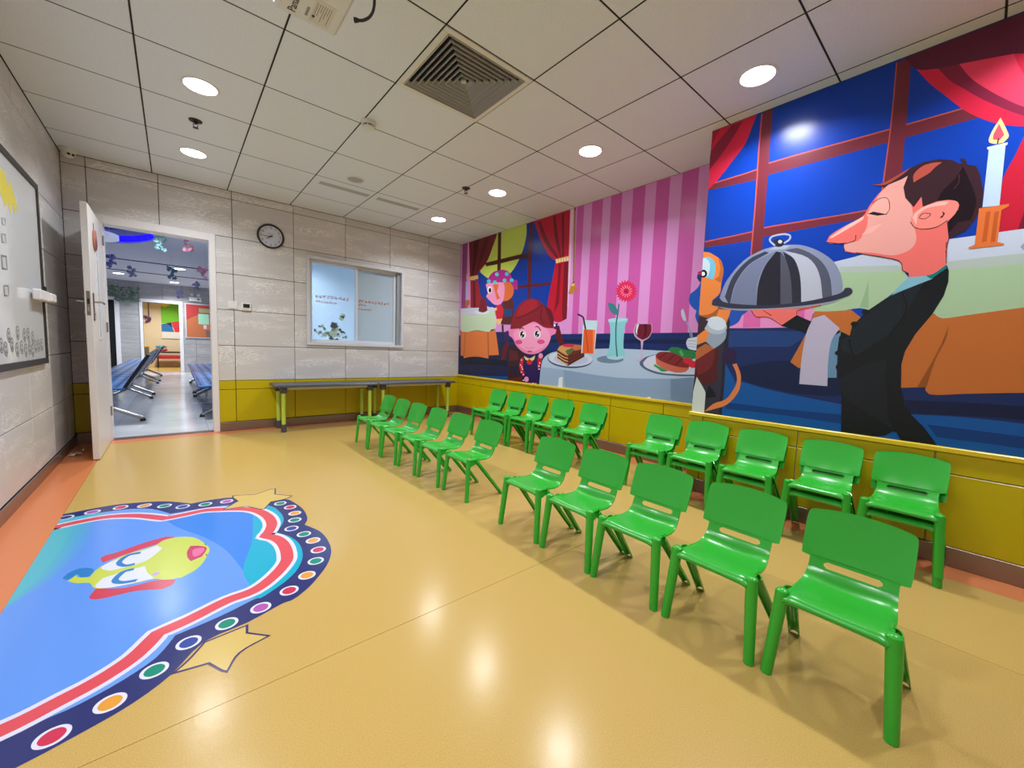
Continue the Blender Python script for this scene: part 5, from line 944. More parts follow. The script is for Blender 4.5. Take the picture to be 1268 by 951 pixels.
struct('baseboard_corner', MB().cbox((.012, YB - .014, 0), (.19, YB + T, .098), .002), STEEL, label='short metal baseboard left of the door')

# ------------------------------------------------------------------ ceiling: 60 cm tiles
ceiling = struct('ceiling', MB().box((-0.14, YN, H + .02), (W + .14, YB + .14, H + .1)), GAP, label='suspended ceiling of square off-white metal tiles')
VENT = (3, 0); X0 = 0.006
tx = [0] + [X0 + .6 * k for k in range(1, 7)] + [W]; ty = [YN] + [.6 * k for k in range(-5, 6)] + [YB]
TM = {}
for i, (a, b) in enumerate(zip(tx, tx[1:])):
    for j, (c, d) in enumerate(zip(ty, ty[1:])):
        if i == 3 and abs(c) < 1e-6: continue
        if i == 6 and d <= PY: b2 = PX + .002
        else: b2 = b
        key = (round(b2 - a, 3), round(d - c, 3))
        if key not in TM:
            hx, hy = key[0] / 2 - .004, key[1] / 2 - .004
            TM[key] = MB().cbox((-hx, -hy, 0), (hx, hy, .02), .0015).mesh('ceiling_tile', TILE)
        o = bpy.data.objects.new('ceiling_tile', TM[key]); COL.objects.link(o); o.parent = ceiling; o.location = ((a + b2) / 2, (c + d) / 2, H)

JOINT = mat('ceiling_joint', (40, 38, 36), .8)
for a in tx[1:-1]: MB().box((a - .0042, YN, H + .0004), (a + .0042, YB, H + .018)).build('joint_strip', JOINT, ceiling)
for c in ty[1:-1]: MB().box((0, c - .0042, H + .0006), (W, c + .0042, H + .018)).build('joint_strip', JOINT, ceiling)

# square air diffuser
v = thing('air_diffuser', 'square four-way ceiling air diffuser with nested louvres', 'air vent', (2.106, .3, H))
fr = MB()
for s in (-1, 1):
    fr.cbox((-.297, s * .297 - (.034 if s > 0 else 0), -.006), (.297, s * .297 + (.034 if s < 0 else 0), .01), .003)
    fr.cbox((s * .297 - (.034 if s > 0 else 0), -.263, -.006), (s * .297 + (.034 if s < 0 else 0),   .263, .01), .003)
fr.build('frame', PLASTIC2, v)
LOUV = mat('louvre_paint', (190, 190, 184), .45)
for k in range(8):
    r1 = .262 - k * .0305; r0 = r1 - .015; m_ = MB()
    a = [(-r1, -r1), (r1, -r1), (r1, r1), (-r1, r1)]; b = [(-r0, -r0), (r0, -r0), (r0, r0), (-r0, r0)]
    for q in range(4):
        w = (q + 1) % 4
        lp = [(p[0] * (1 - .0022 / r1), p[1] * (1 - .0022 / r1)) for p in a]
        m_.add([(*a[q], -.004), (*a[w], -.004), (*a[w], -.011), (*a[q], -.011), (*lp[q], -.004), (*lp[w], -.004), (*lp[w], -.011), (*lp[q], -.011)], [(0, 1, 2, 3), (7, 6, 5, 4), (3, 2, 6, 7)])
        m_.add([(*a[q], -.004), (*a[w], -.004), (*b[w], .03), (*b[q], .03), (*a[q], -.0025), (*a[w], -.0025), (*b[w], .0315), (*b[q], .0315)],
               [(0, 1, 2, 3), (7, 6, 5, 4), (0, 1, 5, 4), (3, 2, 6, 7)])
    m_.build('louvre', LOUV, v)
MB().lathe([(.022, -.004), (.022, .004), (.008, .03)], n=4).build('centre_cone', LOUV, v)
MB().box((-.26, -.26, .1), (.26, .26, .11)).build('duct', mat('duct_black', (14, 14, 14), .9), v)
DK = mat('duct_side', (16, 16, 16), .9)
for s in (-1, 1):
    MB().box((-.262, s * .26 - .002, .01), (.262, s * .26 + .002, .11)).build('duct_side', DK, v); MB().box((s * .26 - .002, -.26, .01), (s * .26 + .002, .26, .11)).build('duct_side', DK, v)

# ------------------------------------------------------------------ downlights (the room's lamps)
def downlight(x, y, z, label, watts, r=.088, group='recessed ceiling downlights', name='downlight', light_col=(.93, .97, 1)):
    t = thing(name, label, 'ceiling light', (x, y, z), group)
    MB().lathe([(r - .002, .0), (r, -.004), (r + .012, -.004), (r + .014, 0), (r + .014, .004), (r - .002, .004)], n=28).build('trim_ring', WHITE, t, True)
    MB().lathe([(r - .003, -.0015), (r - .003, .003)], n=28).build('diffuser', GLOW, t)
    ld = bpy.data.lights.new('downlight_lamp', 'AREA'); ld.shape = 'DISK'; ld.size = r * 1.9; ld.energy = watts; ld.color = light_col; ld.spread = math.radians(138)
    lo = bpy.data.objects.new('downlight_lamp', ld); COL.objects.link(lo); lo.parent = t; lo.location = (0, 0, -.007)
    return t
DL = [(.9, 2.7, 'left row, nearest the back wall'), (.9, 1.5, 'left row, second from the back wall'), (.9, .3, 'left row above the floor picture, out of sight'), (.9, -.9, 'left row above the camera side'), (.9, -2.1, 'left row behind the camera'),
      (3.306, 2.7, 'right row, nearest the back wall'), (3.306, 1.5, 'right row, second from the back wall'), (3.306, .3, 'right row, above the pink stripes'), (3.306, -.9, 'right row, beside the blue painted window'), (3.306, -2.1, 'right row behind the camera')]
for x, y, w in DL: downlight(x, y, H, 'round white recessed downlight of the ' + w, LAMP_W)

# ------------------------------------------------------------------ ceiling devices
def slot_grille(x, y, label):
    t = thing('slot_grille', label, 'vent', (x, y, H), 'slim slot grilles')
    MB().cbox((-.25, -.042, -.003), (.25, .042, .0), .001).build('plate', mat('slot_plate', (204, 206, 208), .5), t)
    for k in range(5): MB().box((-.242, -.034 + k * .015, -.0045), (.242, -.028 + k * .015, -.003)).build('slat', mat('slot_slat', (176, 178, 180), .5), t)
slot_grille(2.125, 2.56, 'flat slot grille in the tile beside the round speaker'); slot_grille(2.71, 2.56, 'flat slot grille between the speaker and the far downlight')
t = thing('ceiling_speaker', 'round grey ceiling speaker near the back wall', 'speaker', (2.12, 2.23, H))
MB().lathe([(.085, 0), (.085, -.004), (.072, -.007), (.07, -.003)], n=28).build('rim', PLASTIC2, t, True); MB().lathe([(.07, -.003), (.05, -.006), (.02, -.007)], n=24).build('grille', mat('speaker_mesh', (172, 172, 172), .6), t, True)
t = thing('smoke_detector', 'white round smoke detector on a ceiling tile corner', 'smoke detector', (1.841, 1.14, H))
MB().lathe([(.05, 0), (.05, -.022), (.046, -.026)], n=24).build('base', PLASTIC2, t, True); MB().lathe([(.036, -.026), (.036, -.036)], n=16).build('sensor_gap', BLACK, t); MB().lathe([(.042, -.036), (.04, -.044), (.028, -.05), (.01, -.052)], n=24).build('cap', PLASTIC2, t, True)
for k in range(6):
    an = k * math.pi / 3; MB().cbox((math.cos(an) * .038 - .004, math.sin(an) * .038 - .004, -.037), (math.cos(an) * .038 + .004, math.sin(an) * .038 + .004, -.025), .001).build('rib', PLASTIC2, t)
BR = mat('dark_bronze', (70, 62, 58), .4, .7)
for x, y, lb in ((.892, 2.03, 'small ceiling sprinkler between the two left downlights'), (3.007, 1.63, 'small ceiling sprinkler beside the right row of downlights')):
    t = thing('sprinkler', lb, 'sprinkler', (x, y, H), 'ceiling sprinklers')
    MB().lathe([(.042, 0), (.04, -.006), (.018, -.01), (.016, -.002)], n=20).build('rose', BR, t, True)
    MB().tube([(0, 0, -.006), (0, 0, -.026)], .009, 10).build('stem', BR, t); f = MB(); f.tube([(.012, 0, -.024), (.014, 0, -.036), (.004, 0, -.05)], .003, 6); f.tube([(-.012, 0, -.024), (-.014, 0, -.036), (-.004, 0, -.05)], .003, 6); f.build('yoke', BR, t)
    MB().lathe([(.018, -.05), (.018, -.053)], n=12).build('deflector', BR, t)
t = thing('security_camera', 'white dome security camera in the left ceiling corner', 'camera', (.07, 3.40, H))
MB().lathe([(.055, 0), (.055, -.022), (.05, -.028)], n=24).build('base', PLASTIC2, t, True)
MB().lathe([(.045, -.02), (.046, -.035), (.04, -.055), (.028, -.07), (.01, -.077)], n=24).build('eyeball', PLASTIC2, t, True)
e = MB(); d = Vector((.45, -.75, -.48)).normalized(); s_ = d.cross(Vector((0, 0, 1))).normalized()
for sg in (-1, 1):
    c = Vector((0, 0, -.032)) + d * .04 + s_ * .014 * sg; e.tube([c, c + d * .008], .0105, 12)
e.build('lens', BLACK, t)

def chaikin(p, n=3):
    for _ in range(n):
        q = [p[0]]
        for a, b in zip(p, p[1:]): q += [tuple(Vector(a).lerp(Vector(b), .25)), tuple(Vector(a).lerp(Vector(b), .75))]
        p = q + [p[-1]]
    return p
# projector hanging in front of the board, its underside at the top edge of the picture
t = thing('projector', 'cream projector hung from the ceiling, seen from below', 'projector', (1.17, -.17, 2.30))
BODY = mat('projector_cream', (222, 224, 224), .5)
MB().cbox((-.115, -.19, 0), (.115, .19, .1), .012).build('body', BODY, t); MB().tube([(0, 0, .1), (0, 0, H - 2.30)], .02, 14).build('mount_pole', BODY, t); MB().cbox((-.07, -.07, H - 2.304), (.07, .07, H - 2.296), .002).build('mount_plate', BODY, t)
INK = mat('print_ink', (40, 36, 34), .6); INK2 = mat('faint_ink', (150, 142, 130), .6); INK3 = mat('label_paper', (214, 214, 206), .6)
def down(x, y, z): return Matrix(((0, -1, 0, x), (-1, 0, 0, y), (0, 0, -1, z), (0, 0, 0, 1)))
text('lettering', 'Panasonic', .04, INK, t, down(-.058, .158, -.001))
lb_ = MB(); lb_.box((.0, .03, -.001), (.075, .16, 0)); lab = lb_.build('rating_label', INK3, t)
p_ = MB()
for k in range(7): p_.box((.012 + k * .008, .045, -.0014), (.0145 + k * .008, .14 - (k % 3) * .025, -.001))
p_.box((.008, .04, -.0013), (.009, .155, -.001)); p_.build('label_print', INK2, lab)
MB().lathe([(.006, -.0016), (.006, -.001)], c=(.012, .125, 0), n=10).build('label_mark', INK, lab)
q_ = MB()
for k in range(6): q_.box((-.016, .135 - k * .009, -.0012), (-.006, .141 - k * .009, -.001))
q_.build('small_print', INK2, t)
t = thing('projector_cable', 'black cable with a plug dangling beside the projector', 'cable', (1.36, -.1, 2.40))
MB().tube(chaikin([(.005, .09, 0), (.022, .07, -.006), (.04, .03, -.004), (.042, -.01, .01), (.026, -.05, .05), (.0, -.08, .12), (-.02, -.09, H - 2.41)]), .006, 8).build('cord', BLACK, t, True)
MB().tube([(-.004, .098, .0), (.006, .09, 0), (.012, .084, -.002)], [.011, .009, .006], 10).build('plug', BLACK, t, True)

# ------------------------------------------------------------------ door into the hall
t = thing('door_1', 'white door leaf standing open into the room, with lever handle', 'door', (.24, 3.515, 0), kind='structure')
WARM = mat('door_paint', (228, 224, 224), .35)
MB().cbox((-.042, -.795, .006), (0, 0, 2.04), .003).build('leaf', WARM, t)
vg = MB(); vg.cbox((0, -.50, .98), (.006, -.36, 1.0), .001); vg.cbox((0, -.50, 1.86), (.006, -.36, 1.88), .001); vg.cbox((0, -.50, 1.0), (.006, -.482, 1.86), .001); vg.cbox((0, -.378, 1.0), (.006, -.36, 1.86), .001)
g_ = vg.build('vision_frame', WHITE, t); MB().box((0, -.482, 1.0), (.002, -.378, 1.86)).build('glass', mat('door_glass', (150, 190, 224), .08), g_)
MB().cbox((-.031, -.797, 1.17), (-.010, -.795, 1.36), .0005).build('lock_plate', mat('lock_steel', (150, 140, 130), .3, .9), t)
MB().box((-.027, -.7985, 1.26), (-.014, -.797, 1.30)).build('latch', BLACK, t); MB().box((-.025, -.7985, 1.20), (-.017, -.797, 1.235)).build('bolt', CHROME, t)
for s, x in ((1, 0), (-1, -.042)):
    p_ = MB().cbox((min(x, x + s * .006), -.755, 1.13), (max(x, x + s * .006), -.715, 1.35), .002).build('handle_plate', mat('satin_nickel', (140, 132, 126), .3, .9), t)
    MB().tube([(x, -.735, 1.28), (x + s * .045, -.735, 1.28), (x + s * .052, -.72, 1.28), (x + s * .05, -.62, 1.276)], .0085, 10).build('lever', CHROME, p_, True)
    MB().tube([(x, -.735, 1.19), (x + s * .012, -.735, 1.19)], .013, 12).build('cylinder', CHROME, p_)
for z in (.25, 1.05, 1.85): MB().tube([(.006, 0, z), (.006, 0, z + .09)], .007, 8).build('hinge', CHROME, t)
t = thing('door_plaque', 'oval brown wooden plaque hanging on the open door', 'plaque', (.2405, 2.99, 1.80))
MB().lathe([(.085, 0), (.088, .006), (.08, .012), (.02, .014)], n=28, axis='x').build('disc', mat('plaque_wood', (176, 112, 88), .5), t, True)
MB().lathe([(.05, .014), (.03, .018)], c=(0, -.01, -.03), n=20, axis='x').build('picture', mat('plaque_red', (130, 60, 66), .5), t, True)
MB().box((0, -.004, .085), (.003, .004, .14)).build('string', BLACK, t)
f = MB()
f.cbox((.19, YB - .012, 0), (.245, YB + .15, 2.13), .003); f.cbox((1.035, YB - .012, 0), (1.09, YB + .15, 2.13), .003); f.cbox((.245, YB - .012, 2.055), (1.035, YB + .15, 2.13), .003)
struct('trim_1', f, WHITE, label='white door frame around the hall doorway')
# crumpled plastic bag in the corner
t = MB(); random.seed(3)
for k in range(14):
    c = Vector((random.uniform(-.04, .04), random.uniform(-.06, .06), random.uniform(.006, .02))); pts = [c + Vector((random.uniform(-.03, .03), random.uniform(-.03, .03), random.uniform(-.006, .012))) for _ in range(3)]
    t.add([(p.x, p.y, max(p.z, .001)) for p in pts], [(0, 1, 2)])
o = t.build('plastic_bag', mat('clear_plastic', (200, 196, 190), .2), loc=(.07, 3.02, 0), fix=False); tag(o, 'crumpled clear plastic scrap on the floor behind the door', 'plastic bag')

# ------------------------------------------------------------------ window in the back wall
t = thing('window_1', 'white sliding window with two frosted panes and lettering', 'window', (0, YB, 0), kind='structure')
x0, x1, z0, z1 = WIN; f = MB()
for (a, b) in (((x0, -.022, z0), (x1, .14, z0 + .035)), ((x0, -.022, z1 - .04), (x1, .14, z1)), ((x0, -.022, z0 + .035), (x0 + .035, .14, z1 - .04)), ((x1 - .035, -.022, z0 + .035), (x1, .14, z1 - .04))): f.cbox(a, b, .003)
f.build('window_frame', ALU, t)
def pane_mat(name, c, mix, rough=.06):
    m = mat(name, c, rough); ns, ln, b = nodes(m); tr = ns.new('ShaderNodeBsdfTransparent'); tr.inputs[0].default_value = (.86, .93, 1, 1); mx = ns.new('ShaderNodeMixShader'); mx.inputs[0].default_value = mix
    out = ns['Material Output']; ln.new(tr.outputs[0], mx.inputs[1]); ln.new(b.outputs[0], mx.inputs[2]); ln.new(mx.outputs[0], out.inputs[0]); return m
PANE1 = pane_mat('window_glass', (196, 216, 232), .35); PANE2 = pane_mat('frosted_glass', (190, 206, 214), .72)
def sash(xa, xb, y, m):
    s = MB(); za, zb = z0 + .035, z1 - .04
    for (a, b) in (((xa, y, za), (xb, y + .03, za + .04)), ((xa, y, zb - .035), (xb, y + .03, zb)), ((xa, y, za + .04), (xa + .035, y + .03, zb - .035)), ((xb - .035, y, za + .04), (xb, y + .03, zb - .035))): s.cbox(a, b, .003)
    so = s.build('sash', ALU, t); MB().box((xa + .035, y + .013, za + .04), (xb - .035, y + .017, zb - .035)).build('pane', m, so); return so
s1 = sash(x0 + .035, 2.605, .03, PANE1); s2 = sash(2.575, x1 - .085, .064, PANE2); MB().cbox((x1 - .083, .03, z0 + .035), (x1 - .035, .1, z1 - .04), .002).build('track', mat('track_grey', (150, 156, 164), .4), t)
INKO = mat('orange_film', (206, 140, 110), .6); INKG = mat('green_film', (110, 136, 116), .6); INKG2 = mat('pale_green_film', (168, 196, 186), .6); INKD = mat('dark_film', (70, 84, 90), .6)
up = lambda x, y, z: Matrix(((1, 0, 0, x), (0, 0, -1, y), (0, 1, 0, z), (0, 0, 0, 1)))
def script_line(x, y, z, n, h, parent):
    mb = MB()
    for k in range(n):
        a = x + k * h * 1.02
        for _ in range(3):
            zz = z - h / 2 + random.random() * h * .8; x0_ = a + random.random() * h * .25; mb.box((x0_, y - .0004, zz), (x0_ + h * random.uniform(.45, .65), y, zz + h * .14))
        for _ in range(2):
            xx = a + random.random() * h * .7; mb.box((xx, y - .0004, z - h * .45), (xx + h * .13, y, z + h * random.uniform(.1, .5)))
    mb.build('lettering', INKO, parent)
random.seed(21)
script_line(2.085, .042, 1.60, 9, .045, s1); script_line(2.085, .042, 1.535, 8, .032, s1)
script_line(2.625, .076, 1.60, 10, .043, s2); script_line(2.625, .076, 1.545, 3, .034, s2); script_line(2.625, .076, 1.49, 6, .03, s2)
def blob(mb, cx, cz, r, y, sx=1, mi=0, n=9):
    ph = random.random() * 6
    mb.poly([(cx + sx * r * (1 + .25 * math.sin(3 * k + ph)) * math.cos(2 * math.pi * k / n), y, cz + r * (1 + .25 * math.sin(3 * k + ph)) * math.sin(2 * math.pi * k / n)) for k in range(n)], mi)
b_ = MB(); random.seed(5)
for k in range(52):
    cx = random.uniform(2.06, 2.46); blob(b_, cx, random.uniform(1.1, 1.2 + .05 * math.sin(cx * 30)), random.uniform(.008, .022), .0425 - k * .00003, random.uniform(.7, 1.6), random.choice((0, 0, 1, 1, 2)))
for (cx, cz, r, mi) in ((2.305, 1.25, .045, 2), (2.305, 1.22, .04, 1), (2.30, 1.15, .05, 1), (2.27, 1.08, .028, 2), (2.34, 1.06, .028, 2), (2.40, 1.35, .035, 1), (2.42, 1.38, .03, 1), (2.38, 1.20, .018, 2)): blob(b_, cx, cz, r, .0405 - .0001 * mi, 1, mi)
b_.build('window_sticker', [INKG, INKG2, INKD], s1, fix=False)
# the room behind the window
ROOM = mat('pale_blue_wall', (206, 222, 234), .6)
r_ = MB(); y1 = YB + .14
r_.box((1.76, y1, -.02), (3.9, 6.2, 0)); r_.box((1.76, y1, 2.6), (3.9, 6.2, 2.65)); r_.box((1.76, 6.2, 0), (3.9, 6.25, 2.6)); r_.box((3.9, y1, 0), (3.95, 6.2, 2.6)); r_.box((1.84, y1, 0), (1.88, 6.2, 2.6))
struct('wall_office', r_, ROOM, label='pale room seen through the window')
downlight(2.6, 4.6, 2.6, 'upper lamp glimpsed through the left window pane', 26, .09, 'lamps behind the window'); downlight(2.5, 5.6, 2.6, 'lower lamp glimpsed through the left window pane', 26, .09, 'lamps behind the window')

# ------------------------------------------------------------------ small things on the back wall
t = thing('wall_clock', 'round white wall clock with a black rim', 'clock', (1.604, YB, 2.212))
cl = MB().lathe([(.118, 0), (.134, -.004), (.137, -.02), (.13, -.032), (.119, -.03), (.117, -.014)], n=40, axis='y', cap=False); cl.build('rim', BLACK, t, True)
fc = MB().lathe([(.12, -.004), (.12, -.012)], n=40, axis='y').build('dial', mat('dial_white', (214, 220, 234), .3), t)
for k in range(1, 13):
    an = math.radians(90 - 30 * k); text('numeral', str(k), .034, mat('numeral_ink', (50, 58, 70), .5), fc, up(.094 * math.cos(an), -.0125, .094 * math.sin(an)), .0002, 'CENTER')
def hand(deg, l, w, y):
    an = math.radians(90 - deg); d = Vector((math.cos(an), 0, math.sin(an))); n = Vector((-d.z, 0, d.x)) * w; a = d * -.02; b = d * l
    MB().prism([a + n + Vector((0, y, 0)), b + n * .5 + Vector((0, y, 0)), b - n * .5 + Vector((0, y, 0)), a - n + Vector((0, y, 0))], (0, -.0015, 0)).build('hand', BLACK, t)
hand(232, .058, .0045, -.015); hand(268, .085, .0035, -.018); MB().lathe([(.006, -.013), (.006, -.022)], n=10, axis='y').build('spindle', BLACK, t)
MB().box((-.03, -.0128, .028), (.03, -.0124, .034)).build('dial_print', mat('dial_ink', (150, 156, 170), .5), fc)
t = thing('light_switch', 'white double light switch right of the door', 'switch', (1.234, YB, 1.402)); MB().cbox((-.043, -.009, -.043), (.043, .0, .043), .003).build('plate', WHITE, t)
for s in (-1, 1): MB().cbox((s * .019 - .017, -.012, -.032), (s * .019 + .017, -.008, .032), .002).build('rocker', WHITE, t)
t = thing('thermostat', 'white thermostat with a dark screen beside the light switch', 'thermostat', (1.355, YB, 1.392)); MB().cbox((-.046, -.02, -.044), (.046, 0, .044), .004).build('case', PLASTIC2, t)
MB().box((-.03, -.021, -.012), (.032, -.0195, .032)).build('screen', mat('lcd_dark', (44, 48, 48), .2), t)
for k in range(4): MB().box((-.034 + k * .016, -.021, -.03), (-.026 + k * .016, -.0195, -.025)).build('button', GREY, t)

# ------------------------------------------------------------------ white board on the left wall
t = thing('white_board', 'glossy white wall board with a dark frame and small drawings', 'whiteboard', (0, 0, 0))
ba, bb, bz0, bz1 = .1, 2.538, .80, 2.055
FRM = mat('board_frame', (70, 68, 66), .35, .5); f = MB()
for (a, b) in (((0, ba, bz0), (.024, bb, bz0 + .04)), ((0, ba, bz1 - .04), (.024, bb, bz1)), ((0, ba, bz0 + .04), (.024, ba + .035, bz1 - .04)), ((0, bb - .035, bz0 + .04), (.024, bb, bz1 - .04))): f.cbox(a, b, .003)
f.build('board_frame', FRM, t); MB().box((0.004, ba + .03, bz0 + .03), (.015, bb - .03, bz1 - .03)).build('board_surface', mat('board_white', (222, 226, 232), .08), t)
PN = mat('pencil_grey', (110, 112, 116), .6); PNL = mat('portrait_paper', (196, 200, 204), .5); YR = mat('ribbon_yellow', (222, 206, 70), .5)
def yz(mb, pts, x, mi=0): mb.poly([(x, p[0], p[1]) for p in pts], mi)
ov = [(1.861, 1.012), (2.0, 1.0), (2.085, 1.004), (2.19, .985), (1.69, .996), (1.735, .942), (1.83, .912), (1.925, .924), (2.01, .905), (2.1, .918), (2.25, .925), (2.33, .93), (2.17, .90), (1.55, .94), (1.62, .92), (1.45, .99), (1.36, .93), (2.41, .935)]
for (y, z) in ov:
    o = MB(); yz(o, [(y + .034 * math.cos(k * math.pi / 8), z + .043 * math.sin(k * math.pi / 8)) for k in range(16)], .0154, 0); yz(o, [(y + .025 * math.cos(k * math.pi / 8), z + .034 * math.sin(k * math.pi / 8)) for k in range(16)], .0157, 1)
    yz(o, [(y + .011 * math.cos(k * math.pi / 4), z + .012 + .012 * math.sin(k * math.pi / 4)) for k in range(8)], .016, 0); yz(o, [(y - .016, z - .026), (y + .016, z - .026), (y + .008, z - .004), (y - .008, z - .004)], .016, 0)
    o.build('portrait_sticker', [PN, PNL], t, fix=False)
o = MB(); yz(o, [(1.82, 1.92), (1.87, 1.86), (1.92, 1.90), (1.98, 1.84), (2.02, 1.80), (2.03, 1.74), (1.99, 1.77), (1.96, 1.72), (1.92, 1.78), (1.88, 1.70), (1.84, 1.76), (1.78, 1.72), (1.70, 1.80), (1.70, 1.92)], .0155); o.build('yellow_ribbon', YR, t, fix=False)
for (y, z, w, h) in ((1.74, 1.63, .07, .05), (1.72, 1.535, .08, .06), (1.70, 1.40, .1, .09), (1.70, 1.245, .09, .07)):
    o = MB(); yz(o, [(y - w / 2, z - h / 2), (y + w / 2, z - h / 2 + .01), (y + w / 2, z + h / 2), (y - w / 2, z + h / 2 - .01)], .0155); yz(o, [(y - w * .35, z - h * .35), (y + w * .35, z - h * .35), (y + w * .3, z + h * .35), (y - w * .35, z + h * .3)], .0158, 1); o.build('sketch', [PN, PNL], t, fix=False)
t = thing('board_slider', 'white plastic bracket clipped on the right edge of the white board', 'bracket', (.0255, 2.30, 1.27))
MB().cbox((0, -.12, -.035), (.04, .12, .035), .006).build('cover', WHITE, t); MB().cbox((0, .12, -.03), (.05, .27, .03), .006).build('arm', WHITE, t); MB().cbox((.01, .08, .038), (.03, .11, .07), .003).build('knob', BLACK, t)

# ------------------------------------------------------------------ two tables against the back wall
TOPM = mat('table_top', (66, 74, 92), .3); LEG = mat('lime_leg', (186, 214, 84), .35); BRK = mat('grey_bracket', (74, 74, 82), .5); RAILM = mat('white_rail', (214, 212, 196), .4)
def table(x0, x1, label):
    t = thing('classroom_table', label, 'table', (x0, 3.085, 0), 'tables along the back wall'); L = x1 - x0; D = .42
    tp = MB().cbox((0, 0, .517), (L, D, .535), .004).build('tabletop', TOPM, t); e = MB().cbox((-.003, -.003, .511), (L + .003, D + .003, .523), .003).build('edge_band', BRK, tp)
    for y in (.07, D - .05): MB().cbox((.09, y, .478), (L - .09, y + .018, .511), .002).build('rail', RAILM, t)
    for x in (.085, L - .085): MB().cbox((x - .009, .09, .478), (x + .009, D - .06, .511), .002).build('rail', RAILM, t)
    for x in (.08, L - .08):
        for y in (.075, D - .06):
            lg = MB().tube([(x, y, .09), (x, y, .45)], .021, 14).build('leg', LEG, t, True)
            MB().tube([(x, y, 0), (x, y, .012), (x, y, .09)], [.027, .029, .025], 14).build('foot', BRK, lg, True); MB().cbox((x - .034, y - .03, .44), (x + .034, y + .03, .512), .008).build('corner_bracket', BRK, lg)
    return t
table(1.565, 2.70, 'low table with lime green legs under the window, nearest the door'); table(2.715, 3.85, 'low table with lime green legs in the corner by the mural')

# ------------------------------------------------------------------ green children's chairs
seat_rows = [(.004, .250), (.0, .261), (.005, .271), (.02, .278), (.06, .279), (.11, .275), (.16, .271), (.19, .272), (.211, .279), (.226, .290), (.235, .302)]
seat_w = [.118, .122, .124, .126, .127, .126, .124, .121, .118, .116, .115]
back_rows = [(.235, .302), (.2375, .307), (.2455, .3265), (.2475, .331), (.2425, .3365), (.2515, .361), (.2615, .388), (.272, .42), (.281, .45), (.288, .474), (.293, .49), (.296, .4975), (.2975, .5015)]
back_w = [.115, .1145, .1145, .115, .138, .140, .1405, .141, .141, .1405, .139, .1365, .128]
ALLR = seat_rows + back_rows[1:]; ALLW = seat_w + back_w[1:]
ALLB = [.002, .003, .004, .005, .007, .009, .011, .012, .013, .014, .015] + [.016, .018, .019, .019, .02, .02, .019, .018, .017, .015, .014, .013]
ALLL = [.004, .006, .008, .009, .01, .01, .009, .007, .004, .002, 0] + [0] * 12
cs = [-1, -.94, -.84, -.66, -.58, -.3, 0, .3, .58, .66, .84, .94, 1]
def shell(i0, i1, hole=None, thick=.0055):
    n = len(cs); N = []
    for i in range(len(ALLR)):
        a = Vector(ALLR[max(i - 1, 0)]); b = Vector(ALLR[min(i + 1, len(ALLR) - 1)]); tn = (b - a).normalized(); N.append(Vector((-tn.y, tn.x)))
    def vert(i, k, off):
        x, z = ALLR[i]; c = cs[k]; q = ALLB[i] * (1 - c * c); e = max(0, abs(c) - .8) / .2; nn = N[i]; y = c * ALLW[i]
        zz = z - nn.y * q + nn.y * off - ALLL[i] * e * e
        return (x - nn.x * q + nn.x * off, y, zz - .02 * min(1, max(0, (zz - .40) / .09)) * (y / .14) ** 2)
    R_ = range(i0, i1 + 1); m = len(R_); top = [vert(i, k, 0) for i in R_ for k in range(n)]; bot = [vert(i, k, -thick) for i in R_ for k in range(n)]
    if hole:
        r0, r1, k0, k1 = hole
        for arr in (top, bot):
            for k in (k0, k1):
                a = Vector(arr[r0 * n + k]); b = Vector(arr[r1 * n + k]); arr[r0 * n + k] = tuple(a.lerp(b, .3)); arr[r1 * n + k] = tuple(b.lerp(a, .3))
    cell = lambda i, k: not (hole and hole[0] <= i < hole[1] and hole[2] <= k < hole[3])
    fs = []; o = m * n; edges = {}
    for i in range(m - 1):
        for k in range(n - 1):
            if not cell(i, k): continue
            q = (i * n + k, i * n + k + 1, (i + 1) * n + k + 1, (i + 1) * n + k); fs.append(q); fs.append(tuple(j + o for j in q[::-1]))
            for a, b in zip(q, q[1:] + q[:1]): edges[(a, b)] = edges.get((a, b), 0) + 1
    inner = set(range((m - 1) * n, m * n)) if i0 == 0 else set(range(n))      # open where seat and backrest meet
    for (a, b) in edges:
        if (b, a) not in edges and not (a in inner and b in inner): fs.append((b, a, a + o, b + o))
    return MB().add(top + bot, fs)
chair0 = thing('child_chair', 'x', 'chair', (0, 0, 0))
shell(0, 10).build('seat', PLASTIC, chair0, True, fix=False)
shell(10, 22, hole=(1, 2, 3, 9)).build('backrest', PLASTIC, chair0, True, fix=False)
def channel(p0, p1, r0, r1, openv, depth=1.0, n=9, wall=.0035, cap=True):
    p0 = Vector(p0); p1 = Vector(p1); d = (p1 - p0).normalized(); f = (Vector(openv) - d * d.dot(Vector(openv))).normalized() * -1; s = d.cross(f); mb = MB(); vs = []
    for p, r in ((p0, r0), (p1, r1)):
        for rr, fl_ in ((r, 0), (r - wall, 1)):
            for k in range(n):
                an = math.radians(-100 + 200 * k / (n - 1)); vs.append(p + f * (math.cos(an) * rr * depth) + s * math.sin(an) * rr)
    fs = []
    for k in range(n - 1): fs += [(k, k + 1, 2 * n + k + 1, 2 * n + k), (n + k + 1, n + k, 3 * n + k, 3 * n + k + 1), (k, n + k, n + k + 1, k + 1), (2 * n + k, 2 * n + k + 1, 3 * n + k + 1, 3 * n + k)]
    fs += [(0, 2 * n, 3 * n, n), (n - 1, 2 * n - 1, 4 * n - 1, 3 * n - 1)]
    return mb.add(vs, fs)
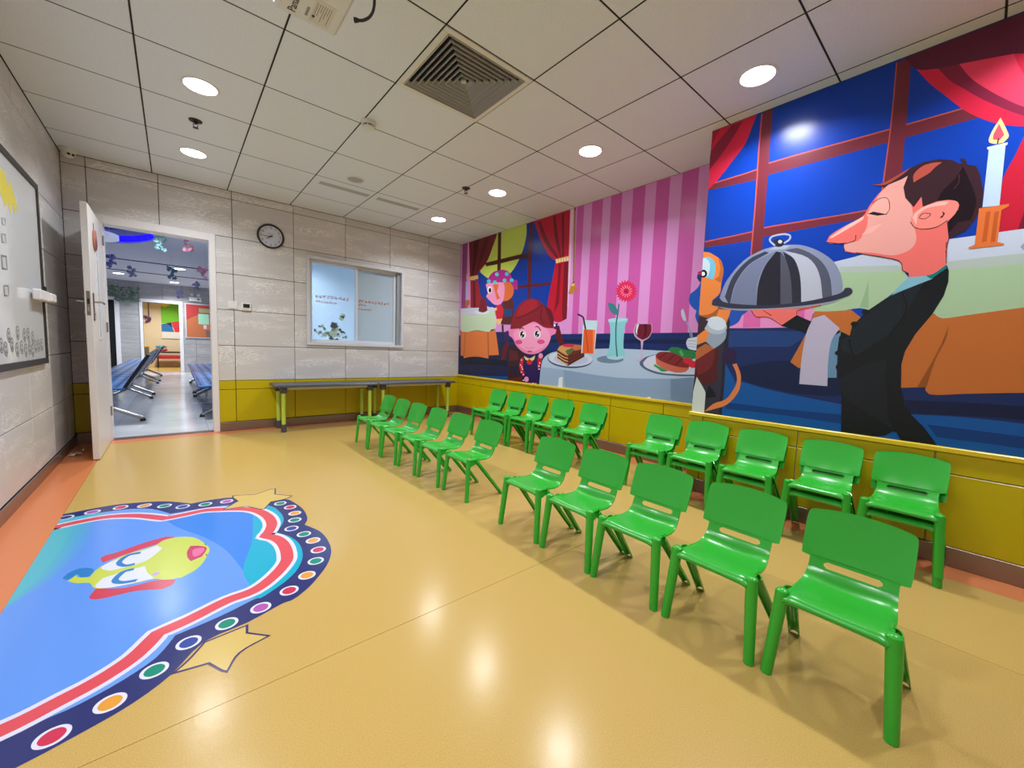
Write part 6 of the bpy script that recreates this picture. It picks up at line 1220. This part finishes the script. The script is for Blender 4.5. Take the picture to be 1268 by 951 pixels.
for s in (-1, 1):
    c = channel((.022, s * .130, .276), (.0, s * .149, 0), .0195, .0165, (1, 0, .15))
    c.lathe([(.0195, 0), (.018, .006), (.012, .0105), (.004, .0125)], c=(.022, s * .130, .274), n=14)
    c.build('leg', PLASTIC, chair0, True)
    channel((.075, s * .124, .262), (.288, s * .146, 0), .0205, .0175, (-.75, 0, -.6), depth=.85).build('leg', PLASTIC, chair0, True)
    MB().add([(.012, s * .12, .272), (.11, s * .121, .272), (.10, s * .128, .245), (.03, s * .134, .225), (.012, s * .114, .272), (.11, s * .115, .272), (.10, s * .122, .245), (.03, s * .128, .225)],
             [(0, 1, 2, 3), (7, 6, 5, 4), (0, 1, 5, 4), (1, 2, 6, 5), (2, 3, 7, 6), (3, 0, 4, 7)]).build('side_gusset', PLASTIC, chair0, True)
FIRST = [chair0]
def put(x, y, z, label, group, rz=0):
    o = FIRST.pop() if FIRST else copy_tree(chair0)
    o.location = (x, y, z); o.rotation_euler.z = rz; tag(o, label, 'chair', group)
ORD = ['first', 'second', 'third', 'fourth', 'fifth', 'sixth']
for k, (y, x, a) in enumerate([(-1.652, 2.166, 0), (-1.305, 2.16, -.5), (-.958, 2.158, .6), (-.626, 2.158, 0), (-.279, 2.16, .8)]):
    put(x, y, 0, 'green plastic child chair, %s from the camera in the near front group of five' % ORD[k], 'single chairs of the front row', math.radians(a))
for k, (y, x, a) in enumerate([(.40, 2.175, 0), (.755, 2.16, .8), (1.10, 2.15, -.6), (1.442, 2.14, .4), (1.775, 2.14, 0), (2.125, 2.15, 0)]):
    put(x, y, 0, 'green plastic child chair, %s from the camera in the far front group of six' % ORD[k], 'single chairs of the front row', math.radians(a))
def stack(x, y, k, grp, a):
    for lv, nm in ((0, 'lower'), (1, 'upper')):
        put(x - lv * .011, y, lv * .049, '%s chair of the %s green stack from the camera, %s' % (nm, ORD[k], grp), 'stacked chairs of the back row', math.radians(a))
for k, (y, x, a) in enumerate([(-1.675, 3.362, .5), (-1.342, 3.365, -.6), (-.985, 3.36, 0), (-.635, 3.37, .5), (-.298, 3.375, 0)]): stack(x, y, k, 'under the butler mural', a)
for k, (y, x, a) in enumerate([(.40, 3.38, 0), (.785, 3.385, .6), (1.14, 3.385, -.4), (1.48, 3.385, 0), (1.818, 3.385, 0)]): stack(x, y, k, 'before the pink stripes', a)

# ------------------------------------------------------------------ printed pictures (flat prints on the wall and on the floor)
PMAT = [mat('print_%d_%d_%d' % c, c,   .25, spec=.33) for c in PALETTE]
def smooth_ring(p, n=4):
    """rounds a traced outline, keeping its sharp corners"""
    N = len(p)
    if N < 6 or N > 26: return p
    v = [Vector(q) for q in p]; sharp = []
    for i in range(N):
        a = v[i] - v[i - 1]; b = v[(i + 1) % N] - v[i]; sharp.append(a.length < 1e-6 or b.length < 1e-6 or a.angle(b, 0) > 0.8)
    out = []; lo = [min(q[k] for q in p) for k in (0, 1)]; hi = [max(q[k] for q in p) for k in (0, 1)]
    for i in range(N):
        a, b, c, d = v[i - 1], v[i], v[(i + 1) % N], v[(i + 2) % N]; L = (c - b).length
        ta = (c - b) if sharp[i] else (c - a).normalized() * L; tb = (c - b) if sharp[(i + 1) % N] else (d - b).normalized() * L
        for k in range(n):
            t = k / n; q = b * (2 * t ** 3 - 3 * t * t + 1) + ta * (t ** 3 - 2 * t * t + t) + c * (3 * t * t - 2 * t ** 3) + tb * (t ** 3 - t * t)
            out.append((min(hi[0] + .004, max(lo[0], q.x)), min(hi[1], max(lo[1], q.y))))
    return out
FMAT = {}
def fmat(i):
    if i not in FMAT: FMAT[i] = mat('sticker_%d_%d_%d' % PALETTE[i], tuple(x * .95 for x in PALETTE[i]), .2, spec=.4)
    return FMAT[i]
def picture(data, root, place, matf, label_map={}, names={}):
    parts = {}
    for part, order, ci, fl_ in data: parts.setdefault(part, []).append((order, ci, fl_))
    for part, lst in parts.items():
        mb = MB(); slots = []
        for order, ci, fl_ in lst:
            if ci not in slots: slots.append(ci)
            pts = [place(u, w, order) for u, w in smooth_ring([(fl_[k] / 1000, fl_[k + 1] / 1000) for k in range(0, len(fl_), 2)])]
            mb.poly(pts, slots.index(ci))
        nm = names.get(part, part.rstrip('0123456789'))
        o = mb.build(nm, [matf(c) for c in slots], root, fix=False)
        if part in label_map: o['label'] = label_map[part]
STEP = 0.00005
t = thing('wall_mural', 'painted mural of a butler carrying a silver cloche beside a blue window', 'mural', (PX, 0, 0))
MB().box((-.002, YN, .602), (0, PY, H)).build('mural_sheet', mat('mural_base', (16, 60, 150), .2), t)
picture(MURAL_NEAR, t, lambda u, z, k: (-.002 - STEP * k, u, z), lambda i: PMAT[i], {'butler': 'butler in a black tailcoat with closed eyes', 'cloche': 'striped silver dome', 'candle': 'pale candle in an orange holder'})
t = thing('wall_mural', 'painted mural of a red-haired girl at a table before pink stripes', 'mural', (W, 0, 0))
MB().box((-.002, PY, .602), (0, YB, H)).build('mural_sheet', mat('mural_base_pink', (214, 140, 206), .2), t)
picture(MURAL_FAR, t, lambda u, z, k: (-.002 - STEP * k, u, z), lambda i: PMAT[i], {'girl': 'girl with red hair and rosy cheeks', 'moon': 'yellow-green moon', 'flower': 'pink flower'})
t = thing('floor_sticker', 'large blue scalloped floor sticker with a yellow bird face and bulb border', 'floor sticker', (0, 0, 0))
picture(FLOOR_ART, t, lambda u, v, k: (u, v, .0003 + STEP * k), fmat, {'bird': 'yellow bird face with red wings', 'star0': 'tan star at the back edge', 'star1': 'tan star at the front edge'})

# ------------------------------------------------------------------ the hall beyond the door
HY0, HY1, HX0, HX1, HH = YB + .14, 14.0, -3.0, 1.80, 2.6
MARB = mat('grey_marble', (186, 190, 194), .16); nsm, lnm, bm_ = nodes(MARB)
tcm = nsm.new('ShaderNodeTexCoord'); nm_ = nsm.new('ShaderNodeTexNoise'); nm_.inputs['Scale'].default_value = 1.4; nm_.inputs['Detail'].default_value = 5; lnm.new(tcm.outputs['Object'], nm_.inputs[0]); rm_ = ramp(nsm, [(.3, (176, 180, 186)), (.7, (208, 210, 214))]); lnm.new(nm_.outputs[0], rm_.inputs[0]); lnm.new(rm_.outputs[0], bm_.inputs['Base Color'])
fh = struct('floor_hall', MB().box((HX0, YB, -.12), (HX1, HY1, -.012)), mat('grout', (150, 150, 150), .8), label='grey marble tile floor of the hall')
struct('trim_2', MB().cbox((.245, YB, -.004), (1.035, YB + .14, .001), .0004), mat('threshold_metal', (120, 92, 76), .4, .6), label='metal threshold strip in the doorway')
for i in range(6):
    for j in range(13):
        a, c = HX0 + .8 * i, HY0 + .8 * j
        MB().cbox((a + .001, c + .001, -.012), (a + .799, min(c + .799, HY1), -.004), .0008).build('floor_tile', MARB, fh)
hw = MB(); DKW = mat('hall_panel_joint', (90, 86, 84), .8)
far_holes = [(.05, .86, 0, 2.04), (-1.5, -.53, 0, 2.03)]
for q in cut(HX0, HX1, 0, HH, far_holes): hw.box((q[0], HY1 + T, q[2]), (q[1], HY1 + .15, q[3]))
whf = struct('wall_hall_far', hw, DKW, label='far wall of the hall with two doorways')
HWOOD = wood_mat('hall_laminate', (166, 163, 163), (174, 171, 171), (190, 188, 188), .35)
for c0, c1 in zip([-3, -2.4, -1.8, -1.2, -.43, -.02, .5, .95, 1.25, 1.80], [-2.4, -1.8, -1.2, -.43, -.02, .5, .95, 1.25, 1.80]):
    for r0, r1 in zip([0, .45, .85, 1.25, 1.65, 2.12], [.45, .85, 1.25, 1.65, 2.12, HH]):
        for q in cut(c0, c1, r0, r1, far_holes): panel(whf, *q, lambda u, z: ((u, HY1 + T, z), 0), HWOOD)
struct('wall_hall_left', MB().box((HX0 - .1, HY0, 0), (HX0, HY1 + .15, HH)), HWOOD, label='left wall of the hall'); struct('wall_hall_right', MB().box((HX1, HY0, 0), (HX1 + .04, HY1 + .15, HH)), HWOOD, label='right wall of the hall')
ch = MB(); cc_ = Vector((-.55, 6.7)); rx, ry, n = 1.1, 1.35, 40
ring = [(cc_.x + rx * math.cos(2 * math.pi * k / n), cc_.y + ry * math.sin(2 * math.pi * k / n)) for k in range(n)]
# ceiling slab with an oval opening
o4 = [(HX1, (HY0 + HY1) / 2), (HX1, HY1), (cc_.x, HY1), (HX0, HY1), (HX0, cc_.y), (HX0, HY0), (cc_.x, HY0), (HX1, HY0)]
def outer_pt(x, y):
    dx, dy = x - cc_.x, y - cc_.y; s = min(((HX1 if dx > 0 else HX0) - cc_.x) / dx if abs(dx) > 1e-6 else 1e9, ((HY1 if dy > 0 else HY0) - cc_.y) / dy if abs(dy) > 1e-6 else 1e9); return (cc_.x + dx * s, cc_.y + dy * s)
vs = [(x, y, HH) for x, y in ring] + [(*outer_pt(x, y), HH) for x, y in ring] + [(HX1, HY1, HH), (HX0, HY1, HH), (HX0, HY0, HH), (HX1, HY0, HH)]
fs = []
for k in range(n):
    k2 = (k + 1) % n; a, b = vs[n + k], vs[n + k2]; f = [k, k2, n + k2]
    if abs(a[0] - b[0]) > 1e-4 and abs(a[1] - b[1]) > 1e-4:
        cx_ = a[0] if abs(a[0] - HX0) < 1e-3 or abs(a[0] - HX1) < 1e-3 else b[0]; cy_ = a[1] if abs(a[1] - HY0) < 1e-3 or abs(a[1] - HY1) < 1e-3 else b[1]
        ci = min(range(4), key=lambda q: (vs[2 * n + q][0] - cx_) ** 2 + (vs[2 * n + q][1] - cy_) ** 2); f.append(2 * n + ci)
    f.append(n + k); fs.append(tuple(f))
ch.add(vs, fs); ch.add([(x, y, HH) for x, y in ring] + [(x, y, HH + .22) for x, y in ring], [(k, (k + 1) % n, n + (k + 1) % n, n + k) for k in range(n)])
ch.box((HX0, HY0, HH + .25), (HX1, HY1, HH + .3))
HCEIL = mat('hall_ceiling_paint', (214, 216, 228), .6)
hc = struct('ceiling_hall', ch, HCEIL, label='hall ceiling with a recessed blue lit oval')
MB().poly([(x, y, HH + .22) for x, y in ring]).build('oval_recess', mat('teal_paint', (10, 86, 120), .5), hc, fix=False)
vs = [(cc_.x + (x - cc_.x) * .995, cc_.y + (y - cc_.y) * .995, z) for z in (HH + .02, HH + .12) for x, y in ring]
MB().add(vs, [(k, (k + 1) % n, n + (k + 1) % n, n + k) for k in range(n)]).build('blue_light_strip', mat('blue_led', (20, 10, 255), .4, emit=2.2), hc)
for y, z in ((9.7, .02), (11.6, .0)): MB().box((HX0, y, HH - .012), (HX1, y + .05, HH + .001)).build('ceiling_slot', mat('slot_dark', (40, 40, 60), .6), hc)
# lamps of the hall, some added out of sight
t = thing('drum_lamp', 'flat round drum lamp hanging inside the blue oval of the hall ceiling', 'ceiling light', (-.12, 6.2, 2.36))
MB().lathe([(.27, 0), (.29, .01), (.29, .07), (.26, .08)], n=36).build('shade', mat('drum_white', (220, 226, 236), .4, emit=.25), t, True); MB().tube([(0, 0, .08), (0, 0, .45)], .01, 8).build('rod', WHITE, t)
for k, (x, y, w) in enumerate([(.87, 10.2, 'nearer lamp in the hall ceiling beside the slot'), (.78, 13.2, 'small lamp in the hall ceiling above the far doorway'), (.6, 4.6, 'lamp in the hall ceiling just behind the door head'), (-2.2, 8.4, 'added lamp in the hall ceiling hidden by the door'), (-.3, 12.4, 'lamp in the hall ceiling by the dark doorway'), (1.5, 6.2, 'added unseen lamp in the hall ceiling over the right bench')]):  # lamps hidden by the door and over the right bench are added fill
    downlight(x, y, HH, 'round ' + w, HALL_W, .1, 'hall downlights', light_col=(.9, .95, 1))
# hanging ornaments
CY = mat('ornament_cyan', (150, 206, 210), .4); PK2 = mat('ornament_pink', (244, 170, 196), .4); LV = mat('ornament_lilac', (150, 150, 186), .5); TL = mat('ornament_teal', (96, 140, 160), .5)
random.seed(11)
for (x, y, z, m, sc, lb) in ((.62, 5.3, 2.27, CY, .085, 'pale cyan flower ornament hanging at the tip of the blue oval'), (.91, 5.3, 2.28, PK2, .08, 'bright pink flower ornament hanging near the door head'), (.73, 8.3, 2.26, TL, .1, 'teal ornament hanging above the far doorway'), (.15, 8.6, 2.24, LV, .09, 'pinkish ornament hanging left of the teal one'), (1.16, 7.6, 2.24, PK2, .1, 'dull pink ornament hanging beside the right door jamb'), (.875, 12.9, 2.24, LV, .12, 'small lilac ornament hanging before the far wall'), (-.04, 7.6, 2.26, LV, .1, 'grey lilac ornament hanging under the blue strip'), (1.14, 9.7, 2.2, LV, .09, 'small dull ornament hanging under the ceiling slot')):
    t = thing('hanging_ornament', lb, 'ornament', (x, y, z), 'paper ornaments of the hall')
    MB().tube([(0, 0, 0), (0, 0, HH - z + (.22 if x < 0 else 0))], .0025, 5).build('string', WHITE, t); f = MB()
    for k in range(16):
        c = Vector((random.uniform(-.6, .6), random.uniform(-.5, .5), random.uniform(-1, 1))) * sc; a = random.random() * 6; u = Vector((math.cos(a), .3, math.sin(a))) * sc * .38; w2 = Vector((-math.sin(a), .4, math.cos(a))) * sc * .26
        f.add([c - u, c + w2, c + u, c - w2, c + Vector((0, -.01, 0))], [(0, 1, 4), (1, 2, 4), (2, 3, 4), (3, 0, 4)])
    f.build('petals', m, t, fix=False)
# vine on the hall wall
t = MB(); random.seed(4)
for k in range(260):
    x = random.uniform(-1.5, .0); c = Vector((x, 13.96 - random.random() * .12, 2.42 - random.random() * (.28 if x < -.5 else .4))); a = random.random() * 6; u = Vector((math.cos(a), 0, math.sin(a))) * .045; w2 = Vector((-math.sin(a), -.5, math.cos(a))) * .022
    t.add([c - u, c + w2, c + u, c - w2], [(0, 1, 2, 3)])
o = t.build('wall_vine', mat('vine_green', (96, 128, 104), .6), fix=False); tag(o, 'grey-green artificial vine along the top of the far hall wall', 'vine', kind='stuff')
# far doors
f = MB()
for (a, b) in ((-.02, .05), (.86, .95)): f.cbox((a, HY1 - .02, 0), (b, HY1 + .15, 2.13), .004)
f.cbox((.05, HY1 - .02, 2.04), (.86, HY1 + .15, 2.13), .004); struct('trim_3', f, WHITE, label='white frame of the lit far doorway')
f = MB(); f.cbox((-.53, HY1 - .02, 0), (-.43, HY1 + .15, 2.12), .004); f.cbox((-1.6, HY1 - .02, 0), (-1.5, HY1 + .15, 2.12), .004); f.cbox((-1.5, HY1 - .02, 2.03), (-.53, HY1 + .15, 2.12), .004); struct('trim_4', f, WHITE, label='white frame of the dark far doorway')
struct('door_2', MB().box((-1.5, HY1 + .12, 0), (-.53, HY1 + .16, 2.03)), mat('dark_doorway', (10, 10, 12), .5), label='black door in the far wall of the hall')
# notice board and emergency lamp
t = thing('notice_board', 'orange red notice board with pinned papers on the far hall wall', 'notice board', (1.0, HY1 - .01, 1.04))
MB().cbox((0, -.02, 0), (.66, .01, 1.06), .006).build('frame', mat('board_alu', (196, 200, 208), .4), t)
p_ = MB(); y = -.0215; p_.poly([(.03, y, .03), (.63, y, .03), (.63, y, 1.03), (.03, y, 1.03)], 0); p_.poly([(.03, y - .001, 1.03), (.63, y - .001, 1.03), (.63, y - .001, .62), (.3, y - .001, .72), (.03, y - .001, .55)], 1); p_.build('felt', [mat('felt_orange', (186, 104, 62), .7), mat('felt_red', (178, 52, 50), .7)], t, fix=False)
for (a, b, c, d, m) in ((.32, .58, .44, .76, mat('paper_green', (150, 206, 176), .6)), (.34, .62, .80, .93, mat('paper_khaki', (140, 150, 110), .6)), (.44, .52, .30, .42, mat('paper_pink', (226, 190, 186), .6)), (.5, .62, .06, .26, mat('paper_dark', (120, 96, 80), .6))): MB().box((a, -.024, c), (b, -.022, d)).build('paper', m, t)
t = thing('emergency_light', 'white twin-head emergency light above the notice board', 'emergency light', (1.26, HY1, 2.17)); MB().cbox((-.15, -.07, 0), (.15, 0, .13), .008).build('case', PLASTIC2, t)
for s in (-1, 1): MB().lathe([(.03, 0), (.045, -.05), (.042, -.06)], c=(s * .08, -.02, .19), n=14, axis='y').build('lamp_head', PLASTIC2, t, True)
MB().box((.04, -.072, .04), (.1, -.07, .08)).build('indicator', GREY, t)
# waiting benches
BM = mat('bench_blue', (44, 104, 176), .3, .3); BD = mat('bench_dark', (34, 42, 58), .35, .4); GL_ = mat('bench_pale_blue', (110, 150, 200), .3, .3); FRC = mat('bench_chrome', (176, 178, 182), .22, .9)  # pale blue for the slot stripes of seats and backs
def bench(x, y0, nseat, feet, label):
    t = thing('waiting_bench', label, 'bench', (x, y0, 0), 'steel waiting benches of the hall'); w = .58
    for k in range(nseat):
        y = k * w + .012; se = MB().cbox((-.46, y, .40), (.0, y + w - .024, .43), .01).build('seat', BM, t)
        for q in range(7): MB().box((-.44 + q * .06, y + .03, .4302), (-.415 + q * .06, y + w - .055, .4312)).build('slot', GL_ if q % 2 else BD, se)
        bk = MB().prism([(-.01, y, .43), (.02, y, .415), (.235, y, .80), (.205, y, .815)], (0, w - .024, 0)).build('backrest', BD, t)
        for q in range(6):
            a = Vector((.005, 0, .45)).lerp(Vector((.198, 0, .79)), q / 5.5 + .03); MB().prism([(a.x - .004, y + .03, a.z + .002), (a.x + .006, y + .03, a.z + .024), (a.x + .01, y + .03, a.z + .022), (a.x, y + .03, a.z)], (0, w - .085, 0)).build('slot', GL_, bk); r = a + Vector((.037, 0, -.012)); MB().prism([(r.x - .006, y + .03, r.z), (r.x + .004, y + .03, r.z + .022), (r.x - .002, y + .03, r.z + .024), (r.x - .012, y + .03, r.z + .002)], (0, w - .085, 0)).build('slot', GL_, bk)
    L_ = nseat * w; MB().cbox((-.16, 0, .355), (-.10, L_, .395), .006).build('beam', FRC, t)
    for fy in feet:
        f = MB(); f.tube([(-.42, fy, .03), (-.13, fy, .17), (-.13, fy, .36)], .022, 10); f.tube([(.14, fy, .03), (-.13, fy, .17)], .022, 10); lg = f.build('leg', FRC, t, True)
        for xx in (-.42, .14): MB().tube([(xx, fy, 0), (xx, fy, .014), (xx, fy, .04)], [.03, .028, .012], 12).build('foot', BLACK, lg, True)
bench(.27, 4.45, 5, (.24, 2.6), 'blue steel waiting bench in the hall, left row, nearest the door'); bench(.28, 7.36, 5, (.3, 2.6), 'blue steel waiting bench in the hall, left row, behind the nearer one'); bench(.30, 10.27, 4, (.3, 2.0), 'blue steel waiting bench in the hall, left row, farthest')
bench(1.40, 4.45, 5, (.24, 2.6), 'blue steel waiting bench in the hall, half hidden by the right door jamb'); bench(1.41, 7.36, 5, (.3, 2.6), 'blue steel waiting bench in the hall, farther one on the right')
# the lit room beyond the far doorway
r_ = MB(); CREAM = mat('cream_wall', (232, 218, 190), .6)
r_.box((-1.2, 17.0, 0), (2.0, 17.05, 2.6)); r_.box((-1.25, HY1 + .15, 0), (-1.2, 17, 2.6)); r_.box((2.0, HY1 + .15, 0), (2.05, 17, 2.6)); r_.box((-1.2, HY1 + .15, 2.6), (2, 17, 2.65)); struct('wall_playroom', r_, CREAM, label='cream walls of the room beyond the far doorway')
struct('floor_playroom', MB().box((-1.2, HY1, -.1), (2, 17, -.003)), OCHRE, label='yellow floor of the room beyond the far doorway')
downlight(.5, 15.6, 2.6, 'lamp of the room beyond the far doorway', 48, .1, 'hall downlights', light_col=(1, .95, .86))
t = thing('wall_poster', 'bright poster of green, red and blue shapes beyond the far doorway', 'poster', (.40, 16.99, 1.0)); MB().box((0, -.02, 0), (.62, 0, 1.24)).build('sheet', mat('poster_white', (236, 238, 240), .5), t)
p_ = MB(); y = -.021; p_.poly([(0, y, 1.24), (.62, y, 1.24), (.62, y, .66), (0, y, .52)], 0); p_.poly([(.26, y, .58), (.62, y, .67), (.62, y, .24), (.36, y, .24)], 1); p_.poly([(0, y, .50), (.24, y, .57), (.34, y, .24), (0, y, .24)], 2); p_.poly([(0, y - .001, 1.24), (.3, y - .001, 1.24), (.1, y - .001, 1.1), (0, y - .001, 1.14)], 3); p_.poly([(.12, y - .002, .54), (.26, y - .002, .58), (.3, y - .002, .40)], 4)
p_.build('print', [mat('pr_green', (120, 206, 40), .5), mat('pr_red', (222, 60, 84), .5), mat('pr_blue', (52, 122, 196), .5), mat('pr_yellow', (240, 220, 120), .5), mat('pr_navy', (30, 40, 84), .5)], t, fix=False)
t = thing('play_table', 'dark low table with a red drawer beyond the far doorway', 'table', (.25, 16.3, 0)); MB().cbox((0, 0, .50), (.9, .5, .55), .005).build('tabletop', mat('dark_wood', (60, 44, 44), .5), t); MB().cbox((.05, .02, .30), (.88, .48, .42), .01).build('drawer', mat('red_box', (190, 40, 60), .5), t)
for x in (.03, .87):
    for yy in (.04, .46): MB().cbox((x - .02, yy - .02, 0), (x + .02, yy + .02, .5), .003).build('leg', MATS['dark_wood'], t)
t = thing('cushion', 'teal and red cushions piled on the low table beyond the far doorway', 'cushion', (.38, 16.5, .55)); MB().lathe([(.02, 0), (.15, .02), (.17, .06), (.14, .1), (.02, .12)], n=18).build('red_cushion', MATS['pr_red'], t, True); MB().lathe([(.02, .12), (.13, .13), (.15, .16), (.12, .2), (.02, .21)], n=18).build('teal_cushion', mat('teal_cloth', (60, 150, 176), .7), t, True)
t = thing('play_chair', 'small chair with a yellow frame beyond the far doorway', 'chair', (-.05, 16.0, 0)); YF = mat('yellow_frame', (230, 196, 40), .4)
for x in (-.13, .13):
    MB().tube([(x, .12, 0), (x, .14, .34), (x, .17, .72)], .016, 8).build('leg', YF, t, True); MB().tube([(x, -.14, 0), (x, -.13, .34)], .016, 8).build('leg', YF, t, True)
MB().tube([(-.13, .17, .72), (.13, .17, .72)], .016, 8).build('top_rail', YF, t); MB().cbox((-.13, .14, .42), (.13, .16, .70), .004).build('backrest', mat('chair_grey', (120, 112, 106), .6), t); MB().cbox((-.14, -.15, .33), (.14, .15, .36), .005).build('seat', MATS['dark_wood'], t)
t = thing('hanging_toy', 'purple toy hanging on the wall beyond the far doorway', 'toy', (.08, 16.95, 1.75)); MB().tube([(0, 0, 0), (0, 0, .5)], .012, 6).build('strap', BLACK, t); f = MB()
for k in range(9): f.lathe([(.01, -.04), (.05, 0), (.01, .04)], c=(.1 * math.cos(k * 2.4) * .6 - .04, 0, -.1 + .09 * math.sin(k * 1.9)), n=8)
f.build('body', mat('toy_purple', (110, 70, 150), .6), t, True)
